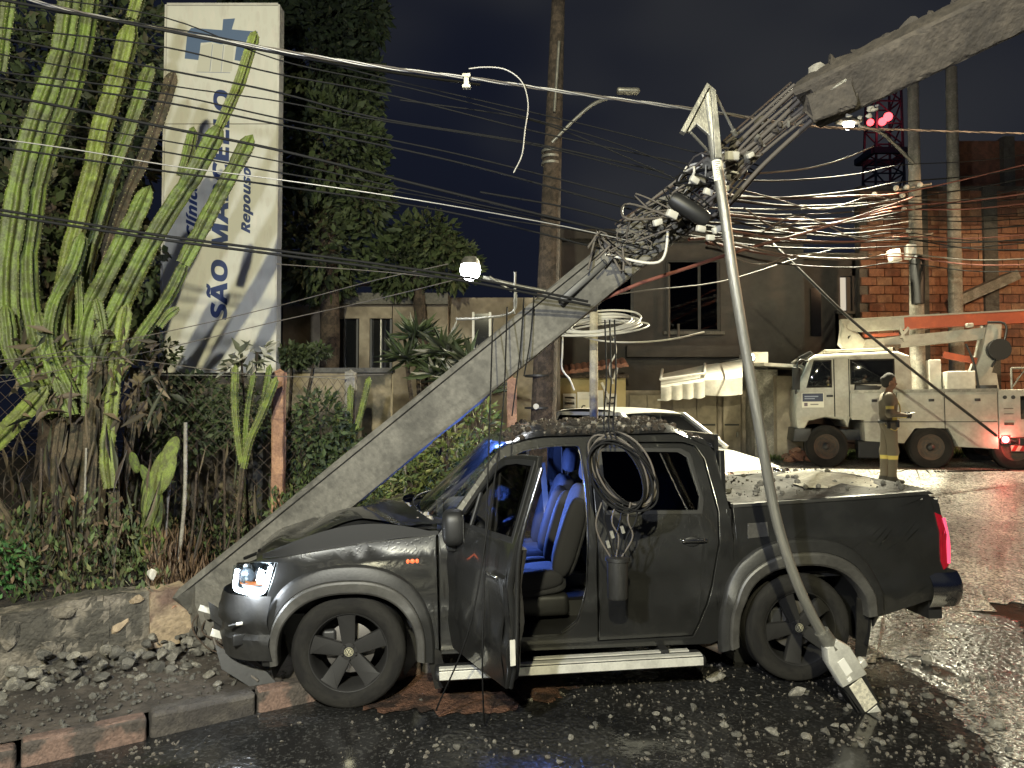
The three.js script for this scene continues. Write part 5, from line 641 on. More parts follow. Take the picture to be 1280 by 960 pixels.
// ---- fence: posts, wire mesh, bare sticks
{
  const posts = [[349, 466, 7.5], [438, 466, 8.4], [134, 452, 6.9 + 0.4], [-60, 450, 7.3], [640, 474, 8.9]].map(([x, y, d]) => [soilAt(x, d), spot(x, y, d)]);
  posts.forEach(([b, t], k) => { const o = thing('fence_post', ['rough brick-red fence post behind the leaning pole', 'pale concrete fence post in front of the yard wall', 'weathered fence post among the cactus trunks', 'weathered fence post among the cactus trunks', 'reddish fence post beside the tall dark pole'][k], 'fence post', 'garden fence posts', b); const h = t.y - b.y, g = poleBody(V(0, -0.1, 0), V(0, h, 0), 0.12, 0.11, 0.12, 0.11, 20 + k, V(0, 0, 1), 0, 0.03, 20); g.geo.translate(0, -0.1, 0); part('shaft', g.geo, k === 1 ? M.concreteLight : k === 2 || k === 3 ? M.bark : M.brickPale, o); });
  const wires = [], a = soilAt(-60, 7.3), b = soilAt(349, 7.5), c = soilAt(438, 8.4);
  const span = (p, q, y0, y1) => { const L = Math.hypot(q.x - p.x, q.z - p.z), n = Math.ceil(L / 0.075), at = (i, y) => V(mix(p.x, q.x, i / n), y, mix(p.z, q.z, i / n)); for (let i = 0; i < n; i++) { const m = Math.round((y1 - y0) / 0.075); for (let j = 0; j < m; j++) { const u = mix(y0, y1, j / m), v = mix(y0, y1, (j + 1) / m); wires.push(bar(at(i + (j % 2), u), at(i + 1 - (j % 2), v), 0.0035, 0.0035), bar(at(i + 0.02, u + 1e-3), at(i + 0.98, u), 1e-4, 1e-4)); } } };
  const light = []; const spanZ = (p, q, y0, y1) => { const L = Math.hypot(q.x - p.x, q.z - p.z), n = Math.ceil(L / 0.07), m = Math.round((y1 - y0) / 0.07), at = (i, y) => V(mix(p.x, q.x, i / n), y, mix(p.z, q.z, i / n)); for (let i = 0; i < n; i++) { const pts = []; for (let j = 0; j <= m; j++) { const x = i + ((j + i) % 2); pts.push([x, mix(y0, y1, j / m)]); } for (let j = 0; j < m; j++) light.push(bar(at(...pts[j]), at(...pts[j + 1]), 0.0032, 0.0032)); } };
  const y0 = 0.75, y1 = spot(300, 470, 7.5).y; spanZ(a, b, y0, y1); spanZ(b, c, y0, y1);
  const f = thing('wire_fence', 'rusty diamond wire mesh fence behind the cacti', 'fence'); part('wire_mesh', mg(light), M.rust, f).userData.kind = 'stuff'; part('top_wire', mg([tube([V(a.x, y1, a.z), V(b.x, y1, b.z), V(c.x, y1, c.z)], 0.004, 30, 5)]), M.galv, f);
  const R = rng(4); for (const [x0, y0_, x1, y1_, d, w] of [[220, 695, 232, 528, 6.6, 5], [208, 690, 216, 570, 6.7, 4], [300, 660, 303, 600, 7.1, 4], [65, 520, 52, 560, 6.3, 4], [52, 555, 72, 612, 6.3, 5], [100, 480, 108, 560, 6.5, 3], [232, 620, 246, 590, 6.7, 3], [282, 640, 280, 560, 7.3, 3], [510, 600, 505, 520, 8, 4], [548, 600, 560, 540, 8, 4], [572, 560, 566, 500, 8.2, 3]]) { const p = spot(x0, y0_, d); p.y = Math.min(p.y, soilY(p.x, d)); const q = spot(x1, y1_, d), s = thing('bare_stick', 'thin bare stem sticking up from the garden soil', 'plant', 'bare stems in the garden', p); part('stem', uvm(tube([V(0, -0.03, 0), q.clone().sub(p).multiplyScalar(0.5).add(V((R() - 0.5) * 0.08, 0, 0)), q.clone().sub(p)], w / 961 * d / 2, 14, 6)), R() < 0.5 ? M.concreteLight : M.bark, s); }
  const st = part('wall_stone', rock(77, 0.09, 0.15, 0.09, 2), M.whiteDull, scene); st.position.copy(spot(190, 726, 5.9)); tag(st, 'small white stone standing on the retaining wall', 'stone');
}
// ---- undergrowth, shrubs
{
  const under = (name, n, x0, x1, d0, d1, h, size, pal, seed, label, long = 2.6) => { const m = part(name, leaves(seed, n, R => { const d = mix(d0, d1, R()), x = mix(spot(x0, 500, d).x, Math.min(spot(x1, 500, d).x, soilEdge(d) - 0.05), R()); return [V(x, soilY(x, d) + R() ** 1.6 * h * (0.12 + 2.6 * Math.max(0, fbm(x * 0.13 + 7, d * 0.11, 9, seed, 3) - 0.34)), -d), long > 5 ? V((R() - 0.5) * 0.7, 1, (R() - 0.5) * 0.7) : V(R() - 0.5, R() * 1.4, R() - 0.5)]; }, size, pal, long), leafVM, scene); return tag(m, label, 'undergrowth', null, 'stuff'); };
  under('undergrowth', 6500, -40, 330, 5.75, 8.8, 0.75, 0.065, DRY.concat(GREEN, GREEN, [[0.08, 0.09, 0.03], [0.11, 0.12, 0.04]]), 61, 'tangled dark undergrowth of weeds below the cacti');
  under('dry_stalks', 190, -40, 330, 5.8, 8.4, 1.5, 0.34, [[0.075, 0.05, 0.03], [0.05, 0.035, 0.022], [0.11, 0.085, 0.05], [0.04, 0.045, 0.018]], 64, 'thin dry stalks standing among the cactus trunks', 16);
  under('dry_grass', 1300, 190, 345, 6.1, 7.0, 0.3, 0.13, [[0.13, 0.08, 0.045], [0.09, 0.055, 0.03], [0.17, 0.11, 0.06]], 62, 'brownish dry grass beside the fallen pole', 9);
  under('garden_weeds', 5200, 340, 640, 7.0, 9.0, 0.9, 0.075, GREEN.concat(DARK, LIME), 63, 'leafy green weeds behind the pickup bonnet');
  const shrub = (name, label, px, d, list, n, size, pal, seed, long) => { const b = soilAt(px, d), o = thing(name, label, 'shrub', null, b); const bl = list.map(([x, y, rx, ry]) => [spot(x, y, d), [rx * d / 961, ry * d / 961, rx * d / 961], rx * ry]); part('foliage', leaves(seed, n, (f => R => { const [p, q] = f(R); return [p.sub(b), q]; })(blobs(bl)), size, pal, long || 2), leafVM, o); const R = rng(seed); part('stem', mg(bl.map(q => tube([V((R() - 0.5) * 0.1, -0.03, 0), q[0].clone().sub(b).multiplyScalar(0.5).add(V((R() - 0.5) * 0.15, 0, 0)), q[0].clone().sub(b)], 0.012, 10, 5))), M.bark, o); return o; };
  shrub('garden_shrub', 'low bright green bush at the top of the retaining wall', 12, 5.9, [[10, 715, 34, 34], [-20, 700, 40, 40]], 500, 0.055, [[0.03, 0.11, 0.02], [0.05, 0.15, 0.03]], 71);
  shrub('garden_shrub', 'yellowish green bush seen between fallen pole and windscreen', 560, 7.9, [[560, 580, 40, 40], [520, 600, 36, 34], [600, 545, 24, 50], [470, 620, 30, 22], [590, 590, 26, 30]], 1700, 0.095, LIME, 72, 3);
  shrub('garden_shrub', 'dark leafy bush in front of the yard wall', 405, 8.0, [[400, 530, 34, 44], [375, 560, 28, 40], [430, 570, 26, 40], [410, 600, 40, 30]], 1700, 0.08, GREEN.concat(DARK), 73);
  shrub('garden_shrub', 'dark bush below the sign board between cactus and fence', 250, 7.9, [[240, 500, 60, 34], [300, 520, 40, 40], [205, 440, 18, 16], [225, 540, 50, 40]], 2200, 0.075, DARK, 74);
  shrub('garden_shrub', 'dark clipped bush under the house windows', 372, 9.6, [[365, 445, 26, 14], [395, 440, 16, 10]], 700, 0.08, DARK, 75);
  shrub('garden_shrub', 'dry curled leaves beside the sign foot', 310, 7.6, [[302, 450, 20, 14], [322, 440, 12, 12]], 60, 0.16, PALE, 76, 3);
  // yuccas in front of the house
  for (const [px, d, top, n, seed, lab] of [[520, 9.8, 420, 80, 81, 'spiky dark yucca beside the house window'], [556, 9.4, 440, 70, 82, 'spiky pale-edged yucca near the lit lamp'], [588, 9.2, 452, 60, 83, 'small spiky yucca beside the leaning pole']]) { const b = soilAt(px, d), o = thing('yucca', lab, 'plant', null, b), heads = [[px, top], [px - 12, top + 28], [px + 14, top + 34]].map(([x, y]) => spot(x, y, d).sub(b)); part('stem', uvm(mg(heads.map(h => tube([V(0, -0.05, 0), h.clone().multiplyScalar(0.5).add(V(0.05, 0, 0)), h], 0.03, 12, 7)))), M.bark, o); part('leaves', leaves(seed, n * 3, R => [heads[Math.floor(R() * 3)].clone(), V(R() * 2 - 1, R() * 1.2 - 0.25, R() * 2 - 1)], 0.34, seed === 81 ? DARK : PALE.concat(DARK), 7, 0.35), leafVM, o); }
  // trees
  const B = (x, y, d, rx, ry, k = 1) => [spot(x, y, d), [rx * d / 961, ry * d / 961, rx * d / 961], rx * ry * k];
  tree('leafy_tree', 'tall dark leafy tree rising behind the sign board', soilAt(400, 12.5), spot(405, 260, 12.5), 0.16, [B(395, 60, 12.5, 70, 90), B(410, 190, 12.5, 72, 70), B(395, 310, 12.5, 60, 70), B(440, 110, 12.7, 40, 60), B(360, -20, 12.5, 100, 50), B(455, 250, 12.6, 34, 40), B(440, 20, 12.6, 46, 50)], 15000, 0.16, DARK.concat([[0.05, 0.07, 0.025]]), 91);
  tree('leafy_tree', 'dark drooping tree behind the lit lamp', soilAt(525, 13), spot(520, 320, 13), 0.1, [B(530, 300, 13, 46, 30), B(560, 330, 13, 40, 30), B(500, 330, 13, 40, 40)], 2600, 0.16, DARK, 92);
  tree('leafy_tree', 'broad dark tree behind the giant cactus', soilAt(60, 9.6), spot(70, 220, 9.6), 0.18, [B(30, 120, 9.6, 90, 100), B(120, 180, 9.6, 70, 90), B(60, 290, 9.6, 110, 90), B(150, 60, 9.6, 70, 80), B(-60, 200, 9.6, 90, 120), B(160, 330, 9.6, 70, 60), B(20, 400, 9.6, 100, 60), B(150, 410, 9.4, 60, 40)], 15000, 0.15, DARK.concat([[0.045, 0.055, 0.03], [0.07, 0.065, 0.03]]), 93);
}
// ---- yard wall and house behind the garden
{
  const a = spot(205, 466, 9.75), wb = thing('yard_wall', 'stained plaster yard wall behind the fence', 'wall', null, V(0, 0, 0)); const x0 = spot(170, 466, 9.8).x, x1 = spot(490, 466, 9.8).x; part('wall_slab', uvm(box(x1 - x0, a.y - 0.3, 0.18, (x0 + x1) / 2, (a.y + 0.3) / 2, -9.8)), mottled(97, [0.24, 0.20, 0.13], [0.06, 0.055, 0.04], { freq: 5, metres: 2.2, bump: 0.012, fine: 0.4, soft: 0.1 }), wb); part('coping', uvm(box(x1 - x0 + 0.04, 0.06, 0.26, (x0 + x1) / 2, a.y + 0.03, -9.8)), M.concrete, wb);
  const d = 13.2, base = soilAt(450, d); base.y = 0.7; const h = thing('house', 'low beige plastered house with two dark barred windows behind the garden', 'house', null, base), L = (x, y, dd = d) => spot(x, y, dd).sub(base);
  const rect = (x0, x1, y0, y1, th, dd, mat, nm, par, bev = 0) => { const p = L(x0, y1, dd), q = L(x1, y0, dd); return part(nm, uvm(box(q.x - p.x, q.y - p.y, th, (p.x + q.x) / 2, (p.y + q.y) / 2, p.z - th / 2, bev)), mat, par); };
  // wall built round the openings
  rect(352, 412, 378, 560, 0.2, d, M.renderBeige, 'wall', h); rect(448, 462, 398, 560, 0.2, d, M.renderBeige, 'wall', h); rect(490, 560, 378, 560, 0.2, d, M.renderBeige, 'wall', h); rect(412, 490, 378, 398, 0.2, d, M.renderBeige, 'wall', h); rect(412, 448, 462, 560, 0.2, d, M.renderBeige, 'wall', h); rect(462, 490, 462, 560, 0.2, d, M.renderBeige, 'wall', h); rect(560, 700, 372, 560, 0.2, d + 0.5, M.renderBeige, 'wall', h);
  rect(345, 560, 366, 380, 0.5, d - 0.15, M.concrete, 'parapet', h); rect(350, 700, 380, 560, 0.1, d + 2.5, M.black, 'back_wall', h);
  for (const [x0, x1] of [[412, 448], [462, 490]]) { const w = rect(x0, x1, 398, 462, 0.02, d - (-0.12), M.tint, 'window', h); rect(x0, x0 + 3, 398, 462, 0.06, d + 0.05, M.steelDark, 'frame', w); rect(x1 - 3, x1, 398, 462, 0.06, d + 0.05, M.steelDark, 'frame', w); rect((x0 + x1) / 2 - 1, (x0 + x1) / 2 + 1, 398, 462, 0.05, d + 0.06, M.galv, 'mullion', w); rect(x0 - 2, x1 + 2, 460, 465, 0.3, d - 0.08, M.concrete, 'sill', w); }
  const w3 = rect(592, 612, 392, 440, 0.03, d + 0.48, M.tint, 'window', h); rect(590, 593, 390, 442, 0.06, d + 0.44, M.white, 'frame', w3); rect(611, 614, 390, 442, 0.06, d + 0.44, M.white, 'frame', w3);
  const r0 = L(345, 372, d - 0.2), r1 = L(420, 372, d - 0.2); part('roof', uvm(surf(6, 6, (u, v) => V(mix(r0.x - 0.4, L(560, 372).x, u), r0.y + 0.15 + v * 0.55, r0.z + 0.25 - v * 3))), mottled(98, [0.13, 0.085, 0.055], [0.08, 0.055, 0.04], { freq: 6, metres: 1, bump: 0.02 }), h);
}

// ---------------------------------------------------------------- buildings across the road and the white cars
{
  const mk = (base) => ({ L: (x, y, d) => spot(x, y, d).sub(base), rect(x0, x1, y0, y1, th, d, mat, nm, par, bev = 0) { const p = this.L(x0, y1, d), q = this.L(x1, y0, d); return part(nm, uvm(box(q.x - p.x, q.y - p.y, th, (p.x + q.x) / 2, (p.y + q.y) / 2, p.z - th / 2, bev)), mat, par); } });
  const ground = (px, d) => { const x = spot(px, 500, d).x; return V(x, roadY(x, -d) - 0.05, -d); };
  // dark two-storey building
  let b = ground(850, 17.6), K = mk(b), o = thing('dark_building', 'dark unlit two-storey building behind the white cars', 'building', null, b);
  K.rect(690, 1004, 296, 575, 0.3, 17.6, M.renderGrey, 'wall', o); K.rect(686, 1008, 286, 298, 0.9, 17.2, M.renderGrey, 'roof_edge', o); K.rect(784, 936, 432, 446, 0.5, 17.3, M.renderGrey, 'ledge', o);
  const gr = K.rect(834, 900, 326, 414, 0.03, 17.57, M.glassDark, 'window', o); for (const x of [834, 874, 898]) K.rect(x - 1, x + 1.5, 326, 414, 0.06, 17.55, M.plasticDark, 'frame', gr); for (const y of [326, 413]) K.rect(834, 900, y - 1, y + 1.5, 0.06, 17.53, M.plasticDark, 'frame', gr); K.rect(830, 906, 414, 418, 0.35, 17.45, M.concrete, 'sill', gr);
  const w2 = K.rect(742, 790, 330, 400, 0.03, 17.57, M.glassDark, 'window', o); K.rect(740, 743, 328, 402, 0.06, 17.53, M.plasticDark, 'frame', w2); K.rect(789, 792, 328, 402, 0.06, 17.53, M.plasticDark, 'frame', w2);
  for (const [x, a, e] of [[836, 330, 425], [848, 405, 425], [700, 300, 470]]) part('conduit', rod(K.L(x, a, 17.4), K.L(x, e, 17.4), 0.03), M.cableGrey, o);
  // little yellow shop
  b = ground(740, 16.2); K = mk(b); o = thing('yellow_shop', 'small yellow shop front with white louvred doors and tiled eave', 'building', null, b);
  K.rect(697, 782, 472, 560, 0.25, 16.2, M.renderYellow, 'wall', o); K.rect(688, 697, 488, 560, 0.3, 16.1, M.renderYellow, 'side_pillar', o);
  for (let k = 0; k < 12; k++) { const x = 688 + k * 8; part('roof_tile', uvm(moved(smooth(new THREE.CylinderGeometry(0.085, 0.085, 0.45, 10, 1, false, 0, Math.PI).rotateX(Math.PI / 2).rotateZ(Math.PI / 2)), ...K.L(x + 3, 466 - k * 1.0, 16.0).toArray(), 0.32, 0, 0)), M.brickDark, o); }
  K.rect(686, 786, 468, 472, 0.4, 16.0, M.bark, 'eave', o);
  for (const [x0, x1] of [[704, 720], [756, 771]]) { const w = K.rect(x0, x1, 492, 550, 0.06, 16.12, M.whiteDull, 'louvre_door', o); for (let k = 0; k < 11; k++) { const p = K.L(x0 + 2, 497 + k * 3.6, 16.05), q = K.L(x1 - 2, 497 + k * 3.6, 16.05); part('slat', moved(uvm(box(q.x - p.x, 0.012, 0.05)), (p.x + q.x) / 2, p.y, p.z, 0.6, 0, 0), k % 2 ? M.whiteDull : M.steelDark, w); } }
  const pn = K.rect(722, 737, 490, 550, 0.04, 16.12, M.white, 'shop_panel', o); K.rect(740, 754, 488, 550, 0.04, 16.12, M.white, 'shop_panel', o);
  { const c = document.createElement('canvas'); c.width = 64; c.height = 96; const g = c.getContext('2d'); g.fillStyle = '#dcd9c6'; g.fillRect(0, 0, 64, 96); g.fillStyle = '#39342c'; g.font = 'bold 46px sans-serif'; g.fillText('G', 14, 60); const t = new THREE.CanvasTexture(c); t.colorSpace = THREE.SRGBColorSpace; const p = K.L(729.5, 512, 16.06); part('poster', new THREE.PlaneGeometry(0.22, 0.42).translate(p.x, p.y, p.z), new THREE.MeshPhysicalMaterial({ map: t, roughness: 0.6 }), o); }
  part('bracket', mg([bar(K.L(752, 478, 16.0), K.L(762, 500, 16.0), 0.05, 0.05), bar(K.L(772, 455, 16.0), K.L(768, 474, 16.0), 0.06, 0.06)]), M.whiteDull, o);
  // beige garages with canvas awning
  b = ground(860, 16.8); K = mk(b); o = thing('beige_garage', 'beige rendered garage front with panelled doors below the awning', 'building', null, b);
  K.rect(783, 1000, 488, 590, 0.25, 16.8, M.renderBeige, 'wall', o);
  const doorTone = mottled(788, [0.30, 0.255, 0.18], [0.22, 0.185, 0.13], { freq: 3, metres: 2, bump: 0.002 });
  for (const [x0, x1] of [[788, 808], [810, 826], [842, 870], [872, 895], [905, 925]]) { const w = K.rect(x0, x1, 494, 588, 0.05, 16.72, doorTone, 'garage_door', o); K.rect(x0 + 1, x1 - 1, 530, 532, 0.02, 16.69, M.plasticDark, 'door_rail', w); K.rect(x1 - 4, x1 - 2, 540, 546, 0.05, 16.68, M.galv, 'handle', w); }
  for (const x of [784, 828, 900, 930]) K.rect(x - 1.5, x + 1.5, 488, 590, 0.12, 16.72, M.renderBeige, 'pilaster', o);
  b = ground(876, 16.3); K = mk(b); o = thing('canvas_awning', 'pale canvas awning with sagging valance over the garage front', 'awning', null, b);
  const cloth = (x0, x1, yt0, yt1, yb0, yb1, n, sag) => smooth(surf(n * 8, 10, (u, v) => { const x = mix(x0, x1, u), top = mix(yt0, yt1, u), bot = mix(yb0, yb1, u), fold = Math.abs(Math.sin(u * n * Math.PI)); const p = K.L(x, mix(top, bot, v), 16.7 - 0.9 * Math.min(1, v * 2.2)); p.z += 0.05 * fold * v; p.y -= sag * fold * v * 0.5; return p; }), 50);
  part('valance', uvm(cloth(826, 881, 468, 456, 500, 496, 4, 0.06)), M.whiteDull, o); part('canvas', uvm(cloth(881, 928, 456, 450, 494, 493, 1, 0.05)), M.whiteDull, o);
  part('frame_tube', mg([rod(K.L(826, 474, 15.9), K.L(881, 467, 15.9), 0.03), rod(K.L(826, 474, 15.9), K.L(828, 462, 16.7), 0.03), rod(K.L(881, 467, 15.9), K.L(881, 455, 16.7), 0.03), rod(K.L(822, 500, 15.85), K.L(881, 495, 15.85), 0.02)]), M.white, o);
  // small glaring lamp on the wall
  const lp = spot(938, 447, 14.6); const wl = thing('wall_flood_lamp', 'small glaring bluish flood lamp at the end of the awning', 'lamp', null, lp); part('bracket', rod(V(0, 0, -0.05), V(0, 0.05, -2.2), 0.02), M.steelDark, wl); part('lamp_body', smooth(box(0.2, 0.14, 0.08, 0, 0, -0.06, 0.02)), M.steelDark, wl); part('lamp_glass', smooth(flatG(new THREE.SphereGeometry(0.075, 14, 10))), glow(0.6, 0.95, 1.0, 40), wl); lampLight(lp.x, lp.y, lp.z + 0.002, C(0.6, 0.95, 1), 0.7, 0.06);
  // pale wall section with tin roof beside the lorry
  b = ground(968, 16.2); K = mk(b); o = thing('pale_shed', 'pale boxy shed with weathered walls in front of the lorry', 'shed', null, b);
  K.rect(944, 972, 462, 585, 2.0, 16.2, M.concreteLight, 'wall', o); K.rect(972, 1003, 470, 585, 2.0, 16.0, M.renderBeige, 'wall', o); part('roof', uvm(moved(box(1.3, 0.06, 2.4), ...K.L(970, 458, 16.6).toArray(), 0.05, 0, -0.06)), M.whiteDull, o); K.rect(938, 960, 440, 462, 0.8, 16.4, M.whiteDull, 'tarpaulin', o);
  // plaster building with a lit window
  b = ground(1035, 20.6); K = mk(b); o = thing('plaster_building', 'grey plastered house end with one lit narrow window', 'building', null, b);
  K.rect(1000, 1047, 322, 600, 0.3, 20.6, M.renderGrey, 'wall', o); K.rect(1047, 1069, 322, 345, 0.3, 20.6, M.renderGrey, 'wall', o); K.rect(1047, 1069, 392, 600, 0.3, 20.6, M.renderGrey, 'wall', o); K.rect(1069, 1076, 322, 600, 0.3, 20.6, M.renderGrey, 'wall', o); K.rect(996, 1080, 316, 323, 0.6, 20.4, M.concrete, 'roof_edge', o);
  const lw = K.rect(1050, 1059, 347, 388, 0.03, 20.7, glow(1, 0.93, 0.75, 0.55), 'window', o); K.rect(1058.5, 1069, 345, 392, 0.05, 20.66, M.black, 'shutter', lw); K.rect(1047, 1050, 345, 392, 0.1, 20.62, M.steelDark, 'frame', lw); K.rect(1047, 1069, 389, 392, 0.4, 20.5, M.concrete, 'sill', lw); K.rect(1014, 1026, 360, 420, 0.05, 20.55, M.tint, 'window', o);
  // raw clay-block building, block by block
  b = ground(1180, 20.4); K = mk(b); o = thing('brick_building', 'unfinished red clay block building behind the lorry and poles', 'building', null, b);
  const x0 = K.L(1076, 400, 20.4).x, x1 = K.L(1345, 400, 20.4).x, yb = 0, yt = K.L(1200, 232, 20.4).y, z = 0;
  part('mortar_core', uvm(box(x1 - x0, yt, 0.25, (x0 + x1) / 2, yt / 2, -0.16)), M.mortar, o);
  const bw = 0.42, bh = 0.232, bg = uvm(new RoundedBoxGeometry(bw - 0.016, bh - 0.016, 0.10, 1, 0.008)), R = rng(61), mats = [M.brickRaw, M.brickRaw, M.brickPale, M.brickDark];
  const rows = Math.floor(yt / bh), rest = []; let cnt = 0;
  for (let r = rows - 1; r >= 0; r--) for (let k = 0; k < Math.ceil((x1 - x0) / bw); k++) { const x = x0 + (k + 0.5 + (r % 2) * 0.5) * bw, y = (r + 0.5) * bh; if (x + bw / 2 > x1 + 0.1) continue; const zz = 0.0 + (R() - 0.5) * 0.012; if (y > 1.6 && cnt < 300) { const m = part('brick', bg, mats[Math.floor(R() * 4)], o); m.position.set(x, y, zz); cnt++; } else rest.push(moved(bg, x, y, zz)); }
  if (rest.length) part('lower_bricks', mg(rest), M.brickRaw, o).userData.kind = 'stuff';
  K.rect(1148, 1159, 232, 560, 0.2, 20.26, M.concrete, 'column', o); K.rect(1236, 1246, 232, 560, 0.2, 20.26, M.concrete, 'column', o);
  part('stair_beam', uvm(mg([bar(K.L(1078, 446, 20.2), K.L(1165, 398, 20.2), 0.25, 0.9, V(0, 0, 1)), bar(K.L(1190, 378, 20.2), K.L(1262, 346, 20.2), 0.25, 0.8, V(0, 0, 1))])), M.concreteLight, o);
  // upper storey set back, poorly lit
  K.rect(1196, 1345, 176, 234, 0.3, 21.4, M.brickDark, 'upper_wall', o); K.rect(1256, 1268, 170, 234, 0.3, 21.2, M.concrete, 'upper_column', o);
  // verge under the lorry and the brick heap
  const vg = part('grass_verge', leaves(66, 2600, Rr => { const px = mix(960, 1300, Rr()), d = mix(15.6, 17.0, Rr()), p = spot(px, 500, d); return [V(p.x, roadY(p.x, -d), -d), V(Rr() - 0.5, Rr() * 1.5 + 0.3, Rr() - 0.5)]; }, 0.12, [[0.10, 0.15, 0.03], [0.14, 0.18, 0.05], [0.07, 0.10, 0.03]], 5), leafVM, scene); tag(vg, 'rough grass verge behind the lorry wheels', 'grass', null, 'stuff');
  for (let k = 0; k < 26; k++) { const px = 980 + R() * 36, p = spot(px, 500, 15.4 + R() * 0.5), s = 0.10 + R() * 0.14; const m = part('brick_rubble', rock(3000 + k, s * 1.4, s, s, 1), k % 3 ? M.brickRaw : M.brickPale, scene); m.position.set(p.x, roadY(p.x, p.z) + Math.max(0, 0.26 - Math.abs(px - 998) * 0.018) * R(), p.z); tag(m, 'broken red brick in the small heap before the shed', 'brick', 'heap of broken bricks'); }
}
// ---- parked white cars: own axes x towards the tail, z towards the driver's side
function hatchback(label, pos, yaw, len = 3.95) {
  const c = thing('parked_car', label, 'car', 'white cars parked behind the pickup', pos); c.rotation.y = yaw;
  const body = [[0.02, 0.30], [0.0, 0.55], [0.10, 0.72], [0.95, 0.90], [1.30, 0.95], [3.55, 0.98], [3.86, 0.92], [len, 0.55], [len - 0.05, 0.30], [3.45, 0.28], [3.38, 0.48], [3.18, 0.62], [2.92, 0.48], [2.85, 0.26], [1.10, 0.26], [1.03, 0.48], [0.80, 0.62], [0.56, 0.48], [0.50, 0.28]];
  let g = poly(body, 1.62, 0.05); g.translate(0, 0, 0.81); g = flatG(new TessellateModifier(0.25, 4).modify(g)); { const p = g.attributes.position; for (let i = 0; i < p.count; i++) { const x = p.getX(i), e = Math.max(0, 0.5 - x) * 0.35 + Math.max(0, x - (len - 0.4)) * 0.25; p.setZ(i, p.getZ(i) * (1 - e)); } } part('body', uvm(smooth(g, 35)), M.white, c);
  const cabin = (x, k) => { const top = 1.46; return top; };
  const gh = (o, y0, y1) => { const b = [[1.05, 0.93], [1.72, 1.40], [2.0, 1.46], [2.9, 1.47], [3.45, 1.36], [3.80, 0.95]]; return b; };
  const zt = y => 0.80 - Math.max(0, y - 0.93) * 0.36;
  const shell = surf(20, 12, (u, v) => { const b = new THREE.CatmullRomCurve3([V(1.72, 1.40, 0), V(2.05, 1.46, 0), V(2.9, 1.47, 0), V(3.35, 1.40, 0)]).getPoint(u), z = mix(-1, 1, v) * zt(b.y); return V(b.x, b.y + 0.03 * (1 - (z / 0.65) ** 2), z); }); part('roof', uvm(smooth(shell, 50)), M.white, c);
  const pane = (a, b, d, e, nm, mat) => part(nm, surf(4, 4, (u, v) => a.clone().lerp(b, u).lerp(d.clone().lerp(e, u), v)), mat, c);
  pane(V(1.12, 0.96, -0.74), V(1.12, 0.96, 0.74), V(1.74, 1.40, -0.60), V(1.74, 1.40, 0.60), 'windscreen', M.glassDark); pane(V(3.78, 0.98, -0.70), V(3.78, 0.98, 0.70), V(3.38, 1.38, -0.58), V(3.38, 1.38, 0.58), 'rear_window', M.glassDark);
  for (const s of [-1, 1]) { for (const q of [[1.32, 1.72, 2.28, 2.20], [2.36, 2.30, 3.15, 3.02]]) pane(V(q[0], 0.97, s * zt(0.97)), V(q[2], 0.97, s * zt(0.97)), V(q[1], 1.38, s * (zt(1.38))), V(q[3], 1.40, s * zt(1.40)), 'side_window', M.glassDark); part('pillar', uvm(mg([bar(V(1.08, 0.94, s * 0.77), V(1.74, 1.41, s * 0.62), 0.07, 0.05), bar(V(2.32, 0.95, s * zt(0.95)), V(2.25, 1.43, s * zt(1.43)), 0.09, 0.04), bar(V(3.2, 0.95, s * zt(0.95)), V(3.08, 1.43, s * zt(1.43)), 0.10, 0.04), bar(V(3.80, 0.95, s * 0.74), V(3.36, 1.40, s * 0.60), 0.16, 0.06), bar(V(1.74, 1.41, s * 0.63), V(3.36, 1.42, s * 0.61), 0.05, 0.05)])), M.white, c); const m = part('door_mirror', smooth(box(0.10, 0.13, 0.18, 1.42, 1.02, s * 0.93, 0.04)), M.white, c); part('mirror_arm', rod(V(1.42, 0.99, s * 0.78), V(1.42, 1.0, s * 0.88), 0.02), M.black, m); part('head_lamp', smooth(box(0.22, 0.14, 0.30, 0.13, 0.66, s * 0.56, 0.05)), M.chrome, c); part('tail_lamp', smooth(box(0.12, 0.26, 0.14, len - 0.12, 0.82, s * 0.66, 0.04)), plain(0.3, 0.01, 0.01, 0.2), c); for (const x of [0.80, 3.16]) { const w = new THREE.Group(); w.name = 'wheel'; c.add(w); w.position.set(x, 0.30, s * 0.72); part('tyre', lathe([[0.2, -0.09], [0.28, -0.1], [0.30, -0.07], [0.30, 0.07], [0.28, 0.1], [0.2, 0.09]], 28).rotateX(Math.PI / 2), M.rubber, w); part('rim', lathe([[0, s * 0.06], [0.08, s * 0.07], [0.2, s * 0.09]], 24).rotateX(Math.PI / 2), M.galv, w); } }
  part('cabin_interior', uvm(mg([box(0.5, 0.5, 1.3, 2.2, 0.98, 0, 0.1), box(0.4, 0.45, 1.3, 3.1, 1.0, 0, 0.1)])), M.black, c); return c;
}
{
  const p = (px, d) => { const x = spot(px, 500, d).x; return V(x, roadY(x, -d) + 0.01, -d); };
  hatchback('white hatchback behind the pickup cab showing its roof and side windows', V(3.02, roadY(2.3, -11) - 0.05, -9.45), 2.2, 3.7); hatchback('white hatchback beside the yellow shop, roof just showing over the pickup', p(726, 10.6), 1.35);
}

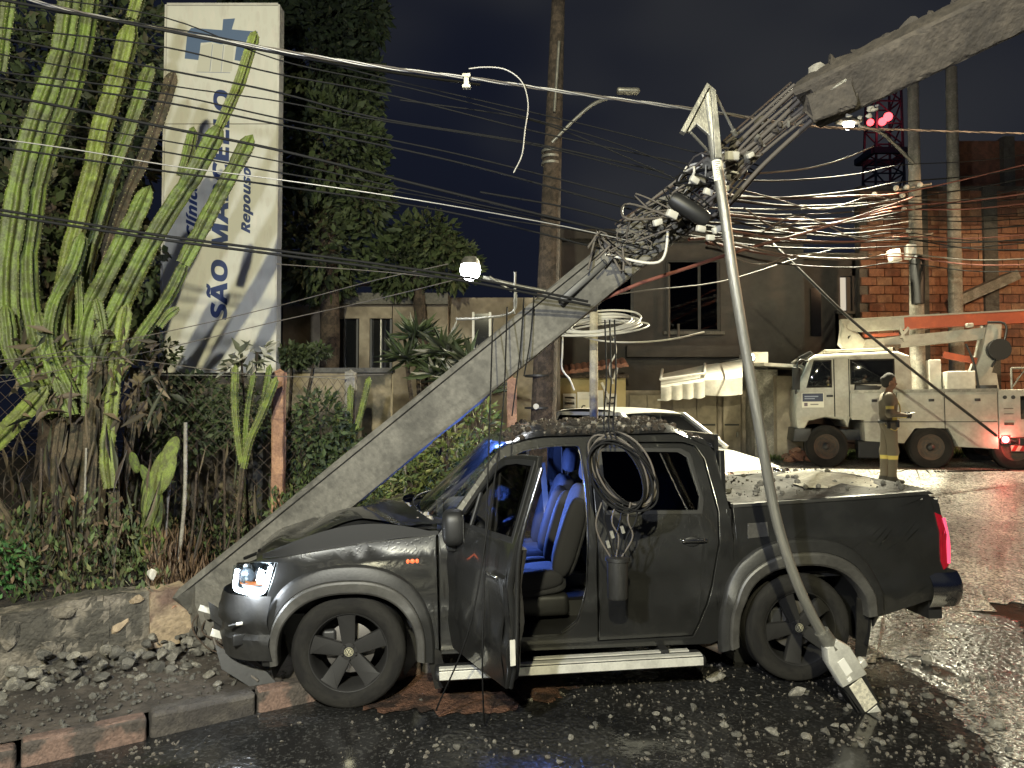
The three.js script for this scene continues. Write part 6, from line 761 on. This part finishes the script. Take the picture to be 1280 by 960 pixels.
// ---------------------------------------------------------------- utility lorry with folded aerial boom (own axes: x towards the tail, y up, z towards the viewer's side; origin at the near front corner on the ground)
{
  const gx = spot(993, 500, 14.6).x, T = thing('utility_lorry', 'white crew cab utility lorry with folded orange and white aerial boom', 'lorry', null, V(gx, roadY(gx + 2, -14.4) - 0.04, -14.6)); T.rotation.y = -0.27; T.rotation.z = 0.006; T.scale.set(0.93, 0.98, 0.93);
  const slab = (nm, pts, w, mat, par = T, bev = 0.02, z = 0, holes) => part(nm, uvm(smooth(poly(pts, w, bev, holes).translate(0, 0, z), 30)), mat, par);
  const cabP = [[0.06, 0.72], [0.02, 1.0], [0.05, 1.52], [0.30, 2.10], [0.42, 2.18], [1.95, 2.21], [2.16, 2.12], [2.2, 1.9], [2.2, 0.95], [1.06, 0.95], [1.02, 0.78], [0.92, 0.92], [0.60, 0.97], [0.28, 0.90], [0.18, 0.72]];
  const wf = [[0.27, 1.57], [0.70, 1.57], [0.70, 2.04], [0.42, 2.04]], wr = [[1.10, 1.62], [1.86, 1.62], [1.86, 2.04], [1.10, 2.04]], wq = [[1.16, 1.45], [1.52, 1.45], [1.62, 1.52], [1.56, 1.57], [1.18, 1.57]];
  const cab = slab('cab', cabP, 2.06, M.lorryWhite, T, 0.06);
  for (const [p, nm] of [[wf, 'side_window'], [wr, 'side_window'], [wq, 'vent_panel']]) { slab(nm, p, 0.02, nm === 'vent_panel' ? M.black : M.tint, cab, 0.004, 0.008); slab('window_seal', [[p[0][0] - 0.03, p[0][1] - 0.03], [p[1][0] + 0.03, p[1][1] - 0.03], [p[2][0] + 0.03, p[2][1] + 0.03], [p[p.length - 1][0] - 0.03, p[p.length - 1][1] + 0.03]], 0.012, M.rubber, cab, 0.003, 0.002); }
  part('windscreen', surf(4, 4, (u, v) => V(mix(0.065, 0.29, v) - 0.012, mix(1.56, 2.08, v), mix(-0.12, -1.94, u))), M.tint, cab);
  slab('door_line', [[0.76, 0.98], [0.78, 0.98], [0.78, 2.08], [0.76, 2.08]], 0.006, M.rubber, cab, 0, 0.003); slab('door_line', [[1.04, 0.98], [1.055, 0.98], [1.055, 2.08], [1.04, 2.08]], 0.006, M.rubber, cab, 0, 0.003); slab('handle', [[0.62, 1.36], [0.74, 1.36], [0.74, 1.40], [0.62, 1.40]], 0.03, M.black, cab, 0.005, 0.025);
  { const c = document.createElement('canvas'); c.width = 192; c.height = 128; const g = c.getContext('2d'); g.fillStyle = '#c9c6b8'; g.fillRect(0, 0, 192, 128); g.fillStyle = '#222b45'; g.fillRect(6, 4, 180, 72); g.fillStyle = '#7f879c'; g.fillRect(24, 26, 120, 10); g.fillRect(24, 46, 90, 8); g.fillStyle = '#5c4f58'; g.fillRect(20, 86, 30, 30); g.fillStyle = '#6c6a62'; g.fillRect(74, 96, 70, 10); const t = new THREE.CanvasTexture(c); t.colorSpace = THREE.SRGBColorSpace; part('door_sticker', new THREE.PlaneGeometry(0.42, 0.28).translate(0.36, 1.30, 0.0045), new THREE.MeshPhysicalMaterial({ map: t, roughness: 0.5 }), cab); }
  slab('front_bumper', [[-0.04, 0.50], [0.32, 0.50], [0.32, 0.76], [0.0, 0.76]], 2.1, M.plasticDark, T, 0.03, 0.02);
  const mir = slab('mirror', [[-0.05, 1.50], [0.10, 1.50], [0.12, 1.92], [-0.03, 1.94]], 0.08, M.black, T, 0.02, 0.24); part('mirror_arm', mg([tube([V(0.05, 1.46, -0.02), V(0.02, 1.44, 0.2), V(0.04, 1.6, 0.2)], 0.018, 12, 6), tube([V(0.28, 2.05, -0.02), V(0.1, 2.06, 0.2), V(0.04, 1.9, 0.2)], 0.018, 12, 6)]), M.black, mir);
  slab('sun_visor', [[0.18, 2.10], [0.40, 2.20], [0.34, 2.26], [0.10, 2.14]], 1.9, M.black, T, 0.01, -0.08);
  slab('roof_rack', [[0.62, 2.22], [1.9, 2.24], [1.9, 2.29], [0.62, 2.28]], 1.6, M.lorryWhite, T, 0.01, -0.2);
  // service body
  const sp = [[1.08, 1.44], [3.66, 1.44], [3.66, 0.38], [2.98, 0.42], [2.80, 0.76], [2.22, 0.76], [2.02, 0.48], [1.32, 0.52], [1.30, 0.92], [1.08, 0.92]];
  const body = slab('service_body', sp, 2.1, M.lorryWhite, T, 0.015, 0.03); part('top_rail', uvm(box(2.62, 0.06, 2.14, 2.37, 1.455, -1.02)), M.galv, body); part('body_seam', uvm(mg([box(2.5, 0.012, 0.006, 2.4, 0.88, 0.034), box(0.012, 0.9, 0.006, 1.9, 1.0, 0.034), box(0.012, 0.9, 0.006, 2.75, 1.1, 0.034)])), M.rubber, body);
  for (const x of [1.50, 2.52, 3.32]) part('locker_latch', smooth(box(0.10, 0.05, 0.02, x, 1.28, 0.042, 0.008)), M.steelDark, body);
  const rear = slab('rear_cabinet', [[3.67, 1.46], [4.45, 1.46], [4.45, 0.62], [3.67, 0.58]], 2.1, M.lorryWhite, T, 0.02, 0.04, [[[4.02, 1.36], [4.36, 1.36], [4.36, 0.90], [4.02, 0.90]]]); part('cabinet_lining', uvm(box(0.4, 0.55, 0.04, 4.19, 1.13, -0.35)), M.black, rear); part('stored_gear', mg([moved(rock(41, 0.2, 0.3, 0.2), 4.12, 0.92, -0.1), moved(rock(42, 0.14, 0.2, 0.2), 4.27, 0.92, -0.08)]), M.rust, rear);
  for (const [x, y] of [[3.78, 1.32], [3.92, 1.32]]) part('badge', moved(smooth(new THREE.CylinderGeometry(0.035, 0.035, 0.02, 12).rotateX(Math.PI / 2)), x, y, 0.05), M.steelDark, rear); part('label_strip', uvm(mg([box(0.16, 0.05, 0.006, 3.84, 0.84, 0.045), box(0.16, 0.012, 0.006, 3.84, 1.12, 0.045), box(0.16, 0.012, 0.006, 3.84, 1.02, 0.045)])), M.rust, rear);
  part('guard_rail', mg([rod(V(3.95, 1.46, -0.1), V(3.95, 1.85, -0.1), 0.02), rod(V(4.45, 1.46, -0.1), V(4.45, 1.85, -0.1), 0.02), rod(V(3.95, 1.85, -0.1), V(4.45, 1.85, -0.1), 0.02), rod(V(3.95, 1.5, -0.1), V(4.2, 1.85, -0.1), 0.015)]), M.galv, rear);
  const stripe = (() => { const c = document.createElement('canvas'); c.width = 256; c.height = 32; const g = c.getContext('2d'); g.fillStyle = '#b9b2a2'; g.fillRect(0, 0, 256, 32); g.fillStyle = '#8e1d17'; for (let k = -1; k < 8; k++) { g.beginPath(); g.moveTo(k * 40, 32); g.lineTo(k * 40 + 20, 32); g.lineTo(k * 40 + 36, 0); g.lineTo(k * 40 + 16, 0); g.fill(); } const t = new THREE.CanvasTexture(c); t.colorSpace = THREE.SRGBColorSpace; return new THREE.MeshPhysicalMaterial({ map: t, roughness: 0.5 }); })();
  const bmp = part('rear_guard', uvm(box(0.9, 0.12, 0.06, 4.3, 0.40, 0.02)), M.steelDark, T); part('warning_stripe', new THREE.PlaneGeometry(0.88, 0.10).translate(4.3, 0.40, 0.054), stripe, bmp);
  part('chassis', uvm(mg([box(4.4, 0.2, 0.12, 2.3, 0.62, -0.6), box(4.4, 0.2, 0.12, 2.3, 0.62, -1.45), box(0.7, 0.35, 0.3, 1.55, 0.35, -0.3, 0.04)])), M.black, T);
  const beacon = part('red_side_lamp', moved(smooth(flatG(new THREE.SphereGeometry(0.06, 14, 10))), 3.76, 0.56, 0.09), glow(1, 0.16, 0.16, 14), T); part('lamp_bracket', uvm(mg([box(0.16, 0.16, 0.04, 3.78, 0.56, 0.02), rod(V(3.85, 0.55, 0.06), V(4.1, 0.47, 0.1), 0.015), box(0.09, 0.14, 0.06, 4.02, 0.52, 0.1, 0.02)])), M.black, beacon);
  lampLight(3.76, 0.56, 0.092, C(1, 0.10, 0.08), 1.8, 0.05, T);
  const wheel = (x, s) => { const w = new THREE.Group(); w.name = 'wheel'; T.add(w); w.position.set(x, 0.41, s ? -1.9 : -0.10); part('tyre', lathe([[0.24, -0.11], [0.36, -0.13], [0.40, -0.11], [0.41, -0.08], [0.41, 0.08], [0.40, 0.11], [0.36, 0.13], [0.24, 0.11]], 40).rotateX(Math.PI / 2), M.rubber, w); part('rim', lathe([[0.07, 0.06], [0.15, 0.03], [0.22, 0.08], [0.25, 0.10]], 28).rotateX(Math.PI / 2), M.rust, w); part('hub', lathe([[0, 0.13], [0.06, 0.12], [0.08, 0.04]], 20).rotateX(Math.PI / 2), M.steelDark, w); };
  for (const s of [0, 1]) { wheel(0.60, s); wheel(2.50, s); wheel(3.95, s); }
  // pedestal, lower boom, elbow, upper boom
  const ped = slab('pedestal', [[3.36, 1.46], [3.90, 1.46], [3.86, 1.78], [3.78, 1.80], [3.95, 2.4], [3.98, 2.72], [3.72, 2.74], [3.60, 2.2], [3.46, 1.82], [3.38, 1.78]], 0.5, M.lorryWhite, T, 0.03, -0.6); part('turntable', moved(smooth(lathe([[0, 0], [0.32, 0], [0.32, 0.1], [0, 0.1]], 24)), 3.66, 1.46, -0.85), M.steelDark, ped); part('hose_drum', moved(smooth(lathe([[0, -0.1], [0.2, -0.1], [0.2, -0.06], [0.12, -0.05], [0.12, 0.05], [0.2, 0.06], [0.2, 0.1], [0, 0.1]], 20).rotateX(Math.PI / 2)), 3.86, 2.22, -0.48), M.black, ped); for (const l of [[V(3.75, 1.9, -0.55), V(3.95, 2.3, -0.5), V(4.0, 2.7, -0.52), V(3.7, 2.75, -0.55)], [V(3.5, 1.5, -0.5), V(3.42, 2.0, -0.5), V(3.3, 2.35, -0.52)]]) part('hydraulic_hose', tube(l, 0.022, 20, 6), M.black, ped);
  const lower = part('lower_boom', uvm(smooth(mg([bar(V(1.22, 2.36, -0.75), V(3.75, 2.56, -0.8), 0.24, 0.22)]))), M.lorryWhite, T); part('orange_brace', uvm(bar(V(2.9, 2.16, -0.62), V(3.5, 2.02, -0.62), 0.10, 0.12)), M.orange, lower);
  part('elbow', uvm(smooth(poly([[1.02, 2.86], [1.14, 2.70], [1.34, 2.60], [1.46, 2.46], [1.40, 2.30], [1.08, 2.29], [0.96, 2.42], [1.0, 2.66]], 0.34, 0.02, [[[1.08, 2.56], [1.20, 2.60], [1.14, 2.48]]]).translate(0, 0, -0.55))), M.lorryWhite, T);
  const upper = part('upper_boom', uvm(smooth(mg([bar(V(1.0, 2.76, -0.68), V(2.2, 2.79, -0.70), 0.24, 0.22)]))), M.lorryWhite, T); part('orange_sleeve', uvm(bar(V(2.2, 2.79, -0.70), V(4.9, 2.85, -0.75), 0.22, 0.23)), M.orange, upper); part('boom_cap', uvm(bar(V(1.0, 2.89, -0.68), V(4.9, 2.975, -0.75), 0.26, 0.03)), M.lorryWhite, upper); part('leveling_rod', uvm(mg([bar(V(1.45, 2.56, -0.6), V(2.1, 2.58, -0.6), 0.05, 0.06)])), M.orange, upper); part('link', uvm(mg([bar(V(2.12, 2.72, -0.58), V(2.2, 2.44, -0.58), 0.07, 0.05), bar(V(2.28, 2.70, -0.58), V(2.12, 2.5, -0.58), 0.06, 0.05)])), M.lorryWhite, upper); part('work_light', smooth(box(0.14, 0.09, 0.12, 3.38, 2.70, -0.55, 0.03)), M.lorryWhite, upper);
  part('boom_rest', uvm(mg([bar(V(1.86, 1.46, -0.4), V(1.90, 2.34, -0.5), 0.09, 0.09), bar(V(2.05, 1.46, -0.4), V(2.02, 2.34, -0.5), 0.07, 0.07), box(0.3, 0.06, 0.4, 1.95, 2.34, -0.65)])), M.rust, T); part('tool_bag', smooth(box(0.22, 0.5, 0.2, 1.98, 1.72, -0.25, 0.06)), M.black, T); part('cargo_box', uvm(smooth(mg([box(0.5, 0.36, 0.5, 3.1, 1.64, -0.4, 0.02), box(0.22, 0.6, 0.3, 2.72, 1.76, -0.6, 0.02)]))), M.whiteDull, T);
}
// ---------------------------------------------------------------- lineman standing in the road, seen from his side
{
  const seg = (p, a, b, r1, r2) => { const ba = b.clone().sub(a), h = Math.min(1, Math.max(0, p.clone().sub(a).dot(ba) / ba.lengthSq())); return p.distanceTo(a.clone().addScaledVector(ba, h)) - mix(r1, r2, h); };
  const smin = (a, b, k) => { const h = Math.max(k - Math.abs(a - b), 0) / k; return Math.min(a, b) - h * h * k / 4; };
  function mesh(bones, c, half, res, k, color) {
    const mc = new MarchingCubes(res, M.black, false, false, 120000); mc.isolation = 0; const p = V(), box3 = bones.map(b => new THREE.Box3().setFromPoints([b[0], b[1]]).expandByScalar(Math.max(b[2], b[3]) + 0.06));
    for (let z = 0; z < res; z++) for (let y = 0; y < res; y++) for (let x = 0; x < res; x++) { p.set((x - res / 2) / (res / 2) * half + c.x, (y - res / 2) / (res / 2) * half + c.y, (z - res / 2) / (res / 2) * half + c.z); let d = 1; bones.forEach((b, i) => { if (box3[i].containsPoint(p)) d = smin(d, seg(p, ...b), k); }); mc.field[x + y * res + z * res * res] = -d; }
    mc.update(); const n = mc.count, pos = new Float32Array(n * 3), col = new Float32Array(n * 3);
    for (let i = 0; i < n; i++) { const q = V(mc.positionArray[i * 3], mc.positionArray[i * 3 + 1], mc.positionArray[i * 3 + 2]).multiplyScalar(half).add(c); pos.set([q.x, q.y, q.z], i * 3); col.set(color(q), i * 3); }
    const g = new THREE.BufferGeometry(); g.setAttribute('position', new THREE.BufferAttribute(pos, 3)); g.setAttribute('color', new THREE.BufferAttribute(col, 3)); g.setAttribute('normal', new THREE.BufferAttribute(new Float32Array(mc.normalArray.slice(0, n * 3)), 3)); g.deleteAttribute('normal'); const w = mergeVertices(g, 1e-4); w.computeVertexNormals(); return flatG(w);
  }
  const b = [], S = (a, c, r1, r2) => b.push([V(...a), V(...c), r1, r2]);
  S([0, 0.98, -0.07], [0, 0.98, 0.07], 0.12, 0.12); S([-0.01, 1.02, 0], [0.0, 1.30, 0], 0.125, 0.145); S([0, 1.34, -0.10], [0, 1.34, 0.10], 0.115, 0.115); S([-0.01, 1.40, -0.15], [-0.01, 1.40, 0.15], 0.075, 0.075); S([0.0, 1.42, 0], [0.02, 1.54, 0], 0.058, 0.052);
  for (const s of [-1, 1]) { const f = s > 0 ? 0.02 : -0.06; S([0, 0.95, s * 0.09], [0.02 + f, 0.52, s * 0.10], 0.10, 0.078); S([0.02 + f, 0.52, s * 0.10], [f, 0.10, s * 0.10], 0.078, 0.062); S([f - 0.02, 0.05, s * 0.10], [f + 0.15, 0.035, s * 0.11], 0.048, 0.036); S([f, 0.10, s * 0.10], [f - 0.03, 0.05, s * 0.10], 0.055, 0.045); S([-0.01, 1.41, s * 0.18], [-0.03, 1.13, s * 0.24], 0.068, 0.056); S([-0.03, 1.13, s * 0.24], [0.22, 1.10, s * 0.12], 0.054, 0.040); }
  const uniform = [0.105, 0.088, 0.062], band = [0.50, 0.40, 0.10], boot = [0.03, 0.027, 0.022], skin = [0.12, 0.06, 0.035], hairC = [0.010, 0.009, 0.008];
  const col = q => { if (q.y > 1.49) return skin; if (q.y < 0.12) return boot; if (q.y > 0.40 && q.y < 0.455) return band; if (Math.abs(q.y - 1.0) < 0.022 && Math.abs(q.z) < 0.2) return [0.05, 0.045, 0.04]; if (q.y > 1.02 && q.y < 1.075 && q.x > 0.02) return band; if (Math.abs(q.z) > 0.17 && q.y > 1.20 && q.y < 1.255) return band; return uniform; };
  const body = mesh(b, V(0.03, 0.80, 0), 0.86, 112, 0.05, col);
  const hb = [[V(0.02, 1.645, 0), V(0.03, 1.70, 0), 0.088, 0.084], [V(0.05, 1.58, 0), V(0.07, 1.57, 0), 0.052, 0.040], [V(0.115, 1.635, 0), V(0.128, 1.615, 0), 0.012, 0.016], [V(0.10, 1.665, -0.035), V(0.10, 1.665, 0.035), 0.018, 0.018], [V(0.105, 1.585, -0.015), V(0.105, 1.585, 0.015), 0.010, 0.010], [V(0.02, 1.64, 0.085), V(0.015, 1.61, 0.085), 0.016, 0.012], [V(0.02, 1.64, -0.085), V(0.015, 1.61, -0.085), 0.016, 0.012], [V(0.015, 1.50, 0), V(0.03, 1.58, 0), 0.054, 0.05]];
  const head = mesh(hb, V(0.04, 1.62, 0), 0.19, 72, 0.025, q => (Math.abs(q.z) > 0.018 && Math.abs(q.z) < 0.048 && Math.abs(q.y - 1.648) < 0.010 && q.x > 0.088) ? [0.02, 0.018, 0.016] : Math.abs(q.y - 1.583) < 0.005 && q.x > 0.10 ? [0.07, 0.03, 0.02] : skin);
  const hands = []; for (const s of [-1, 1]) { const h = [[V(0.215, 1.10, s * 0.12), V(0.275, 1.10, s * 0.10), 0.030, 0.032]]; for (let f = 0; f < 4; f++) { const y = 1.128 - f * 0.020, l = [0.9, 1, 0.95, 0.75][f]; h.push([V(0.28, y, s * 0.10), V(0.28 + 0.04 * l, y - 0.003, s * 0.085), 0.0105, 0.0095], [V(0.28 + 0.04 * l, y - 0.003, s * 0.085), V(0.285 + 0.045 * l, y - 0.008, s * 0.055), 0.0095, 0.008]); } h.push([V(0.245, 1.125, s * 0.10), V(0.275, 1.15, s * 0.075), 0.012, 0.0105], [V(0.275, 1.15, s * 0.075), V(0.305, 1.148, s * 0.055), 0.0105, 0.009]); hands.push(mesh(h, V(0.265, 1.11, s * 0.09), 0.10, 56, 0.008, () => [0.02, 0.019, 0.018])); }
  const foot = onRoad(1112, 604), man = thing('person', 'person in brown work uniform with reflective bands standing in profile before the lorry', 'person', null, V(foot.x, roadY(foot.x, foot.z), foot.z)); man.rotation.y = -0.25; man.scale.setScalar(1.0);
  const vm = new THREE.MeshPhysicalMaterial({ color: 0xffffff, vertexColors: true, roughness: 0.8, side: THREE.DoubleSide });
  part('body', mg([body, head, ...hands].map(g => { g.deleteAttribute('uv'); return g; })), vm, man);
  const hg = mesh([[V(0.005, 1.66, 0), V(0.02, 1.715, 0), 0.096, 0.088], [V(-0.03, 1.62, 0), V(-0.035, 1.68, 0), 0.066, 0.08]], V(0.02, 1.67, 0), 0.16, 48, 0.02, () => hairC); { const p = hg.attributes.position, keep = []; for (let i = 0; i < p.count; i += 3) { let ok = true; for (let k = 0; k < 3; k++) { const x = p.getX(i + k), y = p.getY(i + k); if (x > 0.075 && y < 1.705) ok = false; if (x > 0.03 && y < 1.665) ok = false; } if (ok) for (let k = 0; k < 3; k++) keep.push(p.getX(i + k), p.getY(i + k), p.getZ(i + k)); } const g = new THREE.BufferGeometry(); g.setAttribute('position', new THREE.Float32BufferAttribute(keep, 3)); g.computeVertexNormals(); part('hair', g, plain(...hairC, 0.9), man); }
  part('sleeve_badge', moved(smooth(new THREE.SphereGeometry(1, 12, 8).scale(0.045, 0.07, 0.012)), 0.05, 1.33, 0.165, 0, 0.5, 0), M.white, man);
  part('belt', mg([flatG(new THREE.TorusGeometry(0.145, 0.018, 8, 28).rotateX(Math.PI / 2).scale(1.0, 1.6, 1.25)).translate(0, 1.0, 0), box(0.06, 0.12, 0.05, -0.04, 0.95, 0.19, 0.015), box(0.05, 0.10, 0.05, 0.10, 0.96, 0.17, 0.015)]), M.black, man);
  part('harness_strap', mg([tube([V(-0.12, 1.02, 0.10), V(-0.05, 0.92, 0.18), V(0.06, 0.86, 0.17), V(0.12, 0.92, 0.08)], 0.012, 14, 5), tube([V(0.08, 1.40, 0.09), V(0.155, 1.25, 0.08), V(0.14, 1.05, 0.1)], 0.012, 14, 5)]), plain(0.32, 0.25, 0.09, 0.8), man);
  const ph = thing('held_device', 'small pale device held by the standing person', 'device', null, man.position.clone().add(V(0.30, 1.135, 0.12))); part('device_body', smooth(moved(box(0.14, 0.012, 0.075, 0, 0, 0, 0.004), 0, 0, 0, 0, 0, 0.25)), M.whiteDull, ph);
}

// ---------------------------------------------------------------- rubble and gravel
{
  const R = rng(101), shapes = []; for (let k = 0; k < 14; k++) shapes.push(rock(500 + k, 1, 0.62, 0.8, 1));
  const put = (p, s, mat, name, label, cat, group) => { const m = part(name, shapes[Math.floor(R() * 14)], mat, scene); m.position.copy(p); m.rotation.set((R() - 0.5) * 0.5, R() * 6.3, (R() - 0.5) * 0.5); m.scale.set(s, s * (0.7 + R() * 0.6), s * (0.8 + R() * 0.4)); tag(m, label, cat, group); return m; };
  // heap of broken wall and pole at the foot of the wall
  for (let k = 0; k < 215; k++) {
    const t = -1.3 + R() ** 0.8 * 2.95, w = R() ** 1.5 * 0.5 * (t > 0.7 ? 0.95 : 0.75), s = 0.035 + R() ** 2.2 * 0.15, p = wp(t, -0.01 + Math.max(0, 0.18 - w * 0.42) * (t > 0.2 ? 1 : 0.4) * R(), 0.07 + w);
    put(p, s, R() < 0.4 ? M.concreteLight : M.concrete, 'rubble_chunk', 'broken concrete chunk in the rubble at the foot of the low garden wall', 'rubble', 'rubble below the garden wall');
  }
  for (const [px, py, s] of [[60, 860, 0.15], [20, 862, 0.16], [230, 838, 0.1], [205, 815, 0.16], [170, 825, 0.17], [240, 815, 0.13], [175, 870, 0.035], [130, 862, 0.09], [272, 858, 0.07], [262, 846, 0.1]]) put(onRoad(px, py, 0.13), s, M.concreteLight, 'rubble_chunk', 'broken concrete chunk in the rubble at the foot of the low garden wall', 'rubble', 'rubble below the garden wall');
  // lumps on the wet road
  for (const [px, py, s] of [[965, 914, 0.105], [852, 892, 0.07], [895, 847, 0.17], [998, 866, 0.16], [1010, 921, 0.1], [490, 937, 0.05], [545, 930, 0.045], [548, 934, 0.03], [378, 949, 0.05], [480, 955, 0.03], [663, 893, 0.05], [740, 907, 0.06], [920, 917, 0.08], [1075, 928, 0.07], [1130, 880, 0.09], [1160, 868, 0.11], [1158, 826, 0.12], [590, 904, 0.045], [700, 950, 0.05], [860, 925, 0.05], [800, 885, 0.05], [905, 905, 0.08], [1040, 925, 0.06], [1188, 880, 0.09], [1100, 915, 0.05], [760, 930, 0.04], [1245, 905, 0.1], [1262, 935, 0.06]])
    put(onRoad(px, py + 4), s, R() < 0.75 ? M.concreteLight : M.concrete, 'road_chunk', 'large pale broken concrete lump lying on the wet asphalt before the pickup', 'rubble', 'concrete lumps strewn on the road');
  for (let k = 0; k < 250; k++) {
    const u = R(), px = 560 + (1 - u * u) * 680 + (R() - 0.5) * 80, py = 848 + R() ** 1.3 * 105; const p = onRoad(px, py); if (p.z < -5.35 && p.x < 3) continue;
    put(p, 0.018 + R() ** 2.4 * 0.06, R() < 0.5 ? M.concreteLight : M.concrete, 'road_pebble', 'small concrete crumb on the wet asphalt before the pickup', 'rubble', 'concrete crumbs strewn on the road');
  }
  const grain = flatG(new THREE.IcosahedronGeometry(0.5, 0)), gravel = (name, n, mat, fn, label) => { const im = new THREE.InstancedMesh(grain, mat, n), m = new THREE.Matrix4(), q = new THREE.Quaternion(); im.name = name; for (let k = 0; k < n; k++) { const [p, s] = fn(); q.setFromEuler(new THREE.Euler(R() * 6, R() * 6, R() * 6)); m.compose(p, q, V(s * (0.7 + R()), s * (0.5 + R() * 0.6), s * (0.7 + R()))); im.setMatrixAt(k, m); } im.castShadow = im.receiveShadow = true; scene.add(im); tag(im, label, 'gravel', null, 'stuff'); };
  gravel('road_gravel', 6000, M.stone, () => { for (; ;) { const x = -2.4 + R() * 7.6, z = -3.9 - R() * 2.6; const w = sstep(fbm((x + 5) * 0.09, (z + 9) * 0.09, 9, 19, 4) + 0.16 * sstep(x, -0.6, 1.6) - 0.10 * sstep(-z, 5.4, 6.2), 0.42, 0.72); if (R() < w * 0.9 + 0.02 && (x + 2.82) * KN.x + (z + 4.30) * KN.z < -0.05) return [V(x, roadY(x, z) + 0.003, z), 0.004 + R() ** 3 * 0.022]; } }, 'fine concrete grit scattered over the wet asphalt');
  gravel('pavement_rubble', 2200, M.concrete, () => { const t = -2 + R() * 3.6, w = R() ** 1.7 * 1.05; return [wp(t, 0.005, 0.06 + w), 0.006 + R() ** 3 * 0.035]; }, 'crushed concrete and grit spread over the pavement by the wall');
}

renderer.render(scene, camera);
